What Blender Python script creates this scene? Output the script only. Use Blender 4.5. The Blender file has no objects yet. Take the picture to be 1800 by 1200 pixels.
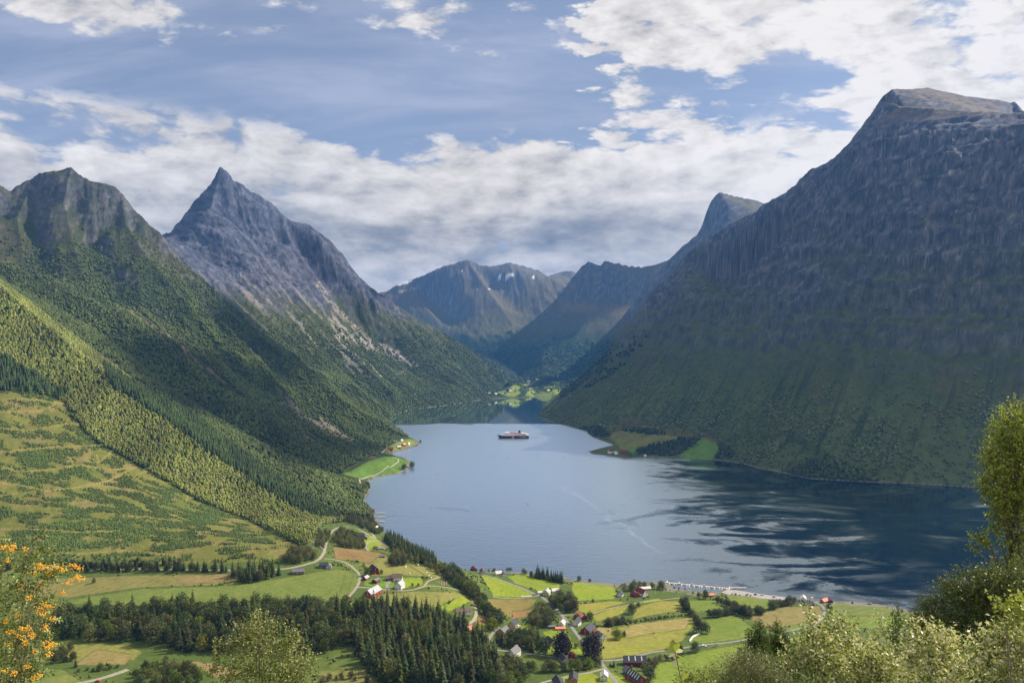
import bpy, bmesh, math, random
import numpy as np
from mathutils import Vector, Matrix
random.seed(7)
rng = np.random.default_rng(7)
sc = bpy.context.scene
col = sc.collection
R = math.radians
EYE = 380.0          # camera height above the fjord, metres
FPX = 1200.0         # 24 mm on 36 mm, in 1800-wide photo units

# ------------------------------------------------------------------ camera
cam = bpy.data.cameras.new('camera')
cam.lens = 24; cam.sensor_width = 36; cam.clip_start = 0.1; cam.clip_end = 60000
camo = bpy.data.objects.new('camera', cam); col.objects.link(camo)
camo.location = (0, 0, EYE); camo.rotation_euler = (R(90), 0, 0)
sc.camera = camo
sc.view_settings.view_transform = 'Standard'
sc.view_settings.look = 'None'
sc.view_settings.exposure = 0.62
sc.view_settings.gamma = 1.0
sc.cycles.use_denoising = True
sc.cycles.max_bounces = 6
sc.cycles.diffuse_bounces = 2
sc.cycles.glossy_bounces = 2
sc.cycles.transmission_bounces = 3
sc.cycles.volume_bounces = 0
sc.cycles.sample_clamp_indirect = 4

SUN_EL, SUN_AZ = 39.0, 65.0      # degrees above horizon, clockwise from the view direction
SD = Vector((math.cos(R(SUN_EL))*math.sin(R(SUN_AZ)), math.cos(R(SUN_EL))*math.cos(R(SUN_AZ)), math.sin(R(SUN_EL))))

# ------------------------------------------------------------------ node helper
class NT:
    def __init__(s, tree): s.t = tree; s.n = tree.nodes; s.l = tree.links
    def new(s, typ, **kw):
        nd = s.n.new(typ)
        for k, v in kw.items():
            if k == 'ins':
                for kk, vv in v.items():
                    if hasattr(vv, 'is_linked') or isinstance(vv, bpy.types.NodeSocket): s.l.new(vv, nd.inputs[kk])
                    else: nd.inputs[kk].default_value = vv
            else: setattr(nd, k, v)
        return nd
    def math(s, op, a, b=None, c=None, clamp=False):
        nd = s.n.new('ShaderNodeMath'); nd.operation = op; nd.use_clamp = clamp
        for i, v in enumerate((a, b, c)):
            if v is None: continue
            if isinstance(v, bpy.types.NodeSocket): s.l.new(v, nd.inputs[i])
            else: nd.inputs[i].default_value = v
        return nd.outputs[0]
    def mix(s, fac, a, b, blend='MIX'):
        nd = s.n.new('ShaderNodeMix'); nd.data_type = 'RGBA'; nd.blend_type = blend
        for i, v in ((0, fac), (6, a), (7, b)):
            if isinstance(v, bpy.types.NodeSocket): s.l.new(v, nd.inputs[i])
            else: nd.inputs[i].default_value = v if i == 0 else (tuple(v)+(1,))[:4]
        return nd.outputs[2]
    def noise(s, vec, scale, detail=4, rough=.55, dist=0.0, typ='FBM'):
        nd = s.n.new('ShaderNodeTexNoise'); nd.noise_dimensions = '3D'
        try: nd.noise_type = typ
        except Exception: pass
        if vec is not None: s.l.new(vec, nd.inputs['Vector'])
        nd.inputs['Scale'].default_value = scale; nd.inputs['Detail'].default_value = detail
        nd.inputs['Roughness'].default_value = rough; nd.inputs['Distortion'].default_value = dist
        return nd.outputs[0]
    def ramp(s, fac, lo, hi, a=0.0, b=1.0, smooth=True):
        nd = s.n.new('ShaderNodeMapRange'); nd.interpolation_type = 'SMOOTHSTEP' if smooth else 'LINEAR'
        s.l.new(fac, nd.inputs[0])
        for i, v in ((1, lo), (2, hi), (3, a), (4, b)):
            if isinstance(v, bpy.types.NodeSocket): s.l.new(v, nd.inputs[i])
            else: nd.inputs[i].default_value = v
        return nd.outputs[0]
    def scale(s, vec, xyz, loc=(0, 0, 0), rot=(0, 0, 0)):
        nd = s.n.new('ShaderNodeMapping'); s.l.new(vec, nd.inputs[0])
        nd.inputs['Scale'].default_value = xyz; nd.inputs['Location'].default_value = loc; nd.inputs['Rotation'].default_value = rot
        return nd.outputs[0]

# ------------------------------------------------------------------ sky: Nishita plus a cloud deck
world = bpy.data.worlds.new('World'); sc.world = world; world.use_nodes = True
nt = NT(world.node_tree); nt.n.clear()
sky = nt.new('ShaderNodeTexSky', sky_type='NISHITA', sun_disc=False)
sky.sun_elevation = R(SUN_EL); sky.sun_rotation = R(SUN_AZ); sky.altitude = 400
sky.air_density = 1.0; sky.dust_density = 0.6; sky.ozone_density = 2.0
tc = nt.new('ShaderNodeTexCoord')
sx = nt.new('ShaderNodeSeparateXYZ'); nt.l.new(tc.outputs['Generated'], sx.inputs[0])
dx, dy, dz = sx.outputs
hyp = nt.math('MAXIMUM', nt.math('SQRT', nt.math('ADD', nt.math('MULTIPLY', dx, dx), nt.math('MULTIPLY', dy, dy))), 0.05)
elev = nt.math('DIVIDE', dz, hyp); az = nt.math('ARCTAN2', dx, dy)
def vec2(a, b): return nt.new('ShaderNodeCombineXYZ', ins={0: a, 1: b, 2: 0.0}).outputs[0]
def puffs(vec, scale, sharp=.5):
    wn = nt.new('ShaderNodeTexNoise', ins={'Vector': vec, 'Scale': scale*1.6, 'Detail': 5.0, 'Roughness': .6})
    off = nt.new('ShaderNodeVectorMath', operation='MULTIPLY_ADD'); nt.l.new(wn.outputs['Color'], off.inputs[0]); off.inputs[1].default_value = (.55/scale, .55/scale, 0); nt.l.new(vec, off.inputs[2])
    v = nt.new('ShaderNodeTexVoronoi', feature='F1', voronoi_dimensions='2D', ins={'Vector': off.outputs[0], 'Scale': scale, 'Detail': 4.0, 'Roughness': .55, 'Lacunarity': 2.1})
    return nt.math('SUBTRACT', 1.0, v.outputs['Distance'])
# high broken deck, seen from below
den = nt.math('ADD', nt.math('MAXIMUM', dz, 0.0), 0.26)
plane = vec2(nt.math('DIVIDE', dx, den), nt.math('DIVIDE', dy, den))
rot = nt.scale(plane, (1.0, 1.55, 1), (3.45, 7.9, 0), (0, 0, R(34)))
n1 = nt.math('ADD', nt.math('MULTIPLY', nt.noise(rot, 2.7, 11, 0.62, 0.25), .76), nt.math('MULTIPLY', puffs(rot, 6.5), .20))
rotb = nt.scale(plane, (1.0, 1.55, 1), (3.45-.035, 7.9-.02, 0), (0, 0, R(34)))
n1b = nt.math('ADD', nt.math('MULTIPLY', nt.noise(rotb, 2.7, 8, 0.62, 0.25), .76), nt.math('MULTIPLY', puffs(rotb, 6.5), .20))
veil = nt.noise(nt.scale(plane, (1.0, 3.2, 1), (1.0, 2.0, 0), (0, 0, R(20))), 1.5, 8, 0.62, 0.4)
right = nt.ramp(nt.math('ADD', az, nt.math('MULTIPLY', nt.math('SUBTRACT', n1, .5), .5)), -0.02, 0.16)
hole = nt.math('MULTIPLY', nt.ramp(nt.math('ABSOLUTE', nt.math('SUBTRACT', elev, 0.345)), 0.02, 0.075, 1.0, 0.0), nt.ramp(az, 0.52, 0.40))
left = nt.math('MULTIPLY', nt.ramp(az, -0.36, -0.52), nt.ramp(elev, 0.33, 0.42))
mid_ = nt.math('MULTIPLY', nt.ramp(elev, 0.36, 0.44), 0.50)
cover = nt.math('MAXIMUM', nt.math('MULTIPLY', right, nt.math('SUBTRACT', 1.0, nt.math('MULTIPLY', hole, 0.46))), nt.math('MAXIMUM', nt.math('MULTIPLY', left, 0.93), mid_))
thr = nt.ramp(cover, 0.0, 1.0, 0.61, 0.24, smooth=False)
d_hi = nt.ramp(n1, thr, nt.math('ADD', thr, 0.12))
lum_hi = nt.math('ADD', nt.math('SUBTRACT', 0.80, nt.math('MULTIPLY', nt.math('SUBTRACT', n1b, n1), 1.7)), nt.math('MULTIPLY', nt.ramp(az, -.1, .5), .24))
lum_hi = nt.math('SUBTRACT', lum_hi, nt.math('MULTIPLY', nt.ramp(n1, .58, .80), .16))
# low bank of cumulus seen from the side
side = vec2(nt.math('MULTIPLY', az, 2.1), nt.math('MULTIPLY', elev, 4.5))
side = nt.scale(side, (1, 1, 1), (4.3, 1.7, 0), (0, 0, R(-9)))
b1n = nt.noise(side, 2.0, 10, 0.56, 0.2)
b1 = nt.math('ADD', nt.math('MULTIPLY', b1n, .66), nt.math('MULTIPLY', puffs(side, 4.2), .26))
sideb = nt.scale(side, (1, 1, 1), (-.03, .07, 0))
b2 = nt.math('ADD', nt.math('MULTIPLY', nt.noise(sideb, 2.0, 8, 0.56, 0.2), .66), nt.math('MULTIPLY', puffs(sideb, 4.2), .26))
bb = nt.noise(nt.scale(vec2(nt.math('MULTIPLY', az, 1.6), nt.math('MULTIPLY', elev, 6.5)), (1, 1, 1), (2.2, 5.1, 0)), 1.3, 7, 0.58, 0.3)
topn = nt.math('ADD', elev, nt.math('MULTIPLY', nt.math('SUBTRACT', b1, .5), .11))
d_lo = nt.math('MULTIPLY', nt.ramp(topn, 0.318, 0.282), nt.ramp(nt.math('ADD', b1, nt.math('MULTIPLY', nt.ramp(elev, .32, .22), .3)), .39, .52))
lum_lo = nt.math('ADD', 0.82, nt.math('MULTIPLY', nt.math('SUBTRACT', b1, b2), 1.25))
b3 = nt.noise(nt.scale(side, (1, 1.25, 1), (7.1, 3.3, 0)), 8.5, 8, 0.60, 0.15)
lum_lo = nt.math('ADD', lum_lo, nt.math('MULTIPLY', nt.math('SUBTRACT', b3, .5), .30))
lum_lo = nt.math('ADD', lum_lo, nt.math('MULTIPLY', nt.ramp(az, 0.0, .45), .22))
belly = nt.math('MULTIPLY', nt.ramp(nt.math('ABSOLUTE', nt.math('SUBTRACT', elev, nt.math('ADD', .150, nt.math('MULTIPLY', nt.math('SUBTRACT', bb, .5), .16)))), .07, .012), nt.ramp(nt.math('ABSOLUTE', nt.math('ADD', az, .05)), .50, .18))
lum_lo = nt.math('MULTIPLY', lum_lo, nt.math('SUBTRACT', 1.0, nt.math('MULTIPLY', belly, nt.ramp(bb, .36, .62, .05, .42))))
lum_lo = nt.math('SUBTRACT', lum_lo, nt.math('MULTIPLY', nt.ramp(elev, .24, .16), nt.ramp(az, -.2, -.5, 0.0, .12)))
def paint_cloud(lum, under, dens):
    lum = nt.math('MINIMUM', nt.math('MAXIMUM', lum, 0.30), 1.08)
    c = nt.mix(nt.ramp(lum, 0.25, 0.80), (0.70, 0.73, 0.82), (1.0, 0.945, 0.90))
    k = nt.new('ShaderNodeVectorMath', operation='SCALE'); nt.l.new(c, k.inputs[0]); nt.l.new(nt.math('MULTIPLY', lum, CL), k.inputs['Scale'])
    return nt.mix(dens, under, k.outputs[0])
CL = 9.6
skyc = nt.mix(nt.math('ADD', .30, nt.math('MULTIPLY', nt.ramp(veil, .40, .72), .40)), sky.outputs[0], (5.6, 5.9, 7.4))
mixc = paint_cloud(lum_hi, skyc, nt.math('MULTIPLY', d_hi, .95))
mixc = paint_cloud(lum_lo, mixc, nt.math('MULTIPLY', d_lo, .98))
bg = nt.new('ShaderNodeBackground'); nt.l.new(mixc, bg.inputs[0]); bg.inputs[1].default_value = 0.064
out = nt.new('ShaderNodeOutputWorld'); nt.l.new(bg.outputs[0], out.inputs[0])

sun = bpy.data.lights.new('sun', 'SUN'); sun.energy = 5.0; sun.angle = R(0.53); sun.color = (1.0, 0.90, 0.74)
suno = bpy.data.objects.new('sun', sun); col.objects.link(suno)
suno.location = SD*4000; suno.rotation_euler = (-SD).to_track_quat('-Z', 'Y').to_euler()

# ------------------------------------------------------------------ tagging
def tag(o, label=None, cat=None, group=None, kind=None):
    if label: o['label'] = label
    if cat: o['category'] = cat
    if group: o['group'] = group
    if kind: o['kind'] = kind
    return o
def empty(name, loc, rz=0.0, label=None, cat=None, group=None):
    o = bpy.data.objects.new(name, None); col.objects.link(o)
    o.location = loc; o.rotation_euler = (0, 0, rz); o.empty_display_size = 1
    return tag(o, label, cat, group)
def link(name, me, mat=None, parent=None):
    if mat is not None and len(me.materials) == 0: me.materials.append(mat)
    o = bpy.data.objects.new(name, me); col.objects.link(o)
    if parent is not None: o.parent = parent
    return o
def np_mesh(name, verts, faces, colors=None, smooth=False):
    """verts (n,3), faces (m,k) with a constant k, colors (n,3) linear"""
    me = bpy.data.meshes.new(name)
    verts = np.ascontiguousarray(verts, np.float32); faces = np.ascontiguousarray(faces, np.int32)
    m, k = faces.shape
    me.vertices.add(len(verts)); me.vertices.foreach_set('co', verts.ravel())
    me.loops.add(m*k); me.loops.foreach_set('vertex_index', faces.ravel())
    me.polygons.add(m); me.polygons.foreach_set('loop_start', np.arange(0, m*k, k, dtype=np.int32))
    try: me.polygons.foreach_set('loop_total', np.full(m, k, np.int32))
    except Exception: pass
    if smooth: me.polygons.foreach_set('use_smooth', np.ones(m, bool))
    me.update(calc_edges=True)
    if colors is not None:
        a = me.color_attributes.new('Col', 'FLOAT_COLOR', 'POINT')
        c4 = np.ones((len(verts), 4), np.float32); c4[:, :3] = colors
        a.data.foreach_set('color', c4.ravel())
    return me

# ------------------------------------------------------------------ numpy noise
_perm = rng.permutation(4096).astype(np.int64)
_ang = rng.random(4096)*2*np.pi
_gx = np.cos(_ang).astype(np.float32); _gy = np.sin(_ang).astype(np.float32)
def perlin(x, y, seed=0):
    xi = np.floor(x); yi = np.floor(y)
    xf = (x-xi).astype(np.float32); yf = (y-yi).astype(np.float32)
    xi = xi.astype(np.int64)+seed*57; yi = yi.astype(np.int64)+seed*131
    u = xf*xf*xf*(xf*(xf*6-15)+10); v = yf*yf*yf*(yf*(yf*6-15)+10)
    def g(ix, iy, fx, fy):
        h = _perm[(_perm[ix & 4095]+iy) & 4095]
        return _gx[h]*fx+_gy[h]*fy
    a = g(xi, yi, xf, yf); b = g(xi+1, yi, xf-1, yf); c = g(xi, yi+1, xf, yf-1); d = g(xi+1, yi+1, xf-1, yf-1)
    return ((a+u*(b-a))+v*((c+u*(d-c))-(a+u*(b-a))))*1.41
def fbm(x, y, octv=4, seed=0, gain=.5, lac=2.03):
    s = 0; a = 1.0; t = 0
    for i in range(octv):
        s = s+a*perlin(x, y, seed+i); t += a; a *= gain; x = x*lac+11.3; y = y*lac-7.1
    return s/t
def ridged(x, y, octv=4, seed=0, gain=.5, lac=2.03):
    s = 0; a = 1.0; t = 0
    for i in range(octv):
        s = s+a*(1-2*np.abs(perlin(x, y, seed+i))); t += a; a *= gain; x = x*lac+3.3; y = y*lac-5.7
    return s/t
def sstep(x, a, b):
    t = np.clip((x-a)/(b-a), 0, 1); return t*t*(3-2*t)
def lerp(a, b, t): return a+(b-a)*t
def inpoly(px, py, poly):
    px = np.asarray(px); py = np.asarray(py)
    ins = np.zeros(px.shape, bool); n = len(poly)
    for i in range(n):
        x0, y0 = poly[i]; x1, y1 = poly[(i+1) % n]
        if y0 == y1: continue
        c = ((y0 > py) != (y1 > py)) & (px < (x1-x0)*(py-y0)/(y1-y0)+x0)
        ins ^= c
    return ins
def px3(u, v, Y): return ((u-900)/FPX*Y, Y, EYE-(v-600)/FPX*Y)
def pxz(u, v, z):                    # the point on the sight line (u, v) at height z
    Y = (EYE-z)*FPX/(v-600); return ((u-900)/FPX*Y, Y, z)

# ------------------------------------------------------------------ the lie of the land
SHORE = [(2400, 1330), (1900, 1160), (1700, 1095), (1615, 1075), (1560, 1063), (1500, 1056), (1440, 1056), (1380, 1052), (1300, 1042), (1272, 1038),
 (1255, 1041), (1215, 1037), (1190, 1035), (1172, 1024), (1150, 1021), (1120, 1023), (1090, 1026), (1040, 1021), (1010, 1018), (990, 1013), (960, 1009),
 (920, 1006), (880, 1005), (850, 1004), (820, 1002), (790, 993), (760, 979), (720, 952), (680, 937), (668, 925), (662, 908), (650, 893), (638, 883), (646, 868),
 (653, 858), (648, 846), (662, 838), (702, 833), (720, 823), (725, 812), (712, 804), (690, 800), (678, 797), (690, 795), (715, 790), (733, 784), (741, 778), (730, 772),
 (715, 766), (700, 755), (688, 745), (682, 738), (692, 732), (710, 723), (745, 717), (790, 712), (850, 702), (880, 700), (930, 698), (975, 698),
 (962, 708), (953, 720), (946, 733), (962, 740), (985, 745), (1010, 752), (1032, 757), (1040, 767), (1063, 776), (1084, 784), (1090, 788), (1062, 789), (1033, 793),
 (1042, 798), (1062, 800), (1100, 806), (1130, 804), (1200, 806), (1260, 809), (1300, 814), (1330, 822), (1380, 832), (1420, 841), (1500, 846), (1600, 850), (1700, 856),
 (1800, 864), (1900, 875), (2100, 900), (2400, 935)]
shore_w = [pxz(u, v, 0) for u, v in SHORE]

def ln(*pts): return [px3(*p) for p in pts]
RIDGES = {
 'A': [ln((-450, 480, 2450), (-200, 400, 2600), (-60, 360, 2800), (0, 332, 2900), (20, 340, 2920), (60, 318, 2980), (90, 306, 3000), (108, 303, 3000), (125, 299, 3000), (140, 309, 3000), (158, 321, 3000), (180, 328, 3000),
         (200, 333, 3000), (215, 346, 3000), (235, 375, 2990), (257, 395, 2980), (287, 419, 2970), (302, 449, 2960), (322, 470, 2950), (347, 502, 2930), (397, 549, 2900), (433, 579, 2870), (483, 615, 2830),
         (533, 650, 2780), (567, 677, 2740), (600, 704, 2700), (633, 724, 2670), (667, 742, 2640), (700, 763, 2600), (726, 775, 2580)),
       ln((125, 299, 3000), (112, 360, 2860), (128, 430, 2720), (150, 500, 2560), (190, 545, 2440)),
       ln((213, 345, 3000), (222, 400, 2900), (258, 455, 2800), (300, 505, 2700), (345, 560, 2600), (400, 620, 2500)),
       ln((60, 318, 2980), (30, 385, 2800), (40, 455, 2600), (70, 510, 2450))],
 'B': [ln((388, 299, 4600), (370, 330, 4560), (345, 352, 4520), (330, 372, 4480), (312, 400, 4420), (300, 418, 4380), (250, 440, 4300), (150, 470, 4300)),
       ln((388, 299, 4600), (398, 306, 4620), (410, 322, 4650), (422, 327, 4660), (440, 340, 4680), (465, 354, 4700), (490, 372, 4720), (505, 388, 4740), (522, 397, 4750), (545, 402, 4760), (566, 415, 4770), (583, 432, 4780),
          (600, 450, 4800), (622, 477, 4820), (640, 497, 4840), (662, 515, 4860), (690, 536, 4880), (740, 566, 4920), (790, 592, 4960), (830, 618, 5000), (862, 642, 5040), (890, 660, 5060)),
       ln((388, 299, 4600), (376, 345, 4480), (372, 366, 4380), (410, 395, 4330), (450, 440, 4260), (500, 495, 4180), (550, 548, 4080), (600, 605, 3960), (650, 655, 3840), (690, 690, 3740)),
       ln((490, 372, 4720), (510, 430, 4600), (560, 500, 4520), (610, 570, 4440), (660, 620, 4360), (730, 665, 4300)),
       ln((300, 425, 4000), (340, 455, 3900), (390, 500, 3800), (430, 545, 3700), (500, 605, 3600), (560, 655, 3500))],
 'C': [ln((560, 545, 11000), (640, 520, 11000), (680, 513, 11000), (700, 500, 11000), (722, 492, 10800), (745, 485, 10600), (770, 472, 10400), (797, 463, 10400), (806, 460, 10400), (822, 457, 10400), (832, 460, 10400), (845, 467, 10400), (858, 469, 10400), (880, 466, 10400), (896, 462, 10400),
          (915, 468, 10500), (945, 475, 10600), (966, 488, 10700), (985, 480, 11200), (1005, 476, 11200), (1040, 500, 11000), (1100, 500, 11000)),
       ln((822, 457, 10400), (850, 500, 9900), (880, 540, 9400), (900, 570, 9000)),
       ln((722, 492, 10800), (740, 530, 10000), (770, 565, 9400))],
 'D': [ln((848, 629, 7500), (870, 613, 7500), (900, 591, 7500), (940, 561, 7500), (975, 531, 7500), (995, 505, 7550), (1010, 483, 7600), (1022, 470, 7600), (1033, 461, 7600), (1045, 463, 7600), (1055, 466, 7600), (1063, 459, 7600), (1080, 463, 7600), (1105, 468, 7650),
          (1130, 470, 7700), (1150, 466, 7800), (1175, 458, 7900), (1190, 446, 8100), (1215, 432, 8300), (1250, 420, 8400)),
       ln((1045, 463, 7600), (1050, 515, 7300), (1040, 545, 7100), (1010, 590, 6800))],
 'E': [ln((960, 664, 5500), (1000, 648, 5600), (1040, 612, 5700), (1090, 562, 5850), (1130, 512, 5950), (1165, 470, 6050), (1200, 434, 6120), (1230, 412, 6150), (1236, 395, 6160), (1243, 372, 6170), (1252, 352, 6180), (1265, 339, 6200), (1285, 344, 6250), (1310, 351, 6300), (1345, 361, 6450), (1420, 380, 6600), (1600, 420, 6800))],
 'F': [ln((960, 726, 3480), (1000, 692, 3600), (1030, 669, 3660), (1058, 646, 3700), (1089, 610, 3750), (1106, 578, 3780), (1120, 551, 3800), (1147, 514, 3840), (1178, 486, 3850), (1204, 453, 3830), (1231, 429, 3800), (1267, 409, 3750), (1302, 389, 3700), (1340, 366, 3620), (1375, 347, 3550), (1400, 326, 3500),
          (1425, 305, 3450), (1450, 291, 3400), (1475, 271, 3350), (1495, 250, 3300), (1512, 226, 3260), (1530, 203, 3230), (1550, 172, 3200), (1568, 158, 3200), (1600, 158, 3300), (1630, 156, 3420), (1660, 162, 3550), (1700, 170, 3700), (1740, 174, 3820), (1775, 181, 3900), (1783, 178, 3900), (1793, 194, 3850), (1850, 205, 3700), (2000, 235, 3500), (2300, 260, 3300)),
       ln((1550, 178, 3200), (1580, 186, 3120), (1640, 190, 3020), (1700, 196, 2950), (1760, 198, 2900), (1850, 204, 2850), (2000, 215, 2750), (2300, 240, 2600)),
       ln((1204, 453, 3830), (1245, 500, 3650), (1330, 540, 3450))],
 'H': [ln((-450, 190, 1800), (-250, 330, 1720), (-120, 418, 1660), (0, 508, 1600), (60, 558, 1580), (130, 620, 1560), (200, 668, 1540), (300, 743, 1500), (400, 813, 1460), (500, 873, 1430), (560, 906, 1400))],
}
PROFILE = {'A': 1.12, 'B': 1.10, 'C': 1.0, 'D': 1.05, 'E': 1.1, 'F': 1.0, 'H': 1.0}
VALLEYS = [
 [(-365, 1754, 0), (-480, 1780, 30), (-700, 1850, 110), (-950, 1950, 225), (-1250, 2050, 410), (-1700, 2200, 620), (-2600, 2300, 900)],
 [(-600, 3330, 0), (-800, 3300, 90), (-1050, 3330, 260), (-1350, 3420, 480), (-1650, 3600, 720), (-2300, 3800, 900)],
 [(150, 4660, 0), (170, 5000, 8), (180, 5300, 14), (120, 5800, 30), (40, 6400, 62), (-80, 7200, 130), (-330, 8000, 200), (-900, 8800, 300), (-1800, 9500, 420)],
 [(-150, 4660, 0), (-60, 5000, 14), (60, 5400, 22), (40, 6400, 62), (-500, 6000, 240), (-1200, 6200, 420), (-2500, 6600, 700)],
 [(330, 4660, 0), (420, 4800, 8), (430, 5000, 12), (700, 4950, 90), (1200, 4950, 380), (1900, 5000, 650), (3200, 5000, 800)],
 [(180, 5300, 14), (330, 5300, 20), (420, 5900, 45), (520, 6300, 90), (800, 6700, 200), (1200, 7050, 480), (2000, 7500, 800)],
 [pxz(1073, 757, 22), pxz(1110, 756, 30), pxz(1160, 762, 30), pxz(1205, 768, 30), pxz(1245, 770, 30), pxz(1275, 782, 24), pxz(1296, 803, 8)],
 [pxz(600, 834, 14), pxz(622, 820, 18), pxz(650, 808, 18), pxz(676, 800, 8)],
 [pxz(680, 793, 8), pxz(690, 781, 14), pxz(708, 773, 16), pxz(722, 772, 8)],
]
# the village bench, the shore in front of it and the camera's own hillside: thin-plate surface through levelled points
LEV = [pxz(*p) for p in [
 (0, 1000, 70), (130, 996, 73), (300, 993, 76), (480, 991, 78), (0, 1040, 71), (200, 1030, 73), (400, 1030, 74), (560, 1030, 72), (560, 1000, 75), (520, 975, 82),
 (570, 980, 73), (600, 950, 58), (560, 935, 60), (580, 922, 42), (630, 960, 56), (640, 935, 36), (655, 1040, 68), (700, 1020, 66), (740, 990, 54), (770, 1005, 50),
 (680, 960, 44), (720, 970, 40), (800, 1040, 57), (800, 1075, 57), (840, 1065, 44), (830, 1105, 47), (860, 1080, 30), (700, 1080, 66), (700, 1150, 64), (500, 1100, 68), (500, 1180, 66),
 (250, 1100, 70), (200, 1150, 72), (100, 1180, 73), (0, 1120, 72), (880, 1050, 17), (920, 1030, 12), (960, 1045, 14), (1000, 1100, 29), (1000, 1060, 17), (1060, 1060, 14), (1100, 1045, 9), (1060, 1110, 28), (1100, 1090, 22), (1150, 1060, 12),
 (1200, 1090, 19), (1120, 1160, 36), (1000, 1160, 42), (1000, 1195, 47), (1090, 1195, 46), (900, 1150, 44), (900, 1110, 36), (1250, 1120, 26), (1300, 1080, 14), (1350, 1110, 22), (1300, 1160, 36), (1400, 1080, 12), (1450, 1110, 20), (1500, 1080, 10), (1600, 1110, 14), (1300, 1052, 4), (1360, 1060, 4), (1700, 1150, 20), (2000, 1300, 40),
 (0, 970, 96), (-250, 990, 74), (-250, 1100, 74)]]
LEV += [(x, y, z) for x, y, z in shore_w[2:34] if y < 1900]
for yy in (-60, 0, 60, 150, 250, 350, 450):
    for xx in (-700, -420, -200, 0, 200, 420, 700, 1100):
        LEV.append((xx, yy, 378.2-0.548*yy + (0.0006*xx*yy*0.1 if xx > 0 else 0)))
for xx in (-500, -250, 0, 250, 500): LEV.append((xx, 570, 68-0.02*xx+(2 if xx < 0 else -8)))
LEV = np.array(LEV, np.float64)
def _tpsk(d2): return 0.5*d2*np.log(d2+1e-9)
_n = len(LEV); _S = 500.0
_P = LEV[:, :2]/_S
_K = _tpsk(((_P[:, None]-_P[None])**2).sum(-1))+np.eye(_n)*0.002
_A = np.zeros((_n+3, _n+3)); _A[:_n, :_n] = _K; _A[:_n, _n] = 1; _A[:_n, _n+1:] = _P; _A[_n:, :_n] = _A[:_n, _n:].T
_W = np.linalg.solve(_A, np.concatenate([LEV[:, 2], np.zeros(3)]))
def tps(x, y):
    x = np.asarray(x, np.float64).ravel()/_S; y = np.asarray(y, np.float64).ravel()/_S
    o = np.empty(len(x))
    for i in range(0, len(x), 60000):
        a, b = x[i:i+60000], y[i:i+60000]
        k = _tpsk((a[:, None]-_P[None, :, 0])**2+(b[:, None]-_P[None, :, 1])**2)
        o[i:i+60000] = k@_W[:_n]+_W[_n]+a*_W[_n+1]+b*_W[_n+2]
    return o
VILLAGE = [(-3000, 860), (-1000, 890), (-700, 920), (-330, 935), (-305, 985), (-320, 1100), (-350, 1250), (-335, 1400), (-300, 1480), (300, 1480), (900, 1250), (2600, 1000), (2600, -120), (-3000, -120)]
vb = []
for i in range(8):
    (x0, y0), (x1, y1) = VILLAGE[i], VILLAGE[i+1]
    k = max(1, int(math.hypot(x1-x0, y1-y0)/70))
    for j in range(k): vb.append((x0+(x1-x0)*j/k, y0+(y1-y0)*j/k))
vz = tps([p[0] for p in vb], [p[1] for p in vb])
VALLEYS.append([(p[0], p[1], max(z, .5)) for p, z in zip(vb, vz)])

def segs(lines):
    a, b = [], []
    for l in lines:
        for i in range(len(l)-1): a.append(l[i]); b.append(l[i+1])
    return np.array(a, np.float32), np.array(b, np.float32)
RID = []; _ra, _rb = [], []
for k, ls in RIDGES.items():
    a, b = segs(ls); _ra.append(a); _rb.append(b); RID += [k]*len(a)
RA, RB = np.concatenate(_ra), np.concatenate(_rb); RID = np.array(RID)
MK = list(RIDGES.keys()); RIDI = np.array([MK.index(k) for k in RID])
SA, SB = segs([shore_w]); NSH = len(SA)
VA, VB = segs(VALLEYS); VA = np.concatenate([SA, VA]); VB = np.concatenate([SB, VB])
def segd(px, py, A, B):
    ax, ay = A[:, 0][None], A[:, 1][None]; bx, by = (B[:, 0]-A[:, 0])[None], (B[:, 1]-A[:, 1])[None]
    qx = px[:, None]-ax; qy = py[:, None]-ay
    t = np.clip((qx*bx+qy*by)/(bx*bx+by*by+1e-6), 0, 1)
    qx = qx-t*bx; qy = qy-t*by
    return qx*qx+qy*qy, A[:, 2][None]+t*(B[:, 2]-A[:, 2])[None]
def mountain_base(x, y):
    n = len(x); h = np.empty(n, np.float32); t_ = np.empty(n, np.float32); mid = np.empty(n, np.int32); rel = np.empty(n, np.float32); dsh = np.empty(n, np.float32)
    prof = np.array([PROFILE[k] for k in MK], np.float32)
    for i in range(0, n, 30000):
        a = x[i:i+30000].astype(np.float32); b = y[i:i+30000].astype(np.float32)
        d2, z = segd(a, b, RA, RB); d2 += 1.0
        j = d2.argmin(1); m = RIDI[j]; dr = np.sqrt(d2[np.arange(len(a)), j]-0.99)
        w = 1/(d2*d2); zr = (w*z).sum(1)/w.sum(1)
        e2, zz = segd(a, b, VA, VB); e2 += 1.0
        dv = np.sqrt(e2.min(1)-0.99); w = 1/(e2*e2); zv = (w*zz).sum(1)/w.sum(1)
        dsh[i:i+30000] = np.sqrt(e2[:, :NSH].min(1))
        t = dr/(dr+dv+1e-3)
        h[i:i+30000] = zv+(zr-zv)*(1-t)**prof[m]; t_[i:i+30000] = t; mid[i:i+30000] = m; rel[i:i+30000] = np.maximum(zr-zv, 0)
    return h, t_, mid, rel, dsh

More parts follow.
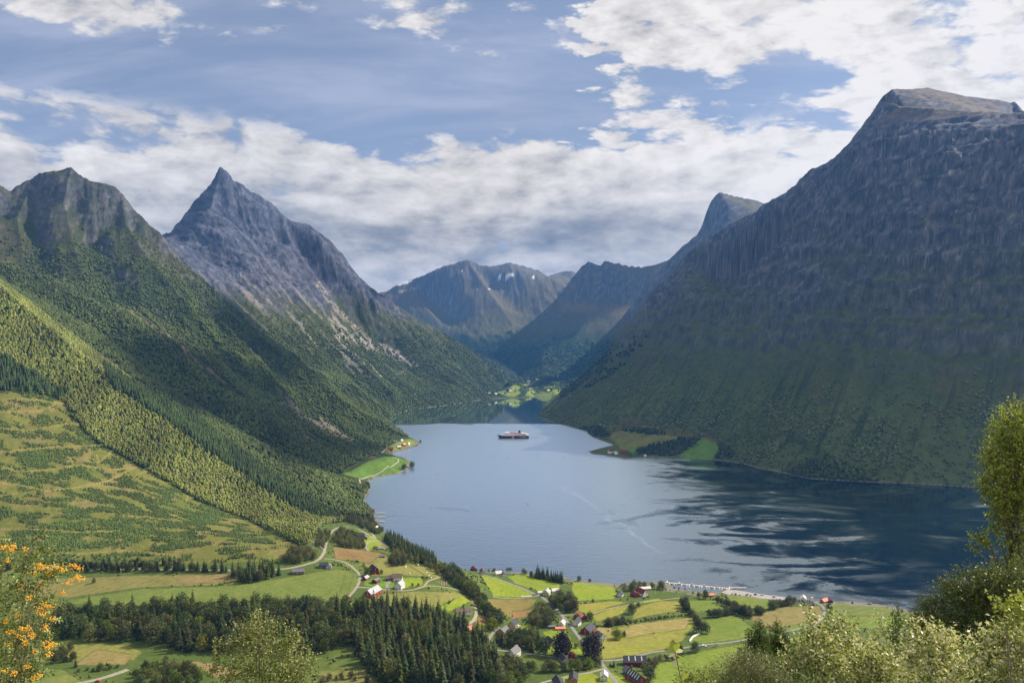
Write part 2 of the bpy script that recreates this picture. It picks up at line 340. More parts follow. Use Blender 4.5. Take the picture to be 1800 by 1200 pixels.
# the grid: columns fan out from the viewpoint, rows step back, so cells stay about a pixel wide
ucol = np.concatenate([np.arange(-460, -70, 13.0), np.arange(-70, 1871, 1.8), np.arange(1884, 2300, 13.0)])
def rows():
    y = 4.0; o = []
    while y < 14500:
        o.append(y)
        k = .03 if y < 60 else .02 if y < 420 else .0032 if y < 1350 else .0024 if y < 2500 else .0021 if y < 5200 else .0030 if y < 8500 else .0045
        y *= 1+k
    return np.array(o)
yrow = rows(); NU, NY = len(ucol), len(yrow)
U2, Y2 = np.meshgrid(ucol, yrow); X2 = (U2-900)/FPX*Y2
ci = np.unique(np.concatenate([np.arange(0, NU, 1), [NU-1]])); ri = np.unique(np.concatenate([np.arange(0, NY, 1), [NY-1]]))
hb, tb, mb, rb_, db = mountain_base(X2[np.ix_(ri, ci)].ravel(), Y2[np.ix_(ri, ci)].ravel())
shp = (len(ri), len(ci))
def up(a):
    a = a.reshape(shp)
    fc = np.interp(np.arange(NU), ci, np.arange(len(ci))); fr = np.interp(np.arange(NY), ri, np.arange(len(ri)))
    c0 = np.minimum(fc.astype(int), len(ci)-2); r0 = np.minimum(fr.astype(int), len(ri)-2)
    tc_ = (fc-c0)[None, :]; tr = (fr-r0)[:, None]
    A_ = a[r0][:, c0]*(1-tc_)+a[r0][:, c0+1]*tc_; B_ = a[r0+1][:, c0]*(1-tc_)+a[r0+1][:, c0+1]*tc_
    return (A_*(1-tr)+B_*tr).astype(np.float32)
hm, tt, rel, dsh = up(hb), up(tb), up(rb_), up(db)
mid = mb.reshape(shp)[np.clip(np.searchsorted(ri, np.arange(NY)), 0, len(ri)-1)][:, np.clip(np.searchsorted(ci, np.arange(NU)), 0, len(ci)-1)]
mb_ = MK.index('F'); mid = np.where(((mid == MK.index('A')) | (mid == MK.index('B'))) & (X2 > 150) & (Y2 < 4640), mb_, mid)
inv = inpoly(X2, Y2, VILLAGE)
V0 = 600+EYE*FPX/Y2
water = inpoly(U2, V0, SHORE)
# relief: gullies running down the fall line of each mountain, plus broken rock
FALL = {'A': (.62, -.78), 'B': (.86, -.5), 'C': (.15, -1), 'D': (-.55, -.83), 'E': (-.92, -.35), 'F': (-.72, -.69), 'H': (.3, -.95)}
GUL = {'A': .17, 'B': .16, 'C': .10, 'D': .10, 'E': .09, 'F': .065, 'H': .025}
disp = np.zeros_like(hm); gull = np.zeros_like(hm); acoord = np.zeros_like(hm); ccoord = np.zeros_like(hm)
mask_m = ~inv & ~water
for k in MK:
    sel = mask_m & (mid == MK.index(k))
    if not sel.any(): continue
    fx, fy = FALL[k]; l = math.hypot(fx, fy); fx /= l; fy /= l
    x = X2[sel]; y = Y2[sel]
    a = x*fx+y*fy; c = -x*fy+y*fx
    s = 1.6 if k == 'C' else 1.2 if k in 'DE' else 1.0
    wx = 60*fbm(x/420, y/420, 3, 40); wy = 60*fbm(x/420, y/420, 3, 50)
    g = ridged((c+wx)/(230*s), (a+wy)/(900*s), 5, 3, gain=.52)
    g = g*.72+.42*ridged((c+wx*.5)/(85*s), (a+wy)/((150 if k == 'F' else 330)*s), 4, 15, gain=.55)
    hh_ = hm[sel]
    iso = .5*ridged((x+wx)/(330*s), (y+wy)/(330*s), 6, 9, gain=.55)+.5*ridged((c+wx+.55*hh_)/(260*s), (hh_*1.25-.35*c+wy)/(260*s), 6, 12, gain=.58)
    fine = fbm((c+.5*hm[sel])/60, (hm[sel]*1.2+.3*a-.4*c)/60, 4, 21)
    crag = ridged((c+.4*wx+.5*hh_)/140, (hh_*1.3-.45*c+.4*wy)/105, 6, 61, gain=.62)+.5*ridged((c+.3*wx+.5*hh_)/70, (hh_*1.3-.5*c+.3*wy)/42, 4, 66, gain=.6)
    t = tt[sel]; env = sstep(1-t, 0.0, .35)*(.32+.68*sstep(t, 0.0, .22))
    r = rel[sel]
    am = GUL[k]*r
    d = am*((.10 if k == 'F' else .62)*(g-.25)+(.95 if k == 'F' else .55)*(iso-.25))*env + np.minimum(r*.012, 12)*fine*sstep(1-t, 0, .2)+{'A': 24, 'B': 25, 'F': 36, 'E': 14, 'D': 13, 'C': 20, 'H': 0}[k]*(crag-.35)*env*sstep(hm[sel], 130, 420)
    if k == 'F':       # benches of layered rock across the face
        zz = hm[sel]+d; st = zz/115+.9*fbm(c/700, zz/500, 3, 70); fr_ = st-np.floor(st)
        d = d+40*env*(sstep(fr_, .25, .75)-fr_)*sstep(zz, 150, 500)
        st = (zz+.10*c)/41+1.1*fbm(c/330, zz/300, 3, 77); fr_ = st-np.floor(st); d = d+15*env*(sstep(fr_, .3, .7)-fr_)*sstep(zz, 150, 450)
        d = d*(1-.75*sstep(zz, 1270, 1400))
    disp[sel] = d; gull[sel] = g; acoord[sel] = a; ccoord[sel] = c
h = hm+disp
ti = np.nonzero(inv)
tz = tps(X2[ti], Y2[ti])
tz += 0.9*fbm(X2[ti]/45, Y2[ti]/45, 3, 33)
h[ti] = tz
land = ~water
h = np.where(land, np.maximum(h, .35+np.minimum(dsh*.045, 2.0)), -np.minimum(.4+dsh*.15, 14)).astype(np.float32)
VV = 600-(h-EYE)*FPX/Y2           # where each grid point stands in the photograph
def hz(x, y):
    u = 900+FPX*x/y
    cf = np.interp(u, ucol, np.arange(NU)); rf = np.interp(y, yrow, np.arange(NY))
    c0 = np.clip(np.floor(cf).astype(int), 0, NU-2); r0 = np.clip(np.floor(rf).astype(int), 0, NY-2)
    a = cf-c0; b = rf-r0
    return (h[r0, c0]*(1-a)+h[r0, c0+1]*a)*(1-b)+(h[r0+1, c0]*(1-a)+h[r0+1, c0+1]*a)*b
_rmin = int(np.searchsorted(yrow, 480))
def G(u, v):
    """the ground seen at (u, v) of the photograph, as a world point"""
    c = int(np.clip(np.searchsorted(ucol, u), 1, NU-1))
    w = (u-ucol[c-1])/(ucol[c]-ucol[c-1])
    prof = VV[_rmin:, c-1]*(1-w)+VV[_rmin:, c]*w
    idx = np.nonzero(prof <= v)[0]
    r = idx[0] if len(idx) else len(prof)-1
    if r == 0: Y = yrow[_rmin]
    else:
        v0, v1 = prof[r-1], prof[r]; k = (v0-v)/max(v0-v1, 1e-6)
        Y = lerp(yrow[_rmin+r-1], yrow[_rmin+r], k)
    x = (u-900)/FPX*Y
    return Vector((x, Y, float(hz(np.array(x), np.array(Y)))))
HAZE_COLOR = (.11, .39, 1.0, 1); HAZE_DENS = 3.6e-5
SHADE_CLOUDS = [(-1000, 2050, 620, 420), (-1700, 2900, 700, 500), (-1900, 5000, 700, 600), (-300, 7000, 800, 600), (1150, 6300, 700, 560), (1700, 3050, 600, 500), (1000, 1950, 580, 430)]  # ground spots put in shade by unseen clouds added high above

# ------------------------------------------------------------------ ground cover: base colours of rock, turf, heath, hay and gravel
def tangent(a, ax): return np.gradient(a, axis=ax)
Xu, Xv = tangent(X2, 1), tangent(X2, 0); Yv = tangent(Y2, 0); hu, hv = tangent(h, 1), tangent(h, 0)
gx_ = hu/np.maximum(Xu, 1e-6); gy_ = (hv-gx_*Xv)/np.maximum(Yv, 1e-6)
nz = (1/np.sqrt(1+gx_**2+gy_**2)).astype(np.float32)
C = np.zeros(h.shape+(3,), np.float32)
def put(mask, c, k=1.0):
    """lay colour c where mask (0..1)"""
    m = (mask*k)[..., None].astype(np.float32)
    C[:] = C*(1-m)+np.asarray(c, np.float32)*m
nA = fbm(X2/260, Y2/260, 5, 100); nB = fbm(X2/70, Y2/70, 4, 110); nC = fbm(X2/18, Y2/18, 3, 120)
mt = mask_m.astype(np.float32)*h            # on the mountains the pattern follows height as well, so steep faces are not smeared
ccoord = np.where(mask_m, ccoord, X2).astype(np.float32)
qx, qy = np.where(mask_m, ccoord+.5*mt, X2), np.where(mask_m, acoord*.35+1.15*mt-.4*ccoord, Y2)
nB = fbm(qx/70, qy/70, 4, 110); nC = fbm(qx/18, qy/18, 3, 120)
put(np.ones_like(h), (.050, .078, .020))
put(sstep(nA+.6*nB, -.25, .35), (.070, .088, .022), .8)
put(sstep(nB+.5*nC, .0, .5), (.030, .052, .014), .7)
M = {k: mask_m & (mid == MK.index(k)) for k in MK}
def on(*ks):
    m = np.zeros_like(inv)
    for k in ks: m |= M[k]
    return m
def poly(pts, ymin=0, ymax=1e9): return (inpoly(U2, VV, pts) & (Y2 > ymin) & (Y2 < ymax)).astype(np.float32)
def line(pts, w, ymin=0, ymax=1e9, wob=0.0):
    """soft band about a traced line, w photo pixels wide"""
    us = [p[0] for p in pts]; vs = [p[1] for p in pts]
    sel = (U2 > min(us)-3*w) & (U2 < max(us)+3*w) & (VV > min(vs)-3*w) & (VV < max(vs)+3*w) & (Y2 > ymin) & (Y2 < ymax)
    o = np.zeros_like(h)
    if not sel.any(): return o
    a, b = U2[sel], VV[sel]
    if wob: a = a+wob*nB[sel]*3; b = b+wob*nC[sel]*3
    d = np.full(a.shape, 1e9)
    for (x0, y0), (x1, y1) in zip(pts[:-1], pts[1:]):
        bx, by = x1-x0, y1-y0
        t = np.clip(((a-x0)*bx+(b-y0)*by)/(bx*bx+by*by+1e-9), 0, 1)
        d = np.minimum(d, np.hypot(a-x0-t*bx, b-y0-t*by))
    o[sel] = 1-sstep(d, w*.35, w*.75)
    return o
rockn = fbm(qx/62, qy/34, 6, 130, gain=.62)
ROCK = lerp(np.array([.060, .066, .085], np.float32), np.array([.185, .180, .185], np.float32), sstep(rockn+.4*nC, -.4, .5)[..., None])
ROCKV = 0
def rock(mask, k=1.0, tint=(1, 1, 1)):
    m = (mask*k)[..., None].astype(np.float32); C[:] = C*(1-m)+ROCK*np.asarray(tint, np.float32)*m
fall = fbm(ccoord/28, acoord/420, 4, 140, gain=.6)          # streaks that follow the fall line
fall2 = fbm(ccoord/75, acoord/800, 4, 150, gain=.55)
# A: green to the top, rock showing in the steep gullies
m = on('A').astype(np.float32)
put(m*sstep(h, 700, 450), (.038, .057, .016), .85)
put(m*sstep(h, 450, 750), (.054, .060, .022), .7)
put(m*sstep(nA+.5*nB, -.1, .4)*sstep(h, 380, 800), (.090, .080, .032), .6)
rock(m*sstep(h+220*nA+190*fall2+90*nB, 700, 1120)*sstep(nz, .80, .55), .8, (.78, .84, 1.0))
rock(m*sstep(nz+.20*nB, .60, .42)*sstep(h, 260, 480), .9)
crk = fbm((ccoord+.5*mt)/40, (mt*1.2-.5*ccoord)/22, 5, 168, gain=.6)
put(m*sstep(crk+.4*nC, .18, .42)*sstep(h, 520, 800), (.030, .036, .034), .7)
put(m*sstep(crk, -.22, -.46)*sstep(h, 480, 800)*sstep(nz, .8, .55), (.24, .23, .225), .6)
# B: bare rock peak, pale slabs streaming down the spur
m = on('B').astype(np.float32)
put(m*sstep(h, 480, 250), (.040, .058, .017), .85)
put(m*sstep(h, 250, 520), (.060, .068, .024), .7)
rock(m*sstep(h+170*nA+190*fall2+60*gull, 520, 760), 1.0, (.74, .80, 1.04))
put(m*sstep(crk+.3*nC, .16, .40)*sstep(h, 380, 650), (.035, .040, .050), .7)
put(m*sstep(crk, -.22, -.46)*sstep(h, 380, 600), (.25, .24, .235), .55)
slab = m*sstep(fall+.45*fall2+.35*nC, .10, .34)*sstep(h, 110, 260)*sstep(h, 1050, 700)
zone = poly([(330, 380), (390, 375), (470, 450), (560, 530), (650, 590), (740, 640), (690, 690), (600, 650), (520, 590), (430, 520)])
put(slab*zone, (.25, .232, .212), .75)
put(slab*(1-zone), (.19, .18, .165), .35)
for p, w in (([(585, 560), (610, 590), (650, 605), (700, 625), (728, 640)], 13), ([(590, 590), (612, 612), (640, 640)], 9), ([(655, 655), (672, 662)], 4), ([(560, 500), (590, 545), (630, 580)], 7)):
    put(m*line(p, w, wob=3)*sstep(fall+nC, -.3, .2), (.36, .32, .285), .85)
put(m*line([(730, 690), (733, 705)], 3), (.3, .28, .26), .8)
put(m*line([(690, 655), (735, 668)], 8, wob=2), (.20, .17, .16), .7)
# F: layered cliff, ledges of turf, brown heath at its foot
m = on('F').astype(np.float32)
put(m*sstep(h, 360, 120), (.112, .142, .040), .9)
put(m*sstep(h, 120, 420), (.118, .140, .042), .8)
put(m*sstep(nA+.7*nB+.3*fall2, .05, .45)*sstep(h, 60, 120)*sstep(h, 560, 250), (.125, .108, .044), .55)
put(m*sstep(fall+.3*nA, .05, .4)*sstep(h, 520, 200), (.030, .050, .014), .75)
ledge = fbm(ccoord/420, h/34+.004*acoord, 4, 160)
rk = sstep(h+330*nA+170*fall2+150*nB, 360, 880)
rock(m*rk*(1-.9*sstep(ledge+.35*nB+.25*nC, .02, .24)*sstep(h, 1250, 800)), 1.0, (.92, .96, 1.22))
rock(m*sstep(nz, .62, .48)*sstep(h, 200, 420), .8)
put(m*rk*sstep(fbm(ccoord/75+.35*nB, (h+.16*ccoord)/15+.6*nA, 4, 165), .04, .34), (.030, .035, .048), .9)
scar = fbm((ccoord+.8*h)/70, (h-.8*ccoord)/17, 4, 167)
put(m*rk*sstep(scar+.35*nC, .16, .42), (.27, .265, .275), .8)
put(m*sstep(scar, -.25, -.5)*sstep(h, 150, 400), (.030, .038, .032), .7)
put(m*sstep(h, 1280, 1420)*sstep(nz, .55, .8), (.17, .125, .075), .9)
# far mountains: brown tops, forested flanks
m = on('C', 'D', 'E').astype(np.float32)
put(m*sstep(h+90*nA, 330, 520), (.092, .086, .036), .9)
put(m*sstep(h+200*nA, 600, 950), (.125, .10, .055), .8)
put(m*sstep(h+230*nA, 520, 260), (.026, .046, .016), .9)
rock(m*sstep(nz+.12*nA, .72, .52)*sstep(h, 450, 750), .9)
rock(on('C').astype(np.float32)*sstep(h+160*nA+120*nB, 1150, 1500), .6)
rock(on('E').astype(np.float32)*sstep(nz+.1*nB, .75, .6)*sstep(h, 300, 800), .9)
put(on('E').astype(np.float32)*sstep(nz, .62, .8)*sstep(h, 1250, 1400), (.125, .11, .04), .9)
put(on('D').astype(np.float32)*sstep(np.abs(VV-543-.06*(U2-1040)+6*nA), 13, 4)*sstep(U2, 975, 1000), (.17, .13, .07), .8)
for p in ([(870, 487), (882, 484), (893, 481), (906, 481), (905, 485), (890, 487), (878, 489)], [(934, 489), (938, 483), (940, 484), (937, 491)], [(857, 508), (861, 507), (861, 509)], [(809, 476), (813, 476), (812, 478)],
          [(690, 503), (712, 494), (728, 492), (715, 499)], [(838, 509), (842, 507), (842, 511)]):
    put(on('C')*poly(p), (.82, .83, .86), .95)
for p in ([(700, 513), (740, 505)], [(880, 513), (890, 515)]): put(on('C')*line(p, 3, wob=2), (.42, .38, .36), .6)
# hill H: birch wood floor, then the felled slope with tracks
m = on('H').astype(np.float32)
put(m, (.050, .062, .016), .9)
CLEAR = [(-420, 685), (0, 688), (60, 690), (110, 704), (128, 735), (165, 775), (235, 815), (285, 842), (330, 868), (345, 880), (430, 912), (500, 945), (528, 962), (533, 985), (480, 992), (300, 990), (0, 990), (-420, 990)]
clear = poly(CLEAR, 880, 1700)
put(clear, (.158, .166, .038))
put(clear*sstep(nB+.5*nA, -.1, .3), (.110, .130, .028), .9)
put(clear*sstep(fbm(X2/38, Y2/60, 4, 170)+.25*nC, .06, .30), (.23, .180, .072), .65)
TRACKS = [[(0, 701), (60, 702), (110, 710)], [(0, 724), (70, 722), (105, 708)], [(0, 752), (50, 757), (110, 745), (165, 745)], [(0, 795), (70, 788), (150, 783), (215, 780)],
          [(0, 820), (30, 829), (80, 826), (140, 817), (200, 826), (235, 822)], [(0, 848), (50, 855), (85, 862), (130, 858), (190, 846), (215, 833), (250, 815)], [(240, 833), (270, 824), (300, 815)], [(330, 845), (333, 862), (328, 880)],
          [(0, 872), (30, 866)], [(0, 930), (60, 930), (140, 935), (210, 933)], [(60, 970), (140, 972), (230, 968), (310, 975)], [(170, 800), (175, 812), (200, 790)]]
for p in TRACKS: put(line(p, 3.0, 880, 1700, wob=.5)*sstep(nC+.4, -.5, .2), (.25, .215, .068), .75)
for p, w, c in (([(228, 545), (250, 560), (290, 588), (318, 605), (335, 625), (352, 640), (372, 660), (390, 672)], 6, (.20, .145, .11)), ([(160, 620), (200, 640), (250, 680), (270, 690)], 5, (.19, .15, .10)),
                ([(500, 705), (540, 735), (590, 762)], 15, (.17, .145, .13)), ([(498, 752), (525, 765), (553, 778)], 8, (.23, .165, .10)), ([(560, 740), (600, 765), (622, 780)], 7, (.19, .155, .13)),
                ([(330, 625), (420, 690), (470, 715)], 3, (.15, .12, .10)), ([(622, 800), (662, 803)], 4, (.22, .13, .08))):
    put(on('A', 'H')*line(p, w, wob=3)*sstep(nC+.4*nB, -.45, .1), c, .8)
put(on('F')*line([(1722, 708), (1733, 722), (1725, 740), (1700, 780)], 4, wob=1), (.16, .15, .13), .6)
put(on('F')*line([(1078, 757), (1110, 742), (1150, 760), (1230, 765), (1270, 775)], 14, wob=4)*sstep(nC, -.3, .2), (.16, .11, .05), .7)
# valley floor at the head of the fjord
far = (Y2 > 4600) & (Y2 < 7600) & (h < 150) & ~water
put(far*sstep(h, 130, 60), (.032, .055, .017), .9)
for p in ([(922, 695), (930, 686), (960, 684), (996, 685), (985, 692), (965, 697), (930, 697)], [(866, 690), (890, 686), (912, 686), (915, 690), (905, 697), (880, 697)], [(893, 683), (905, 676), (915, 680), (910, 687), (895, 687)], [(913, 677), (932, 673), (935, 676), (915, 678)],
          [(928, 683), (945, 679), (946, 682)], [(955, 680), (975, 677), (976, 680), (958, 682)], [(910, 663), (930, 662), (930, 666), (912, 667)]):
    put(poly(p, 4600, 7600), (.20, .27, .035))
put(line([(881, 648), (888, 651), (896, 654)], 5, 4600, 9000), (.5, .36, .2), .9)
# the two farmed headlands
for p, c in (([(602, 833), (622, 824), (650, 809), (676, 802), (700, 803), (722, 812), (718, 824), (700, 832), (660, 838), (640, 842)], (.105, .19, .028)), ([(668, 795), (690, 781), (706, 772), (722, 771), (739, 778), (722, 787), (690, 795)], (.17, .22, .035)),
             ([(1072, 768), (1080, 759), (1100, 757), (1150, 762), (1192, 768), (1165, 779), (1120, 788), (1092, 790), (1083, 778)], (.21, .225, .055)), ([(1100, 787), (1160, 778), (1155, 784), (1110, 795)], (.13, .25, .035)), ([(1190, 806), (1200, 796), (1230, 782), (1220, 775), (1240, 771), (1264, 781), (1263, 793), (1248, 808)], (.13, .25, .034)),
             ([(1058, 797), (1090, 795), (1085, 801), (1062, 801)], (.09, .16, .03))):
    put(poly(p, 1500, 4000), c)
put(poly([(1072, 768), (1080, 759), (1150, 762), (1192, 768), (1120, 788), (1083, 778)], 1500, 4000)*sstep(np.sin((U2*.35+VV*1.0)/2.6), .2, .9), (.20, .17, .065), .6)
# the village: meadows, hayfields, rough banks, gardens
vil = (inv & land).astype(np.float32)
put(vil, (.080, .118, .026))
put(vil*sstep(nB+.4*nA, -.1, .4), (.125, .160, .034), .8)
put(vil*(Y2 < 500), (.060, .085, .022))
BR, YG, TAN, GR = (.200, .262, .022), (.230, .240, .038), (.275, .230, .078), (.140, .195, .030)
FIELDS = [([(120, 1054), (250, 1034), (380, 1030), (480, 1018), (560, 1004), (600, 1000), (626, 1006), (632, 1018), (622, 1042), (600, 1062), (560, 1066), (120, 1062)], (.140, .185, .040)),
 ([(610, 1062), (640, 1046), (690, 1042), (740, 1038), (800, 1040), (815, 1046), (770, 1065), (600, 1080)], (.185, .205, .045)), ([(770, 1066), (815, 1046), (830, 1055), (790, 1075)], BR),
 ([(640, 990), (665, 968), (690, 985), (730, 992), (785, 1000), (792, 1016), (760, 1014), (700, 1010), (655, 1012)], (.205, .205, .055)), ([(585, 960), (640, 966), (672, 972), (650, 990), (620, 985), (590, 982)], (.22, .155, .06)),
 ([(628, 948), (655, 940), (668, 950), (676, 962), (650, 966), (640, 958)], BR), ([(845, 1010), (872, 1014), (940, 1043), (920, 1051), (868, 1048)], BR), ([(890, 1012), (925, 1006), (985, 1018), (985, 1032), (950, 1040), (905, 1025)], (.190, .252, .024)),
 ([(1008, 1022), (1075, 1024), (1085, 1040), (1080, 1053), (1015, 1056), (1005, 1035)], BR), ([(1012, 1062), (1075, 1055), (1105, 1058), (1065, 1068), (1040, 1078), (1018, 1075)], YG), ([(1040, 1082), (1075, 1068), (1105, 1064), (1095, 1078), (1050, 1092)], YG),
 ([(1112, 1082), (1120, 1066), (1160, 1055), (1196, 1056), (1200, 1072), (1150, 1080), (1112, 1088)], (.225, .225, .045)), ([(1050, 1112), (1110, 1097), (1200, 1084), (1222, 1082), (1215, 1104), (1200, 1125), (1170, 1140), (1120, 1150), (1060, 1158), (1052, 1130)], YG),
 ([(1090, 1110), (1110, 1097), (1215, 1084), (1205, 1105), (1150, 1112), (1100, 1122)], TAN), ([(1045, 1100), (1075, 1102), (1075, 1118), (1055, 1115)], TAN), ([(1205, 1054), (1262, 1054), (1272, 1068), (1230, 1077), (1210, 1068)], GR),
 ([(1228, 1092), (1280, 1080), (1300, 1085), (1330, 1108), (1320, 1122), (1240, 1130), (1212, 1130)], GR), ([(1270, 1044), (1378, 1053), (1370, 1066), (1330, 1072), (1290, 1058)], GR), ([(1318, 1084), (1370, 1066), (1440, 1064), (1448, 1082), (1400, 1098), (1340, 1108)], (.215, .185, .065)),
 ([(1330, 1112), (1440, 1088), (1440, 1100), (1345, 1116)], GR), ([(1458, 1060), (1540, 1063), (1612, 1080), (1590, 1100), (1470, 1100)], (.14, .175, .04)), ([(1480, 1082), (1600, 1082), (1590, 1104), (1490, 1104)], GR), ([(1150, 1168), (1240, 1142), (1345, 1124), (1340, 1160), (1260, 1200), (1140, 1210)], (.165, .225, .030)),
 ([(1380, 1122), (1440, 1108), (1440, 1150), (1380, 1150)], GR), ([(1065, 1178), (1120, 1200), (1060, 1210)], BR), ([(975, 1190), (1040, 1180), (1070, 1200), (1070, 1215), (960, 1215)], BR), ([(955, 1110), (990, 1100), (1010, 1130), (1030, 1150), (960, 1145)], BR), ([(905, 1105), (935, 1092), (950, 1100), (930, 1112)], BR), ([(830, 1100), (860, 1094), (858, 1104), (836, 1112)], BR),
 ([(855, 1052), (945, 1052), (935, 1065), (900, 1085), (880, 1080)], (.20, .165, .050)), ([(900, 1075), (935, 1070), (930, 1082), (900, 1088)], (.235, .15, .06)), ([(830, 1085), (855, 1080), (862, 1094), (838, 1098)], (.22, .15, .06)),
 ([(60, 1018), (250, 1010), (380, 1012), (470, 1010), (380, 1028), (250, 1032), (120, 1050), (40, 1050)], (.185, .175, .055)), ([(300, 1010), (400, 1008), (400, 1022), (320, 1026)], (.22, .17, .07)), ([(640, 1018), (665, 1014), (690, 1020), (700, 1034), (640, 1030)], (.13, .22, .03)), ([(705, 1015), (740, 1014), (745, 1028), (710, 1034)], BR),
 ([(105, 1135), (160, 1128), (225, 1132), (250, 1145), (235, 1160), (170, 1168), (120, 1160)], (.20, .205, .05)), ([(170, 1140), (235, 1150), (220, 1168), (130, 1168)], (.235, .19, .07)), ([(330, 1160), (380, 1165), (440, 1185), (380, 1190)], (.24, .185, .075)), ([(560, 1178), (640, 1175), (660, 1200), (560, 1205)], (.17, .165, .05)), ([(1130, 1055), (1160, 1050), (1160, 1056), (1130, 1060)], BR), ([(0, 1170), (110, 1176), (150, 1200), (0, 1215)], (.14, .18, .04)), ([(850, 1180), (910, 1178), (900, 1205), (830, 1205)], (.24, .18, .075))]
for i, (p, c) in enumerate(FIELDS):
    fm = vil*poly(p, 480, 1500); q = 1.3+i*2.399; st = np.sin((X2*math.cos(q)+Y2*math.sin(q)+5*nB)/(1.1+.5*(i % 3)))
    put(fm, np.array(c)*1.06)
    put(fm*sstep(st, .1, .9), np.array(c)*[.90, .84, .85], .55)
    put(fm*sstep(nB+.5*nC, .05, .45), np.array(c)*[1.16, .98, 1.05], .7)
    put(fm*sstep(fbm(X2/11, Y2/11, 3, 200+i), .12, .5), np.array(c)*[.72, .84, .80], .6)
    put(vil*line(p+[p[0]], 1.5, 480, 1500, wob=.35)*sstep(nC+.2, -.3, .3), (.060, .088, .024), .75)
mow = np.sin((VV*1.25+U2*.16)/2.1+nB*1.5)
put(vil*poly([(610, 1062), (640, 1046), (740, 1038), (800, 1040), (815, 1046), (770, 1065), (600, 1080)], 480, 1500)*sstep(mow, .1, .9), (.225, .19, .075), .75)
mow2 = np.sin((VV*.9+U2*.10)/3.3+nA*2)
put(vil*poly([(1050, 1112), (1215, 1084), (1200, 1125), (1120, 1150), (1060, 1158)], 480, 1500)*sstep(mow2, .3, .95), TAN, .45)
put(vil*poly([(120, 1054), (560, 1004), (626, 1006), (600, 1062), (120, 1062)], 480, 1500)*sstep(np.sin((VV*1.4-U2*.05)/2.2+nA*2), .5, 1), (.17, .17, .05), .4)
put(vil*poly([(600, 1000), (635, 1005), (620, 1050), (590, 1055)], 480, 1500)*sstep(np.sin(U2/2.3+VV*.12), .6, 1), (.11, .11, .035), .6)
put(vil*line([(665, 968), (700, 983), (730, 1000), (752, 1014)], 1.8), (.06, .06, .02), .7)
put(vil*line([(680, 974), (720, 992), (760, 996), (790, 994)], 1.8), (.05, .065, .02), .7)
put(vil*line([(600, 972), (625, 978)], 9, wob=2)*sstep(nC, -.2, .3), (.17, .085, .05), .8)
put(vil*line([(650, 990), (665, 985)], 7, wob=2)*sstep(nC, -.2, .3), (.15, .09, .05), .7)
put(vil*sstep(nC+.5*nB, .15, .6)*(Y2 > 480), (.20, .18, .06), .35)
put(vil*sstep(fbm(X2/7, Y2/7, 3, 190), .1, .6)*(Y2 > 480), (.070, .125, .018), .35)
# stony rim along the waterline
put((land & (h < 2.6) & (dsh < 26)).astype(np.float32)*sstep(nC+.2, -.35, .25), (.205, .185, .160), .9)
put((~land).astype(np.float32), (.07, .085, .08))
C *= .90*(1+.16*nC+.10*nB)[..., None]
C = np.clip(C, .004, .9)

# ------------------------------------------------------------------ materials of the land and the water
def mat_base(name):
    m = bpy.data.materials.new(name); m.use_nodes = True
    t = NT(m.node_tree); t.n.clear(); return m, t
def terrain_mat(name, bump, scale, spec=.12):
    m, t = mat_base(name)
    at = t.new('ShaderNodeAttribute', attribute_name='Col')
    g = t.new('ShaderNodeNewGeometry')
    n1 = t.noise(g.outputs['Position'], scale, 7, .62)
    n2 = t.noise(g.outputs['Position'], scale*6.5, 5, .65)
    f = t.math('ADD', t.math('MULTIPLY', n1, .8), t.math('MULTIPLY', n2, .9))
    k = t.ramp(f, .45, 1.25, .55, 1.45, smooth=False)
    c = t.new('ShaderNodeVectorMath', operation='SCALE'); t.l.new(at.outputs[0], c.inputs[0]); t.l.new(k, c.inputs['Scale'])
    b = t.new('ShaderNodeBump', ins={'Strength': bump, 'Distance': 3.2/scale/14, 'Height': f})
    p = t.new('ShaderNodeBsdfPrincipled', ins={'Base Color': c.outputs[0], 'Roughness': .92, 'Normal': b.outputs[0]})
    p.inputs['Specular IOR Level'].default_value = spec
    o = t.new('ShaderNodeOutputMaterial'); t.l.new(p.outputs[0], o.inputs[0])
    return m
MT_ROCK = terrain_mat('mountain_rock_and_turf', .9, .030)
MT_HILL = terrain_mat('hill_turf', .8, .10)
MT_GROUND = terrain_mat('meadow', .5, .22)

own = np.full(h.shape, 6, np.int32)
for k in MK: own[M[k]] = MK.index(k)
vil_id = len(MK)
own[inv] = vil_id
own[~mask_m & ~inv] = mid[~mask_m & ~inv]
fo = own[:-1, :-1]
keep = np.maximum(np.maximum(h[:-1, :-1], h[1:, :-1]), np.maximum(h[:-1, 1:], h[1:, 1:])) > -5
idx = np.arange(NU*NY).reshape(NY, NU)
quads = np.stack([idx[:-1, :-1], idx[:-1, 1:], idx[1:, 1:], idx[1:, :-1]], -1)
P3 = np.stack([X2, Y2, h], -1).reshape(-1, 3)
LAND = {'A': ('mountain', 'green craggy mountain with gullies and a blunt double summit on the left shore'), 'B': ('mountain', 'pointed bare rock peak with pale slabs streaming down to the fjord'),
        'C': ('mountain', 'broad distant blue mountain with small snow patches at the valley head'), 'D': ('mountain', 'flat topped brown mountain above a dark forested flank beyond the fjord head'),
        'E': ('mountain', 'tilted horn of rock rising behind the big right hand cliff'), 'F': ('mountain', 'huge dark layered rock mountain with a flat brown top over the right shore'),
        'H': ('hill', 'felled hillside with curving tracks under a birch wood'), 'G': ('ground', 'village meadows and hayfields on the near shore')}
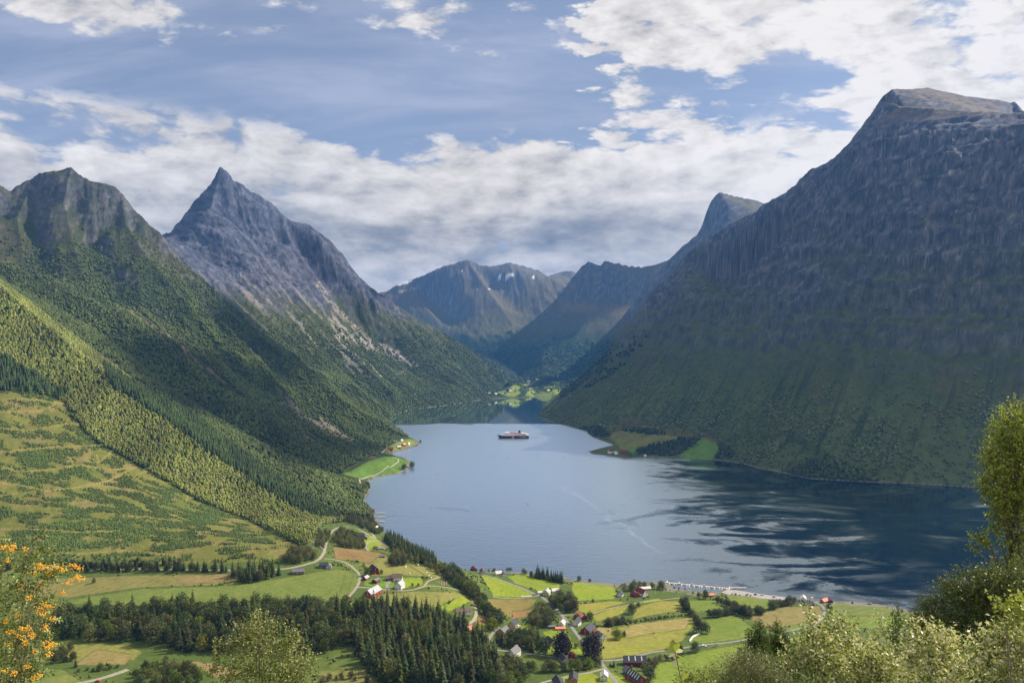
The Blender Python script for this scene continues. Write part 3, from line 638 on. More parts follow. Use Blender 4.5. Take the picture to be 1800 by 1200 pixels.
for i, k in enumerate(MK+['G']):
    fs = quads[(fo == i) & keep]
    u_, inv_ = np.unique(fs, return_inverse=True)
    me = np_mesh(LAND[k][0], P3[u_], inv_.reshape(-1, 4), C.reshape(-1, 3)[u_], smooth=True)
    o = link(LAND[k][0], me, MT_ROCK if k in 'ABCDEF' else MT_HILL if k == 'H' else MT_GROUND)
    tag(o, LAND[k][1], LAND[k][0], kind='structure')

# water
m, t = mat_base('fjord_water')
g = t.new('ShaderNodeNewGeometry'); pos = g.outputs['Position']
sp = t.new('ShaderNodeSeparateXYZ'); t.l.new(pos, sp.inputs[0])
big = t.noise(t.scale(pos, (1/620, 1/420, 0), rot=(0, 0, R(-24))), 1.0, 7, .6, 1.8)
strk = t.noise(t.scale(pos, (1/280, 1/160, 0), rot=(0, 0, R(14))), 1.0, 7, .62, 2.8)
edge = t.math('ADD', sp.outputs[1], t.math('MULTIPLY', t.math('SUBTRACT', big, .5), 420))
calm_far = t.ramp(edge, 3090, 3190)
lo_ = t.ramp(t.math('SUBTRACT', sp.outputs[0], t.math('MULTIPLY', t.math('SUBTRACT', sp.outputs[1], 1300), .10)), 160, 640, .56, .30)
slick = t.math('MULTIPLY', t.ramp(t.math('ADD', t.math('MULTIPLY', strk, .6), t.math('MULTIPLY', big, .4)), lo_, t.math('ADD', lo_, .24)), t.ramp(sp.outputs[0], -150, 420, .42, .97))
sw = t.noise(t.scale(pos, (1/330, 1/170, 0), rot=(0, 0, R(-20))), 1.0, 7, .60, 2.6)
swz = t.math('MULTIPLY', t.ramp(sp.outputs[0], 230, 420), t.math('MULTIPLY', t.ramp(sp.outputs[0], 800, 560), t.ramp(sp.outputs[1], 1650, 1350)))
slick = t.math('SUBTRACT', slick, t.math('MULTIPLY', t.math('MULTIPLY', t.ramp(sw, .44, .60), swz), .75), clamp=True)
calm = t.math('MAXIMUM', calm_far, slick)
rip = t.noise(t.scale(pos, (1/26, 1/9, .1), rot=(0, 0, R(18))), 1.0, 5, .62, .3)
rip2 = t.noise(t.scale(pos, (1/7, 1/3, .1), rot=(0, 0, R(-12))), 1.0, 4, .6)
hh = t.math('ADD', t.math('MULTIPLY', rip, .75), t.math('MULTIPLY', rip2, .35))
bs = t.math('MULTIPLY', t.math('SUBTRACT', 1.0, t.math('MULTIPLY', calm, .94)), .40)
b = t.new('ShaderNodeBump', ins={'Distance': 2.2, 'Height': hh}); t.l.new(bs, b.inputs['Strength'])
# the foam trail of a boat that has passed
ta, tb2 = Vector(pxz(965, 842, 0)), Vector(pxz(1195, 990, 0)); td = (tb2-ta).normalized()
tx = t.math('ADD', t.math('MULTIPLY', t.math('SUBTRACT', sp.outputs[0], ta.x), td.x), t.math('MULTIPLY', t.math('SUBTRACT', sp.outputs[1], ta.y), td.y))
ty = t.math('ADD', t.math('MULTIPLY', t.math('SUBTRACT', sp.outputs[0], ta.x), -td.y), t.math('MULTIPLY', t.math('SUBTRACT', sp.outputs[1], ta.y), td.x))
ty = t.math('ADD', ty, t.math('MULTIPLY', t.math('SUBTRACT', t.noise(t.scale(pos, (1/110, 1/110, 0)), 1.0, 5, .6), .5), 95))
foam = t.math('MULTIPLY', t.math('MULTIPLY', t.ramp(t.math('ABSOLUTE', ty), 6, 1), t.math('MULTIPLY', t.ramp(tx, 0, 160), t.ramp(tx, (tb2-ta).length, (tb2-ta).length-150))), t.ramp(rip, .40, .62, .15, .75))
rough = t.math('SUBTRACT', .30, t.math('MULTIPLY', calm, .26))
fr = t.new('ShaderNodeFresnel', ins={'IOR': 1.40}); t.l.new(b.outputs[0], fr.inputs['Normal'])
fac = t.math('MINIMUM', t.math('MULTIPLY', fr.outputs[0], t.math('SUBTRACT', 3.4, t.math('MULTIPLY', slick, 2.4))), 1.0)
dif = t.new('ShaderNodeBsdfDiffuse', ins={'Color': (.0015, .009, .021, 1)})
gl = t.new('ShaderNodeBsdfGlossy', ins={'Color': (.84, .95, 1.0, 1), 'Normal': b.outputs[0]}); t.l.new(rough, gl.inputs['Roughness'])
dif2 = t.new('ShaderNodeBsdfDiffuse', ins={'Color': (.62, .66, .70, 1)})
mx = t.new('ShaderNodeMixShader'); t.l.new(fac, mx.inputs[0]); t.l.new(dif.outputs[0], mx.inputs[1]); t.l.new(gl.outputs[0], mx.inputs[2])
mx2 = t.new('ShaderNodeMixShader'); t.l.new(t.math('MULTIPLY', foam, .20), mx2.inputs[0]); t.l.new(mx.outputs[0], mx2.inputs[1]); t.l.new(dif2.outputs[0], mx2.inputs[2])
o = t.new('ShaderNodeOutputMaterial'); t.l.new(mx2.outputs[0], o.inputs[0])
wv = np.array([(-3500, 650, 0), (4500, 650, 0), (4500, 5300, 0), (-3500, 5300, 0)])
tag(link('water', np_mesh('water', wv, np.array([[0, 1, 2, 3]])), m), 'deep blue fjord water between the mountains', 'water', kind='structure')

# ------------------------------------------------------------------ woods that read as one mass (each a single scattered mesh)
ICO_V, ICO_F = None, None
def _ico():
    bm = bmesh.new(); bmesh.ops.create_icosphere(bm, subdivisions=1, radius=1)
    v = np.array([x.co[:] for x in bm.verts]); f = np.array([[q.index for q in p.verts] for p in bm.faces]); bm.free(); return v, f
ICO_V, ICO_F = _ico()
_cum = np.minimum.accumulate(VV, axis=0)
cell = np.maximum(Xu*Yv, 0)
def blob_t(n=1, tall=1.0, jit=.28):
    vs, fs = [], []
    for i in range(n):
        v = ICO_V*(1+rng.uniform(-jit, jit, (len(ICO_V), 1)))
        if n > 1:
            q = i/(n-1); a = rng.uniform(0, 6.28)
            s = rng.uniform(.62, .8)*(1.05-.35*q); v = v*[s, s, s*.36]+[.42*math.cos(a)*(1-.6*q), .42*math.sin(a)*(1-.6*q), .26+q*.56]
        else: v = v*[1, 1, .85*tall]+[0, 0, .75*tall]
        fs.append(ICO_F+len(ICO_V)*i); vs.append(v)
    return np.concatenate(vs), np.concatenate(fs)
def cone_t(k=7, layers=3):
    vs, fs = [], []; o = 0
    for L in range(layers):
        z0 = .08+.27*L; z1 = min(z0+.52, 1.0) if L < layers-1 else 1.0; r = (.22-.055*L)
        a = np.arange(k)/k*2*np.pi+rng.uniform(0, 1); rr = r*rng.uniform(.75, 1.2, k)
        ring = np.stack([rr*np.cos(a), rr*np.sin(a), z0+rng.uniform(-.03, .03, k)], 1)
        vs.append(np.concatenate([ring, [[0, 0, z1]]])); fs += [[o+i, o+(i+1) % k, o+k] for i in range(k)]; o += k+1
    return np.concatenate(vs), np.array(fs)
BLOBS = [blob_t() for _ in range(8)]; BIRCH = [blob_t(3, 1.5) for _ in range(6)]; BIRCH4 = [blob_t(5, 1.6) for _ in range(6)]; CONES = [cone_t() for _ in range(6)]; SAPL = [cone_t(5, 2) for _ in range(5)]
def pick(dens):
    """scatter points: dens is trees per square metre on the grid"""
    e = dens*cell
    vis = VV <= _cum+9
    e = np.where(vis, e, 0)
    n = rng.poisson(np.clip(e, 0, 30))
    r, c = np.nonzero(n); k = n[r, c]; r = np.repeat(r, k); c = np.repeat(c, k)
    r = np.clip(r+rng.uniform(-.5, .5, len(r)), 0, NY-1.01); c = np.clip(c+rng.uniform(-.5, .5, len(c)), 0, NU-1.01)
    u = np.interp(c, np.arange(NU), ucol); y = np.interp(r, np.arange(NY), yrow); x = (u-900)/FPX*y
    r0 = np.clip(r.round().astype(int), 0, NY-1); c0 = np.clip(c.round().astype(int), 0, NU-1)
    return x, y, hz(x, y), r0, c0
def wood(name, label, dens, temps, rad, height, cols, mat, colnoise=None, cat='forest', var=.20, smooth=False):
    """rad/height are (lo, hi) metres; cols a list of linear colours picked per tree"""
    x, y, z, r0, c0 = pick(dens); n = len(x)
    if n == 0: print('empty', name); return
    which = rng.integers(0, len(temps), n); ci_ = rng.integers(0, len(cols), n); cols = np.array(cols)
    V, Fc, K = [], [], []; off = 0
    for i, (tv, tf) in enumerate(temps):
        s = np.nonzero(which == i)[0]
        if len(s) == 0: continue
        m = len(s); a = rng.uniform(0, 6.283, m); ra = rng.uniform(*rad, m)*rng.uniform(.7, 1.15, m)*(1+.45*nA[r0[s], c0[s]]+.35*nB[r0[s], c0[s]]); he = rng.uniform(*height, m)
        ca, sa = np.cos(a), np.sin(a)
        vx = (tv[None, :, 0]*ca[:, None]-tv[None, :, 1]*sa[:, None])*ra[:, None]+x[s][:, None]
        vy = (tv[None, :, 0]*sa[:, None]+tv[None, :, 1]*ca[:, None])*ra[:, None]+y[s][:, None]
        vz = tv[None, :, 2]*he[:, None]+z[s][:, None]-.2
        V.append(np.stack([vx, vy, vz], -1).reshape(-1, 3))
        Fc.append((tf[None]+(np.arange(m)*len(tv))[:, None, None]+off).reshape(-1, 3)); off += m*len(tv)
        cl_ = (1+.60*nB[r0[s], c0[s]]+.35*nA[r0[s], c0[s]])[:, None, None]
        cc = cols[ci_[s]][:, None, :]*cl_*rng.uniform(1-var, 1+var, (m, 1, 1))*rng.uniform(1-.8*var, 1+.8*var, (m, len(tv), 1))
        K.append(cc.reshape(-1, 3))
    me = np_mesh(name, np.concatenate(V), np.concatenate(Fc), np.concatenate(K), smooth=smooth)
    print(name, n, 'trees', len(me.polygons), 'faces')
    return tag(link(name, me, mat), label, cat, kind='stuff')
def foliage_mat(name, trans=.25, rough=.6, spec=.15, var=.0):
    m, t = mat_base(name)
    at = t.new('ShaderNodeAttribute', attribute_name='Col'); c = at.outputs[0]
    if var:
        oi = t.new('ShaderNodeObjectInfo')
        hs = t.new('ShaderNodeHueSaturation', ins={'Hue': t.ramp(oi.outputs['Random'], 0, 1, .5-.035*var, .5+.03*var, smooth=False), 'Color': c})
        t.l.new(t.ramp(t.math('FRACT', t.math('MULTIPLY', oi.outputs['Random'], 7.31)), 0, 1, 1-.32*var, 1+.32*var, smooth=False), hs.inputs['Value'])
        t.l.new(t.ramp(t.math('FRACT', t.math('MULTIPLY', oi.outputs['Random'], 3.77)), 0, 1, 1-.25*var, 1+.1*var, smooth=False), hs.inputs['Saturation'])
        c = hs.outputs[0]
    p = t.new('ShaderNodeBsdfPrincipled', ins={'Base Color': c, 'Roughness': rough}); p.inputs['Specular IOR Level'].default_value = spec
    sh = p.outputs[0]
    if trans:
        tr = t.new('ShaderNodeBsdfTranslucent'); t.l.new(t.mix(.5, c, (.30, .36, .04), 'MULTIPLY'), tr.inputs[0]) if False else t.l.new(c, tr.inputs[0])
        mx = t.new('ShaderNodeMixShader', ins={0: trans}); t.l.new(sh, mx.inputs[1]); t.l.new(tr.outputs[0], mx.inputs[2]); sh = mx.outputs[0]
    o = t.new('ShaderNodeOutputMaterial'); t.l.new(sh, o.inputs[0]); return m
MF_FAR = foliage_mat('woodland_foliage', .15)
clr = (inpoly(U2, VV, CLEAR) & (Y2 > 880) & (Y2 < 1700))
slide = np.zeros_like(h)
for p, w in (([(228, 545), (250, 560), (290, 588), (318, 605), (335, 625), (352, 640), (372, 660), (390, 672)], 7), ([(160, 620), (200, 640), (250, 680)], 6), ([(500, 705), (540, 735), (590, 762)], 15), ([(498, 752), (525, 765), (553, 778)], 8), ([(560, 740), (600, 765), (622, 780)], 7)):
    slide = np.maximum(slide, line(p, w, wob=3))
SPR1 = [(180, 640), (240, 660), (330, 728), (430, 800), (500, 850), (560, 890), (600, 915), (560, 915), (500, 888), (430, 842), (340, 778), (260, 722), (190, 680)]
SPR2 = [(-400, 560), (0, 626), (50, 655), (118, 690), (108, 703), (60, 690), (0, 688), (-400, 685)]
spr = (inpoly(U2, VV, SPR1) | inpoly(U2, VV, SPR2)) & (Y2 > 880) & (Y2 < 1720)
Hm = (M['H'] | (inv & (U2 < 620) & (VV < 985) & (Y2 > 900))) & land
rb = inpoly(U2, VV, [(-400, 480), (0, 495), (300, 720), (560, 893), (600, 915), (625, 925), (560, 935), (540, 960), (480, 945), (330, 868), (160, 770), (110, 704), (0, 688), (-400, 685)])
BIR = [(.11, .15, .03), (.215, .235, .045), (.185, .215, .042), (.24, .245, .06), (.15, .19, .036), (.21, .21, .08)]
DEC = [(.078, .105, .022), (.062, .088, .019), (.095, .118, .026), (.052, .074, .018)]
SPC = [(.046, .074, .018), (.056, .086, .022), (.038, .062, .017)]
wood('birch_forest', 'pale green birch wood in a band across the near left hill', (M['H'] & rb & ~clr & ~spr & land)*(1/17.), BIRCH4, (2.4, 3.7), (7.5, 12), BIR, MF_FAR)
wood('spruce_forest', 'dark pointed spruces along the crest of the near left hill', (M['H'] & spr & land)*(1/30.), CONES, (11, 17), (12, 22), SPC, MF_FAR)
wood('sapling_growth', 'young spruce saplings and scrub covering the felled slope', clr*sstep(fbm(X2/52, Y2/26, 4, 230)+.35*nA, -.12, .06)*(1-np.clip(sum(line(p, 4, 880, 1700) for p in TRACKS), 0, 1))*.21, SAPL, (4.2, 7.8), (2.0, 4.6), [(.062, .104, .024), (.080, .122, .028), (.050, .086, .020), (.098, .132, .032)], MF_FAR)
BAY = [(596, 838), (605, 824), (650, 803), (680, 797), (727, 803), (731, 815), (724, 828), (700, 842), (660, 850), (636, 852)]
POINT = [(660, 802), (690, 776), (706, 768), (724, 767), (743, 780), (724, 794), (690, 803)]
HEAD = [(1026, 800), (1034, 790), (1066, 786), (1068, 768), (1080, 756), (1150, 757), (1195, 764), (1245, 767), (1268, 780), (1268, 812), (1190, 812), (1100, 810)]
flat = (Y2 > 4600) & (Y2 < 7400) & (h < 190) & land
fieldm = np.zeros_like(inv)
for p in ([(918, 701), (926, 672), (1000, 678), (1000, 692), (965, 702)], [(862, 699), (895, 673), (940, 668), (940, 684), (920, 700), (880, 702)]): fieldm |= inpoly(U2, VV, p) & (Y2 > 4500)
NOTREE = 1.0-(fieldm | inpoly(U2, VV, BAY) | inpoly(U2, VV, POINT) | inpoly(U2, VV, HEAD)).astype(np.float32)
wood('hollow_forest', 'dark wood in the hollow behind the near left hill', (M['H'] & ~rb & ~clr & ~spr & land & (h > 1.5))*NOTREE*(1-.9*slide)*(1/34.), BLOBS, (2.6, 4.6), (4.5, 8), DEC, MF_FAR, var=.12, smooth=True)
wood('mountain_forest', 'green mountain woodland on the lower slopes of the left mountain', (M['A'] & land & (nz > .50))*sstep(h+160*nA, 860, 380)*(1-.9*slide)*NOTREE*sstep(nB+.4*nC, -.45, 0)*(1/34.), BLOBS, (2.2, 4.4), (3.2, 7.0), DEC+[(.085, .11, .028)], MF_FAR, var=.12, smooth=True)
wood('shore_spruce_forest', 'dark spruces along the shore under the left mountain', (M['A'] & land & (h > 2))*sstep(h+60*nA, 120, 20)*sstep(nA, -.05, .25)*(1-slide)*NOTREE*(1/60.), CONES, (13, 20), (14, 22), SPC, MF_FAR)
wood('peak_forest', 'green woodland at the foot of the pointed peak', (M['B'] & land & (nz > .5))*NOTREE*sstep(h+150*nA+120*fall2, 520, 260)*sstep(nB+.4*nC-.6*slab*zone, -.40, .05)*(1/52.), BLOBS, (2.8, 5.4), (3.8, 8), DEC+[(.075, .10, .028)], MF_FAR, var=.12, smooth=True)
wood('cliff_foot_scrub', 'dark scrub and birch on the foot of the big right hand mountain', (M['F'] & land & (h > 1.5))*(.25+sstep(nA+.6*nB, .0, .35))*sstep(h+160*nA+90*fall2, 330, 70)*NOTREE*(1/44.), BLOBS, (2.0, 4.4), (2.8, 6.5), [(.105, .142, .040), (.122, .155, .046), (.088, .122, .036), (.145, .155, .055)], MF_FAR, var=.14, smooth=True)
wood('headland_trees', 'dark trees round the two small fields on the far headland', ((inpoly(U2, VV, [(1112, 797), (1130, 786), (1165, 779), (1205, 770), (1232, 770), (1222, 780), (1200, 795), (1180, 802)]) | inpoly(U2, VV, [(1252, 806), (1266, 795), (1262, 778), (1285, 790), (1296, 806)]) | inpoly(U2, VV, [(1085, 757), (1140, 757), (1180, 765), (1120, 762)]) | inpoly(U2, VV, [(1020, 752), (1062, 752), (1072, 768), (1045, 766)])) & land & (Y2 > 1800) & (Y2 < 3400))*(1/32.), BLOBS, (2.8, 4.4), (5, 9), [(.030, .048, .016), (.038, .056, .018)], MF_FAR)
wood('valley_trees', 'scattered trees between the farms at the head of the fjord', flat*np.where(fieldm, sstep(nB+nC, .25, .5)*.5, sstep(nB, -.3, .2))*(1/170.), BLOBS, (4, 7), (5, 10), [(.034, .058, .018), (.05, .075, .02)], MF_FAR)
wood('far_forest', 'forest on the shaded flanks beyond the fjord head', ((M['D'] | M['E'] | (M['F'] & (Y2 > 3600))) & land & (h > 70))*NOTREE*sstep(h+120*nA, 420, 250)*sstep(nB, -.4, .1)*(1/330.), BLOBS, (6, 10), (7, 13), [(.026, .044, .016), (.034, .055, .018)], MF_FAR)

# ------------------------------------------------------------------ trees of the village, one object each
def leafy(name, clumps, per, leaf, cols, seed, hang=0.0):
    """leaf cards spread through a crown built of clumps (x, y, z, rx, rz)"""
    r = np.random.default_rng(seed); V, Fq, K = [], [], []; o = 0
    cols = np.array(cols)
    for (cx_, cy_, cz_, rx, rz) in clumps:
        n = int(per*(rx*rx+rx*rz))
        d = r.normal(size=(n, 3)); d /= np.linalg.norm(d, axis=1)[:, None]
        q = r.uniform(.45, 1.08, n)[:, None]**.6
        p = d*q*[rx, rx, rz]+[cx_, cy_, cz_]
        nrm = d+r.normal(size=(n, 3))*.55; nrm /= np.linalg.norm(nrm, axis=1)[:, None]
        a = np.cross(nrm, r.normal(size=(n, 3))); a /= np.linalg.norm(a, axis=1)[:, None]+1e-9; b = np.cross(nrm, a)
        s = (leaf*r.uniform(.6, 1.35, n))[:, None]; s2 = s*r.uniform(.55, .9, (n, 1))
        q4 = np.stack([p-a*s, p-b*s2, p+a*s, p+b*s2], 1)
        if hang: q4[:, :, 2] -= hang*r.random((n, 1))
        V.append(q4.reshape(-1, 3)); Fq.append(np.arange(n*4).reshape(-1, 4)+o); o += n*4
        k = cols[r.integers(0, len(cols), n)]*r.uniform(.78, 1.22, (n, 1))*r.uniform(.85, 1.15)
        K.append(np.repeat(k, 4, 0))
    return np_mesh(name, np.concatenate(V), np.concatenate(Fq), np.concatenate(K))
def tube_bm(bm, pts, rads, k=6):
    rings = []
    for i, p in enumerate(pts):
        p = Vector(p); d = (Vector(pts[min(i+1, len(pts)-1)])-Vector(pts[max(i-1, 0)])).normalized()
        a = d.orthogonal().normalized(); b = d.cross(a)
        rings.append([bm.verts.new(p+(a*math.cos(2*math.pi*j/k)+b*math.sin(2*math.pi*j/k))*rads[i]) for j in range(k)])
    for A_, B_ in zip(rings[:-1], rings[1:]):
        best = min(range(k), key=lambda s: (B_[s].co-A_[0].co).length)
        for j in range(k): bm.faces.new((A_[j], A_[(j+1) % k], B_[(j+1+best) % k], B_[(j+best) % k]))
    bm.faces.new(rings[-1]); bm.faces.new(list(reversed(rings[0])))
def bm_mesh(name, bm, smooth=False):
    bmesh.ops.recalc_face_normals(bm, faces=bm.faces[:])
    me = bpy.data.meshes.new(name); bm.to_mesh(me); bm.free()
    if smooth:
        for p in me.polygons: p.use_smooth = True
    return me
def solid(name, color, rough=.7, noise=.25, scale=2.0, spec=.3, metal=0.0, stretch=(1, 1, 1)):
    m, t = mat_base(name); g = t.new('ShaderNodeTexCoord')
    n = t.noise(t.scale(g.outputs['Object'], stretch), scale, 5, .6)
    k = t.ramp(n, .3, .7, 1-noise, 1+noise, smooth=False)
    c = t.new('ShaderNodeVectorMath', operation='SCALE'); c.inputs[0].default_value = color; t.l.new(k, c.inputs['Scale'])
    p = t.new('ShaderNodeBsdfPrincipled', ins={'Base Color': c.outputs[0], 'Roughness': rough, 'Metallic': metal}); p.inputs['Specular IOR Level'].default_value = spec
    o = t.new('ShaderNodeOutputMaterial'); t.l.new(p.outputs[0], o.inputs[0]); return m
MBARK = solid('bark_grey_brown', (.12, .09, .065), .9, .35, 3, .1, stretch=(1, 1, .3))
MLEAF = foliage_mat('village_foliage', .30, .55, .2, 1.0)
MCOPPER = foliage_mat('copper_beech_foliage', .15, .5, .25, .3)
GREENS = [(0.108, 0.145, 0.019), (0.131, 0.165, 0.023), (0.085, 0.115, 0.016), (0.160, 0.180, 0.029)]
DARKS = [(0.059, 0.084, 0.014), (0.075, 0.100, 0.016), (0.048, 0.068, 0.012), (0.097, 0.115, 0.020)]
OLIVE = [(0.177, 0.180, 0.030), (0.097, 0.110, 0.022), (0.148, 0.140, 0.032)]
def broad_mesh(seed, cols, H=12., Rr=4.4, tall=1.0, per=7.5, leaf=.42, n=15):
    r = random.Random(seed); cl = []
    for i in range(n):
        q = (i+.5)/n; z = H*(.13+.75*q); w = Rr*(math.sin(math.pi*(.22+.70*q))**.7)
        a = i*2.4+r.uniform(-.5, .5); rr = w*r.uniform(.35, .72)
        cl.append((math.cos(a)*rr, math.sin(a)*rr, z+r.uniform(-.6, .6), w*r.uniform(.42, .60), H*r.uniform(.11, .17)*tall))
    cl.append((0, 0, H*.55, Rr*.55, H*.26))
    me = leafy('crown', cl, per, leaf, cols, seed)
    bm = bmesh.new(); tube_bm(bm, [(0, 0, -.8), (r.uniform(-.1, .1), 0, H*.2), (r.uniform(-.3, .3), r.uniform(-.3, .3), H*.5), (0, 0, H*.8)], [.3, .24, .16, .04])
    for c in cl[:9:2]: tube_bm(bm, [(0, 0, H*.2+c[2]*.2), (c[0]*.6, c[1]*.6, c[2]*.8), (c[0], c[1], c[2])], [.13, .08, .03], 5)
    return me, bm_mesh('trunk', bm, True)
def spruce_mesh(seed, cols, H=18., Rr=3.0, whorls=22, per=13):
    r = np.random.default_rng(seed); V, Fq, K = [], [], []; o = 0; cols = np.array(cols)
    for i in range(whorls):
        q = i/(whorls-1); z = H*(.05+.93*q); L = Rr*(1-q)**.85*r.uniform(.82, 1.12)+.22
        for j in range(max(4, int(per*(1-.55*q)))):
            a = r.uniform(0, 6.283); l = L*r.uniform(.65, 1.15); ca, sa = math.cos(a), math.sin(a); w = l*.24+.16
            zt = z-l*r.uniform(.18, .42); zz = z+r.uniform(-.25, .25)
            p = [(0.05*ca, .05*sa, zz), (.55*l*ca-w*sa, .55*l*sa+w*ca, lerp(zz, zt, .45)-.12), (l*ca, l*sa, zt), (.55*l*ca+w*sa, .55*l*sa-w*ca, lerp(zz, zt, .45)-.12)]
            V += p; Fq.append([o, o+1, o+2, o+3]); o += 4
            K += [cols[r.integers(len(cols))]*r.uniform(.75, 1.25)]*4
            p = [(.45*l*ca, .45*l*sa, lerp(zz, zt, .4)+.1), (.75*l*ca-w*.8*sa, .75*l*sa+w*.8*ca, zt-.25*l), (l*.8*ca, l*.8*sa, zt-.5*w-.2), (.6*l*ca+w*.6*sa, .6*l*sa-w*.6*ca, zt-.15*l)]
            V += p; Fq.append([o, o+1, o+2, o+3]); o += 4
            K += [cols[r.integers(len(cols))]*r.uniform(.75, 1.25)]*4
    me = np_mesh('crown', np.array(V), np.array(Fq), np.array(K))
    bm = bmesh.new(); tube_bm(bm, [(0, 0, -.8), (0, 0, H*.4), (0, 0, H*.99)], [.26, .17, .02]); return me, bm_mesh('trunk', bm, True)
TV = {'broad': [broad_mesh(11+i, GREENS, 12+(i % 3), 5.0+.4*(i % 4)) for i in range(6)], 'dark': [broad_mesh(31+i, DARKS, 12+(i % 3), 5.1+.4*(i % 3)) for i in range(6)],
      'olive': [broad_mesh(51+i, OLIVE, 12, 4.2+.3*i) for i in range(4)], 'spruce': [spruce_mesh(71+i, [(0.057, 0.084, 0.016), (0.071, 0.098, 0.017), (0.048, 0.070, 0.014), (0.091, 0.112, 0.022)], 18+i, 4.1+.35*(i % 3)) for i in range(5)],
      'pine': [spruce_mesh(91+i, [(0.085, 0.112, 0.020), (0.100, 0.128, 0.022), (0.071, 0.094, 0.017)], 17, 4.6, 13, 15) for i in range(3)],
      'bush': [broad_mesh(101+i, DARKS+GREENS[:2], 3.6, 2.2, 1.1, 26, .24, 9) for i in range(4)], 'copper': [broad_mesh(121+i, [(.030, .020, .026), (.040, .026, .030), (.024, .018, .022)], 17, 7.4, 1.15, 6.5, .5, 22) for i in range(2)]}
for k, l in TV.items():
    for c, tr in l: c.materials.append(MCOPPER if k == 'copper' else MLEAF); tr.materials.append(MBARK)
BASEH = {'broad': 13., 'dark': 13., 'olive': 12., 'spruce': 20., 'pine': 17., 'bush': 4.0, 'copper': 17.}
KIND = {'broad': 'deciduous_tree', 'dark': 'deciduous_tree', 'olive': 'birch_tree', 'spruce': 'spruce_tree', 'pine': 'pine_tree', 'bush': 'shrub', 'copper': 'copper_beech'}
CAT = {'broad': 'tree', 'dark': 'tree', 'olive': 'birch', 'spruce': 'spruce', 'pine': 'pine', 'bush': 'shrub', 'copper': 'beech'}
tr_ = random.Random(5)
NTREE = {}; REQ = []
def tree(kind, x, y, H, label, group=None, wide=1.0, first=False):
    REQ.append((kind, x, y, float(hz(np.array(x), np.array(y)))-.1, H, label, group, wide, first))
def _mesh_np(me):
    n = len(me.vertices); co = np.empty(n*3, np.float32); me.vertices.foreach_get('co', co)
    f = np.empty(len(me.loops), np.int32); me.loops.foreach_get('vertex_index', f)
    c = np.empty(n*4, np.float32); me.color_attributes['Col'].data.foreach_get('color', c)
    return co.reshape(-1, 3), f.reshape(-1, 4), c.reshape(-1, 4)[:, :3]
def grow(limit=270):
    """the trees that show largest become objects; the rest of a kind stand together as one wood"""
    by = {}
    for q in REQ: by.setdefault(KIND[q[0]], []).append(q)
    for name, l in by.items():
        l.sort(key=lambda q: (not q[8], -q[4]/q[2])); one, rest = l[:limit], l[limit:]
        for kind, x, y, z, H, label, group, wide, first in one:
            c, tk = tr_.choice(TV[kind]); s = H/BASEH[kind]
            e = empty(name, (x, y, z), tr_.uniform(0, 6.28), label, CAT[kind], group); e.scale = (s*wide*tr_.uniform(.92, 1.08), s*wide*tr_.uniform(.92, 1.08), s)
            link('crown', c, None, e); link('trunk', tk, None, e)
        print(name, len(one), '+', len(rest))
        if not rest: continue
        V, Fq, K = [], [], []; o = 0
        cache = {}
        for kind, x, y, z, H, label, group, wide, first in rest:
            i = tr_.randrange(len(TV[kind]))
            if (kind, i) not in cache: cache[(kind, i)] = _mesh_np(TV[kind][i][0])
            co, f, cc = cache[(kind, i)]; s = H/BASEH[kind]; a = tr_.uniform(0, 6.28); ca, sa = math.cos(a)*s*wide, math.sin(a)*s*wide
            V.append(np.stack([co[:, 0]*ca-co[:, 1]*sa+x, co[:, 0]*sa+co[:, 1]*ca+y, co[:, 2]*s+z], 1)); Fq.append(f+o); o += len(co); K.append(cc*tr_.uniform(.75, 1.25))
        nm = name.replace('_tree', '')+'_wood' if name != 'shrub' else 'shrubbery'
        tag(link(nm, np_mesh(nm, np.concatenate(V), np.concatenate(Fq), np.concatenate(K)), MLEAF), 'smaller '+name.replace('_', ' ')+'s filling the belts and banks of the village', 'trees', kind='stuff')
def T(kind, u, v, hpx, label, group=None, wide=1.0):
    g = G(u, v); return tree(kind, g.x, g.y, hpx*g.y/FPX, label, group, wide, True)
def stand(pts, space, mix, hts, label, group, edge=None, maxn=400):
    """fill a traced piece of ground; mix is [(kind, share)], hts metres by kind, label by kind"""
    P = [G(u, v) for u, v in pts]; poly_ = [(p.x, p.y) for p in P]
    xs = [p[0] for p in poly_]; ys = [p[1] for p in poly_]; got = []; tries = 0
    while tries < 6000 and len(got) < maxn:
        tries += 1; x = tr_.uniform(min(xs), max(xs)); y = tr_.uniform(min(ys), max(ys))
        if not bool(inpoly(np.array([x]), np.array([y]), poly_)[0]): continue
        if any((x-a)**2+(y-b)**2 < space*space for a, b in got): continue
        got.append((x, y)); q = tr_.random(); s = 0
        for k, w in mix:
            s += w
            if q <= s: break
        lo, hi = hts[k]; tree(k, x, y, tr_.uniform(lo, hi), label[k] if isinstance(label, dict) else label, group[k] if isinstance(group, dict) else group)
    return len(got)
def row(pts, space, kinds, hts, label, group, jit=1.5):
    P = [G(u, v) for u, v in pts]
    for a, b in zip(P[:-1], P[1:]):
        d = (b-a).length; n = max(1, int(d/space))
        for i in range(n):
            p = a.lerp(b, (i+tr_.uniform(.2, .8))/n); k = tr_.choice(kinds); lo, hi = hts[k]
            tree(k, p.x+tr_.uniform(-jit, jit), p.y+tr_.uniform(-jit, jit), tr_.uniform(lo, hi), label[k] if isinstance(label, dict) else label, group[k] if isinstance(group, dict) else group)
HT = {'broad': (12, 19), 'dark': (13, 21), 'olive': (12, 18), 'spruce': (17, 26), 'pine': (14, 20), 'bush': (2, 4.2)}
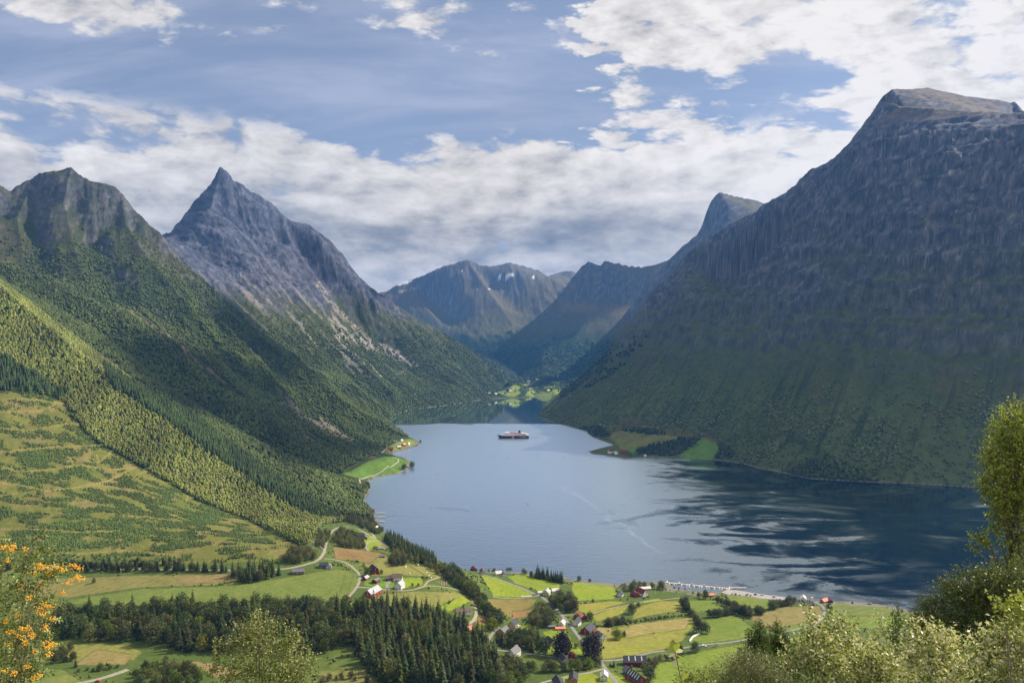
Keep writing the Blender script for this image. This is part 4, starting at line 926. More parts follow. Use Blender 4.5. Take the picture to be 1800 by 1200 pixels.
stand([(95, 1085), (330, 1074), (600, 1070), (640, 1076), (640, 1125), (560, 1150), (460, 1146), (330, 1146), (270, 1132), (110, 1122)], 9.6, [('dark', .60), ('broad', .12), ('spruce', .20), ('olive', .08)], {'dark': (15, 23), 'broad': (13, 20), 'spruce': (20, 30), 'olive': (13, 19)},
      {'dark': 'dark leafy tree in the belt below the long hayfield', 'broad': 'mid green leafy tree in the belt below the long hayfield', 'spruce': 'dark spruce in the tree belt below the long hayfield', 'olive': 'pale birch in the tree belt below the long hayfield'},
      {k: k2+' in the belt below the hayfield' for k, k2 in (('dark', 'dark trees'), ('broad', 'green trees'), ('spruce', 'spruces'), ('olive', 'birches'))})
stand([(640, 1076), (690, 1070), (760, 1080), (800, 1100), (840, 1125), (872, 1160), (880, 1198), (800, 1212), (680, 1205), (640, 1170), (625, 1130)], 8.2, [('spruce', .46), ('pine', .28), ('dark', .16), ('olive', .10)], {'spruce': (20, 32), 'pine': (19, 29), 'dark': (15, 22), 'olive': (14, 20)},
      {'spruce': 'tall dark spruce in the dense wood below the red barn', 'pine': 'pine in the dense wood below the red barn', 'dark': 'dark leafy tree in the dense wood below the red barn', 'olive': 'pale birch in the dense wood below the red barn'},
      {k: k2+' in the wood below the red barn' for k, k2 in (('spruce', 'spruces'), ('pine', 'pines'), ('dark', 'leafy trees'), ('olive', 'birches'))})
stand([(676, 950), (690, 945), (760, 985), (768, 1000), (740, 990), (690, 968)], 6.0, [('spruce', 1)], {'spruce': (15, 22)}, 'dark spruce in the row on the steep bank above the fjord', 'spruces on the bank above the fjord')
stand([(690, 965), (740, 985), (775, 1000), (770, 1012), (745, 992), (690, 985)], 8.0, [('olive', .6), ('broad', .4)], {'olive': (9, 13), 'broad': (9, 13)}, {'olive': 'yellowish birch behind the bale field', 'broad': 'round green tree behind the bale field'}, {'olive': 'birches behind the bale field', 'broad': 'green trees behind the bale field'})
stand([(772, 1003), (800, 1008), (830, 1035), (852, 1060), (868, 1085), (880, 1102), (866, 1108), (846, 1072), (815, 1040), (785, 1020)], 7.6, [('dark', .5), ('broad', .3), ('spruce', .2)], {**HT, 'spruce': (14, 19)},
      {k: v+' on the wooded bank beside the bend in the lane' for k, v in (('dark', 'dark leafy tree'), ('broad', 'bright leafy tree'), ('spruce', 'spruce'))}, {k: v+' on the wooded bank' for k, v in (('dark', 'dark trees'), ('broad', 'bright trees'), ('spruce', 'spruces'))})
stand([(945, 1012), (985, 1022), (990, 1026), (960, 1018), (942, 1016)], 5.0, [('spruce', 1)], {'spruce': (16, 21)}, 'dark spruce in the clump at the waterside field', 'spruces at the waterside field')
stand([(914, 1007), (945, 1014), (985, 1024), (970, 1024), (930, 1014)], 8.5, [('dark', .6), ('broad', .4)], {'dark': (7, 11), 'broad': (7, 10)}, {k: v+' in front of the waterside spruces' for k, v in (('dark', 'dark round tree'), ('broad', 'pale round tree'))}, {k: v+' by the waterside spruces' for k, v in (('dark', 'dark trees'), ('broad', 'pale trees'))})
stand([(968, 1058), (985, 1050), (1010, 1056), (1014, 1074), (992, 1078), (975, 1070)], 8.5, [('dark', .8), ('broad', .2)], {'dark': (13, 18), 'broad': (12, 16)}, {k: v+' in the big clump by the road junction' for k, v in (('dark', 'dark tree'), ('broad', 'green tree'))}, {k: v+' in the junction clump' for k, v in (('dark', 'dark trees'), ('broad', 'green trees'))})
stand([(932, 1092), (950, 1070), (962, 1072), (972, 1090), (960, 1104), (938, 1102)], 7.0, [('broad', .5), ('dark', .5)], {'broad': (11, 15), 'dark': (11, 16)}, {k: v+' in the copse left of the village road' for k, v in (('dark', 'dark tree'), ('broad', 'green tree'))}, {k: v+' in the roadside copse' for k, v in (('dark', 'dark trees'), ('broad', 'green trees'))})
stand([(870, 1132), (900, 1120), (940, 1118), (952, 1140), (935, 1146), (880, 1138)], 8.0, [('dark', .6), ('spruce', .25), ('broad', .15)], {'dark': (11, 17), 'spruce': (16, 22), 'broad': (10, 15)}, {k: v+' in the gardens inside the lane bend' for k, v in (('dark', 'dark tree'), ('spruce', 'spruce'), ('broad', 'green tree'))}, {k: v+' inside the lane bend' for k, v in (('dark', 'dark trees'), ('spruce', 'spruces'), ('broad', 'green trees'))})
row([(920, 1176), (960, 1180), (1010, 1178), (1045, 1172), (1056, 1170)], 6.5, ['broad', 'dark', 'olive'], {'broad': (10, 14), 'dark': (10, 14), 'olive': (9, 13)}, {k: v+' in the hedge above the lower lane' for k, v in (('broad', 'green tree'), ('dark', 'dark tree'), ('olive', 'pale tree'))}, {k: v+' in the lower lane hedge' for k, v in (('broad', 'green trees'), ('dark', 'dark trees'), ('olive', 'pale trees'))}, 2)
stand([(845, 1205), (870, 1168), (905, 1170), (925, 1195), (890, 1215)], 8.0, [('broad', .45), ('dark', .35), ('olive', .2)], {'broad': (13, 18), 'dark': (13, 19), 'olive': (12, 18)}, {k: v+' at the lower edge beside the spruce wood' for k, v in (('broad', 'green tree'), ('dark', 'dark tree'), ('olive', 'pale birch'))}, {k: v+' beside the spruce wood' for k, v in (('broad', 'green trees'), ('dark', 'dark trees'), ('olive', 'birches'))})
row([(1065, 1101), (1085, 1098), (1108, 1094)], 6, ['broad', 'dark'], {'broad': (7, 11), 'dark': (8, 12)}, {'broad': 'green tree in the thick end of the field hedge', 'dark': 'dark tree in the thick end of the field hedge'}, {'broad': 'green trees in the field hedge', 'dark': 'dark trees in the field hedge'})
row([(1042, 1103), (1065, 1100), (1110, 1094), (1150, 1089), (1200, 1082), (1215, 1080)], 5.2, ['bush'], {'bush': (3, 6.5)}, 'low round shrub in the long hedge across the fields', 'shrubs in the field hedge', 1)
row([(1195, 1062), (1210, 1075), (1222, 1092), (1232, 1100)], 6, ['dark', 'bush'], {'dark': (9, 14), 'bush': (3, 6)}, {'dark': 'dark tree in the hedge running down between the fields', 'bush': 'shrub in the hedge running down between the fields'}, {'dark': 'trees in the hedge between the fields', 'bush': 'shrubs in the hedge between the fields'})
row([(1245, 1085), (1265, 1084), (1285, 1078), (1310, 1080), (1345, 1080)], 5.5, ['dark'], {'dark': (10, 16)}, 'dark rounded tree in the belt behind the quay field', 'trees behind the quay field')
row([(1258, 1058), (1275, 1064), (1300, 1074), (1320, 1088)], 6.5, ['dark'], {'dark': (10, 15)}, 'dark tree in the diagonal hedge below the quay', 'trees in the diagonal hedge')
row([(1352, 1072), (1375, 1066), (1398, 1060)], 7, ['dark'], {'dark': (10, 16)}, 'dark tree in the clump left of the white lakeside house', 'trees left of the white lakeside house')
row([(1092, 1040), (1110, 1038), (1125, 1033), (1150, 1034), (1165, 1036), (1175, 1040)], 7.5, ['dark', 'broad'], {'dark': (11, 17), 'broad': (10, 15)}, {'dark': 'dark tree round the brown roofed farmhouse', 'broad': 'green tree round the brown roofed farmhouse'}, {'dark': 'dark trees round the farmhouse', 'broad': 'green trees round the farmhouse'}, 3)
row([(130, 1002), (200, 1003), (260, 1003), (330, 1003), (400, 1005)], 6.0, ['spruce', 'dark', 'spruce'], {'spruce': (12, 20), 'dark': (10, 15)}, {'spruce': 'spruce in the roadside row under the felled slope', 'dark': 'leafy tree in the roadside row under the felled slope'}, {'spruce': 'spruces under the felled slope', 'dark': 'leafy trees under the felled slope'}, 3)
row([(-20, 1003), (60, 1003), (130, 1003)], 9, ['dark'], {'dark': (9, 13)}, 'leafy tree at the left end of the roadside row', 'trees at the left end of the row', 3)
stand([(405, 1012), (440, 1002), (495, 1008), (480, 1016), (430, 1026)], 7.0, [('spruce', .7), ('dark', .3)], {'spruce': (15, 23), 'dark': (10, 15)}, {'spruce': 'spruce in the group left of the dark timber house', 'dark': 'round tree in the group left of the dark timber house'}, {'spruce': 'spruces left of the dark timber house', 'dark': 'round trees left of the dark timber house'})
stand([(500, 985), (520, 968), (550, 972), (556, 985), (520, 992)], 7.5, [('broad', .5), ('olive', .5)], {'broad': (9, 14), 'olive': (9, 14)}, {'broad': 'green tree below the hillside bungalows', 'olive': 'birch below the hillside bungalows'}, {'broad': 'green trees below the bungalows', 'olive': 'birches below the bungalows'})
stand([(585, 950), (600, 932), (622, 938), (640, 958), (640, 966), (600, 962)], 7.5, [('broad', .45), ('olive', .4), ('dark', .15)], {'broad': (8, 12), 'olive': (8, 12), 'dark': (7, 10)}, {k: v+' in the grove between the two upper roads' for k, v in (('broad', 'green tree'), ('olive', 'birch'), ('dark', 'dark bush-like tree'))}, {k: v+' between the upper roads' for k, v in (('broad', 'green trees'), ('olive', 'birches'), ('dark', 'dark trees'))})
stand([(555, 960), (562, 938), (580, 936), (578, 950), (568, 964)], 7.5, [('broad', .5), ('olive', .5)], {'broad': (8, 11), 'olive': (8, 11)}, {'broad': 'green tree beside the upper road above the junction', 'olive': 'birch beside the upper road above the junction'}, {'broad': 'green trees above the junction', 'olive': 'birches above the junction'})
stand([(600, 915), (640, 898), (655, 915), (672, 935), (660, 940), (630, 925)], 8.5, [('dark', .7), ('broad', .3)], {'dark': (9, 13), 'broad': (8, 12)}, {'dark': 'dark tree above the little boathouse cove', 'broad': 'green tree above the little boathouse cove'}, {'dark': 'dark trees above the cove', 'broad': 'green trees above the cove'})
stand([(682, 990), (700, 982), (715, 986), (712, 994), (690, 996)], 6.5, [('dark', 1)], {'dark': (9, 12)}, 'dark round tree at the edge of the bale field', 'dark trees at the bale field')
stand([(105, 1145), (125, 1140), (130, 1160), (95, 1165)], 7, [('dark', 1)], {'dark': (6, 10)}, 'dark tree left of the small lower meadow', 'trees left of the lower meadow')
stand([(230, 1190), (290, 1165), (330, 1180), (360, 1200), (260, 1215)], 8.0, [('dark', .6), ('broad', .4)], {'dark': (9, 14), 'broad': (8, 13)}, {'dark': 'dark tree behind the gravel track', 'broad': 'green tree behind the gravel track'}, {'dark': 'dark trees behind the gravel track', 'broad': 'green trees behind the gravel track'})
row([(130, 1180), (170, 1178), (215, 1172)], 6, ['bush'], {'bush': (2.5, 4.5)}, 'shrub along the gravel track below the lower meadow', 'shrubs along the gravel track', 2)
row([(560, 1200), (600, 1190), (650, 1200)], 7, ['bush', 'dark'], {'bush': (3, 5), 'dark': (6, 9)}, {'bush': 'shrub in the clearing under the power line', 'dark': 'small tree in the clearing under the power line'}, {'bush': 'shrubs under the power line', 'dark': 'small trees under the power line'}, 3)
row([(1130, 1180), (1140, 1168), (1165, 1160), (1190, 1160)], 7, ['broad', 'dark', 'bush'], {'broad': (6, 10), 'dark': (6, 9), 'bush': (3, 5)}, {k: v+' right of the long dark roofed barn' for k, v in (('broad', 'green tree'), ('dark', 'dark tree'), ('bush', 'shrub'))}, {k: v+' right of the long barn' for k, v in (('broad', 'green trees'), ('dark', 'dark trees'), ('bush', 'shrubs'))})
row([(880, 1003), (900, 1003), (842, 1004)], 6, ['bush', 'broad'], {'bush': (3, 5), 'broad': (5, 8)}, {'bush': 'shrub beside the waterside white houses', 'broad': 'small tree beside the waterside white houses'}, {'bush': 'shrubs by the waterside houses', 'broad': 'small trees by the waterside houses'})
row([(1180, 1032), (1200, 1036), (1212, 1036)], 6, ['bush'], {'bush': (2.5, 4)}, 'shrub on the bank behind the boat jetty', 'shrubs behind the boat jetty', 1)
for a in [('broad', 1085, 1123, 22, 'round green tree standing alone in the big yellow hayfield'), ('dark', 1097, 1118, 12, 'small dark tree beside the lone hayfield tree'), ('dark', 1228, 1112, 26, 'large dark tree at the right end of the big hayfield'), ('dark', 1240, 1112, 22, 'dark tree close behind the large one at the hayfield end'),
          ('copper', 988, 1152, 46, 'dark purple copper beech left of the village road'), ('copper', 1040, 1156, 47, 'dark purple copper beech beside the road, right of the other'), ('dark', 1183, 1140, 16, 'dark tree beside the lane above the brown rounded one'), ('dark', 1222, 1145, 20, 'round tree left of the grey lorry on the lane'),
          ('dark', 1195, 1152, 22, 'bushy tree under the lane, left of the round one'), ('dark', 1018, 1021, 11, 'tree standing alone on the shore right of the spruces'), ('bush', 1037, 1022, 7, 'shrub alone on the shore left of the small white farmhouse'), ('bush', 1042, 1057, 6, 'shrub on the boundary line in the waterside pasture'),
          ('dark', 1015, 1094, 18, 'dark tree left of the orange roofed barn'), ('dark', 1037, 1090, 17, 'dark tree right of the orange roofed barn'), ('dark', 1111, 1078, 20, 'dark tree beside the farm track between two hayfields'), ('bush', 1122, 1066, 10, 'shrub where the farm track meets the farmyard'),
          ('dark', 645, 1012, 18, 'round dark tree beside the upper red barn'), ('bush', 670, 1008, 9, 'shrub right of the upper red barn'), ('bush', 743, 1016, 6, 'shrub at the lower corner of the bale field'), ('bush', 750, 1017, 5, 'smaller shrub next to the bale field corner'), ('dark', 165, 1024, 11, 'small dark tree alone on the brown bank'), ('dark', 1205, 1068, 24, 'tall dark tree in the field corner behind the hay meadow'),
          ('dark', 1240, 1052, 17, 'dark tree on the shore left of the quay'), ('broad', 1228, 1050, 12, 'rounded tree left of the dark quay tree'), ('dark', 1458, 1072, 14, 'narrow dark tree at the bend of the lakeside lane'), ('spruce', 1079, 1172, 16, 'little spruce in the verge by the lower crossroads'), ('spruce', 935, 1146, 32, 'tall pointed dark spruce in the gardens'),
          ('dark', 955, 1150, 34, 'tall rounded dark tree beside the garden spruce'), ('bush', 1012, 1138, 12, 'clipped dark hedge bush between the two copper beeches'), ('bush', 1058, 1124, 9, 'shrub at the corner of the white gabled house'), ('dark', 1568, 1081, 6, 'bush on the far shore field edge'), ('bush', 1580, 1082, 5, 'low bush on the shore field edge right of the other'),
          ('dark', 710, 825, 11, 'dark tree by the shore of the small bay field'), ('dark', 724, 822, 14, 'taller dark tree on the point of the small bay field'), ('olive', 1150, 1176, 22, 'pale birch beside the lower barn'), ('dark', 1143, 1195, 26, 'dark leafy tree right of the striped roof barn'), ('dark', 820, 1100, 12, 'dark tree below the white bungalow'), ('bush', 790, 1060, 7, 'shrub row above the white bungalow'),
          ('dark', 806, 1097, 17, 'large dark tree left of the salmon roofed house'), ('broad', 725, 1030, 7, 'garden shrub tree right of the white gabled farmhouse'), ('broad', 735, 1029, 6, 'smaller garden shrub right of the farmhouse'), ('spruce', 133, 1172, 18, 'young dark spruce at the edge of the lower meadow'), ('dark', 176, 1178, 15, 'round tree below the lower meadow'), ('olive', 193, 1176, 10, 'slim young tree below the lower meadow')]:
    T(*a)
grow()

# ------------------------------------------------------------------ roads, lanes and the quay
MROAD = solid('asphalt_grey', (.22, .21, .20), .9, .18, .4, .15)
MLANE = solid('gravel_lane', (.27, .245, .195), .95, .22, .5, .1)
MTRACK = solid('farm_track', (.27, .235, .14), .95, .25, .5, .1)
MQUAY = solid('quay_gravel', (.33, .315, .30), .95, .2, .2, .1)
def resample(P, step):
    out = [P[0]]
    for a, b in zip(P[:-1], P[1:]):
        n = max(1, int((b-a).length/step))
        for i in range(1, n+1): out.append(a.lerp(b, i/n))
    return out
def smoothed(P, it=3):
    for _ in range(it): P = [P[0]]+[(P[i-1]+P[i]*2+P[i+1])/4 for i in range(1, len(P)-1)]+[P[-1]]
    return P
_rd = [0]
def road(name, label, pts, w, mat):
    P = smoothed(resample([Vector((*G(u, v).xy, 0)) for u, v in pts], 3.0), 4)
    V, Fq = [], []; k = 5
    zoff = .14+.012*(_rd[0] % 12); _rd[0] += 1
    for i, p in enumerate(P):
        d = (P[min(i+1, len(P)-1)]-P[max(i-1, 0)]).normalized(); n = Vector((-d.y, d.x, 0))
        for j in range(k):
            q = p+n*w*.86*(j/(k-1)-.5); V.append((q.x, q.y, float(hz(np.array(q.x), np.array(q.y)))+zoff-(.10 if j in (0, k-1) else 0)))
        if i:
            for j in range(k-1): o = (i-1)*k+j; Fq.append((o, o+1, o+k+1, o+k))
    o = link(name, np_mesh(name, np.array(V), np.array(Fq), smooth=True), mat)
    return tag(o, label, 'road', kind='structure')
ROADS = [
 ('road', 'grey road climbing past the timber houses to the upper junction', [(480, 1001), (505, 999), (530, 994), (552, 988), (563, 981), (570, 970), (573, 955), (577, 942), (585, 932), (598, 926)], 5, MLANE),
 ('road', 'lane looping over the brow between the upper trees', [(598, 926), (615, 925), (630, 929), (640, 935), (652, 943), (668, 952), (684, 962)], 4.5, MLANE),
 ('road', 'pale loop of lane round the small upper lawn', [(668, 950), (655, 950), (646, 953), (642, 960), (648, 968)], 4.5, MLANE),
 ('road', 'lane curving down to the red barns', [(570, 981), (590, 983), (605, 987), (618, 995), (630, 1006), (633, 1014), (631, 1024), (626, 1033), (618, 1043), (612, 1050)], 4.2, MLANE),
 ('road', 'lane running past the big red barn and round the bend', [(627, 1032), (645, 1032), (668, 1034), (690, 1037), (715, 1038), (735, 1034), (748, 1029), (768, 1030), (790, 1033), (808, 1037), (820, 1044), (828, 1052), (835, 1064), (838, 1078), (833, 1090), (822, 1098), (806, 1103)], 4.2, MLANE),
 ('road', 'short track from the bend up to the garden plot', [(746, 1029), (752, 1021), (762, 1017), (775, 1014), (786, 1008)], 3.6, MTRACK),
 ('road', 'village road running down from the shore houses', [(848, 1009), (880, 1019), (910, 1030), (935, 1041), (950, 1047), (962, 1056), (975, 1067), (986, 1079), (996, 1091), (1008, 1106), (1018, 1119), (1028, 1134), (1040, 1148), (1054, 1160), (1062, 1172), (1074, 1187), (1088, 1204)], 5.2, MROAD),
 ('road', 'narrow pale lane under the bright pasture', [(866, 1048), (890, 1051), (915, 1051), (945, 1047)], 3.2, MLANE),
 ('road', 'lane past the long barn to the quay', [(1058, 1161), (1080, 1160), (1098, 1158), (1120, 1152), (1150, 1145), (1180, 1142), (1215, 1136), (1240, 1132), (1270, 1130), (1310, 1124), (1345, 1117), (1380, 1110), (1412, 1103), (1432, 1098), (1445, 1086), (1450, 1074), (1446, 1065), (1434, 1057)], 4.6, MROAD),
 ('road', 'lower lane left of the crossroads', [(1062, 1175), (1040, 1181), (1010, 1186), (980, 1192), (950, 1200)], 4.0, MLANE),
 ('road', 'lane bending round the orange timber house', [(878, 1102), (866, 1112), (858, 1124), (857, 1134), (864, 1141), (885, 1143), (915, 1147), (950, 1151), (985, 1156), (1010, 1159)], 4.0, MROAD),
 ('road', 'stub of road to the orange roofed barn', [(988, 1081), (1000, 1080), (1012, 1080)], 3.6, MLANE),
 ('road', 'farm track between the yellow hayfields', [(1043, 1078), (1062, 1071), (1085, 1066), (1108, 1062), (1125, 1058), (1150, 1055), (1180, 1052), (1210, 1048)], 3.4, MTRACK),
 ('road', 'gravel track at the bottom left', [(120, 1204), (160, 1196), (185, 1190), (205, 1183), (225, 1176)], 7.0, MLANE),
 ('road', 'road under the felled slope', [(120, 998), (200, 999), (260, 1000), (330, 1001), (400, 1002), (470, 1001)], 4.0, MLANE),
 ('road', 'shore road rounding the cove', [(660, 945), (640, 925), (616, 897), (613, 886), (617, 877), (626, 869), (634, 860), (633, 850), (632, 842)], 5, MLANE),
 ('road', 'road crossing the small bay field', [(632, 842), (650, 836), (672, 828), (690, 819), (701, 811), (700, 806), (690, 803)], 4.5, MLANE),
 ('road', 'road past the red farm on the point', [(664, 794), (676, 790), (690, 784), (706, 777)], 5, MLANE),
 ('road', 'driveway beside the white gabled farmhouse', [(680, 1033), (680, 1026), (686, 1020)], 5, MROAD),
 ('road', 'driveway up to the hillside bungalow', [(571, 967), (560, 957), (548, 950), (540, 948)], 4, MLANE),
 ('road', 'forest road high above the cove on the right mountain', [(1053, 744), (1062, 748), (1067, 756)], 6, MLANE)]
for a in ROADS: road(*a)
rm = np.zeros_like(h)
for a in ROADS: rm = np.maximum(rm, line(a[2], 9, 480, 1700))
fm_ = np.zeros_like(inv)
for p, c in FIELDS: fm_ |= inpoly(U2, VV, p)
edge_ = np.zeros_like(h)
for p, c in FIELDS: edge_ = np.maximum(edge_, line(p+[p[0]], 3.0, 480, 1500))
okv = inv & land & (Y2 > 470) & (Y2 < 1450) & (h > 1.2)
wood('undergrowth', 'scattered low scrub and rough growth between the village fields', okv*(1-rm)*np.where(fm_, 0, sstep(nB+.6*nC, -.05, .35))*.030+okv*(1-rm)*edge_*sstep(nC, .0, .4)*.014, BLOBS, (.6, 1.7), (.7, 2.2), [(.075, .115, .026), (.06, .09, .022), (.10, .13, .03), (.13, .13, .045)], MF_FAR, var=.25)
def sheet(name, label, pts, mat, z=None, cat='ground', off=.2):
    P = [G(u, v) for u, v in pts]; bm = bmesh.new()
    vs = [bm.verts.new((p.x, p.y, (p.z if z is None else z)+off)) for p in P]; f = bm.faces.new(vs)
    r = bmesh.ops.extrude_face_region(bm, geom=[f]); 
    for e in r['geom']:
        if isinstance(e, bmesh.types.BMVert): e.co.z -= 3.0
    return tag(link(name, bm_mesh(name, bm), mat), label, cat, kind='structure')
sheet('quay', 'grey gravel quay along the waterfront', [(1268, 1042), (1278, 1038.5), (1300, 1041), (1340, 1047), (1381, 1052), (1378, 1055), (1330, 1050), (1290, 1046)], MQUAY, z=1.6, cat='quay')

# ------------------------------------------------------------------ houses and barns
_mc = {}
def paint(kind, c):
    k = (kind, c)
    if k not in _mc:
        if kind == 'wall': _mc[k] = solid('painted_boards', c, .75, .16, .9, .25, stretch=(3, 3, .4))
        else: _mc[k] = solid('roofing', c, .7, .22, .8, .25, stretch=(.6, 3, 3))
    return _mc[k]
WHITE, RED, DRED, BROWN, ORNG, CREAM, GREY, DARK = (.74, .73, .69), (.26, .026, .022), (.15, .022, .022), (.13, .070, .040), (.34, .135, .050), (.58, .48, .30), (.42, .42, .40), (.055, .045, .04)
SLATE, GREYR, BRNR, METAL, SALM, TANR, MAR, PALE = (.040, .045, .062), (.15, .15, .16), (.14, .095, .075), (.36, .38, .40), (.70, .26, .17), (.36, .30, .23), (.17, .030, .030), (.60, .57, .52)
MGLASS = solid('dark_window_glass', (.03, .035, .045), .15, .1, 1, .5)
MFRAME = paint('wall', WHITE); MBRICK = solid('chimney_brick', (.28, .22, .18), .9, .2, 3)
def boxb(bm, x0, x1, y0, y1, z0, z1, mat=0):
    v = [bm.verts.new(p) for p in ((x0, y0, z0), (x1, y0, z0), (x1, y1, z0), (x0, y1, z0), (x0, y0, z1), (x1, y0, z1), (x1, y1, z1), (x0, y1, z1))]
    for f in ((3, 2, 1, 0), (4, 5, 6, 7), (0, 1, 5, 4), (1, 2, 6, 5), (2, 3, 7, 6), (3, 0, 4, 7)): bm.faces.new([v[i] for i in f]).material_index = mat
def _win():
    bm = bmesh.new(); boxb(bm, -.62, .62, -.05, .06, -.72, .72, 0); boxb(bm, -.48, .48, .055, .085, -.58, -.05, 1); boxb(bm, -.48, .48, .055, .085, .05, .58, 1)
    me = bm_mesh('window', bm); me.materials.append(MFRAME); me.materials.append(MGLASS); return me
WINM = _win()
def _door():
    bm = bmesh.new(); boxb(bm, -.62, .62, -.05, .06, 0, 2.15, 0); boxb(bm, -.46, .46, .055, .09, .02, 2.0, 1); me = bm_mesh('door', bm); me.materials.append(MFRAME); me.materials.append(MBRICK); return me
DOORM = _door()
def house(u, v, L, W, Hw, rh, rot, wall, roof, label, name='house', cat='house', win=2, gw=1, chim=True, door=True, group=None, strips=0, hip=0.0, at=None, stripc=PALE, solar=False):
    """ridge along local x; rot in degrees; gable ends at +-L/2"""
    g = at if at is not None else G(u, v)
    e = empty(name, g, R(rot), label, cat, group)
    bm = bmesh.new(); a, b = L/2, W/2; hp = a*hip
    base = [(-a, -b), (a, -b), (a, b), (-a, b)]
    lo = [bm.verts.new((x, y, -2.2)) for x, y in base]; hi = [bm.verts.new((x, y, Hw)) for x, y in base]
    r0, r1 = bm.verts.new((-a+hp, 0, Hw+rh)), bm.verts.new((a-hp, 0, Hw+rh))
    bm.faces.new((lo[0], lo[1], hi[1], hi[0])); bm.faces.new((lo[2], lo[3], hi[3], hi[2]))
    bm.faces.new((lo[1], lo[2], hi[2], r1, hi[1]) if not hip else (lo[1], lo[2], hi[2], hi[1])); bm.faces.new((lo[3], lo[0], hi[0], r0, hi[3]) if not hip else (lo[3], lo[0], hi[0], hi[3]))
    bm.faces.new((lo[3], lo[2], lo[1], lo[0]))
    if hip: bm.faces.new(hi); bmesh.ops.delete(bm, geom=[r0, r1], context='VERTS')
    link('wall', bm_mesh('wall', bm), paint('wall', wall), e)
    bm = bmesh.new(); ov = .45; t = .22; sl = rh/b; zz = Hw-ov*sl+.05
    A_, B_ = a+ov, b+ov; hp2 = hp
    def slab(pts):
        top = [bm.verts.new((x, y, z+t)) for x, y, z in pts]; bot = [bm.verts.new(p) for p in pts]; n = len(pts)
        bm.faces.new(top); bm.faces.new(list(reversed(bot)))
        for i in range(n): bm.faces.new((top[i], bot[i], bot[(i+1) % n], top[(i+1) % n]))
    slab([(-A_, -B_, zz), (A_, -B_, zz), (A_-hp2, -.0, Hw+rh+.05), (-A_+hp2, -.0, Hw+rh+.05)])
    slab([(A_, B_, zz), (-A_, B_, zz), (-A_+hp2, .0, Hw+rh+.052), (A_-hp2, .0, Hw+rh+.052)])
    if hip:
        slab([(A_, -B_, zz), (A_, B_, zz), (A_-hp2, 0, Hw+rh+.051)]); slab([(-A_, B_, zz), (-A_, -B_, zz), (-A_+hp2, 0, Hw+rh+.051)])
    ro = link('roof', bm_mesh('roof', bm), paint('roof', roof), e)
    for i in range(strips):
        x = -a+L*(i+.7)/(strips+.4); bm = bmesh.new()
        for sg in (-1, 1):
            q = [bm.verts.new((x+dx_, sg*yy, Hw+rh-yy*sl+t+.12)) for dx_, yy in ((-.55, b*.12), (.55, b*.12), (.55, b*.78), (-.55, b*.78))]; bm.faces.new(q)
        link('skylight', bm_mesh('skylight', bm), paint('wall', stripc), ro)
    if chim:
        bm = bmesh.new(); boxb(bm, a*.25-.4, a*.25+.4, -.4, .4, Hw+rh*.5, Hw+rh+1.1); link('chimney', bm_mesh('chimney', bm), MBRICK, ro)
    def put_w(x, y, z, rz):
        w = link('window', WINM, None, e); w.location = (x, y, z); w.rotation_euler = (0, 0, rz)
    fl = [1.55] if Hw < 4.4 else [1.55, 4.1]
    for z in fl:
        for i in range(win):
            x = -a+L*(i+.5)/win+(.9 if door and z < 2 and i == win//2 else 0)
            put_w(x, -b-.01, z, math.pi); put_w(x, b+.01, z, 0)
        for i in range(gw):
            y = -b+W*(i+.5)/gw
            put_w(a+.01, y, z, -math.pi/2); put_w(-a-.01, y, z, math.pi/2)
    if gw and rh > 2.3 and not hip: put_w(a+.01, 0, Hw+rh*.32, -math.pi/2); put_w(-a-.01, 0, Hw+rh*.32, math.pi/2)
    if door:
        d = link('door', DOORM, None, e); d.location = (-.2 if win % 2 == 0 else -L*.22, -b-.012, .1); d.rotation_euler = (0, 0, math.pi)
    return e
B_ = dict(name='barn', cat='barn', chim=False, door=False)
S_ = dict(name='shed', cat='shed', chim=False, door=False, gw=0)
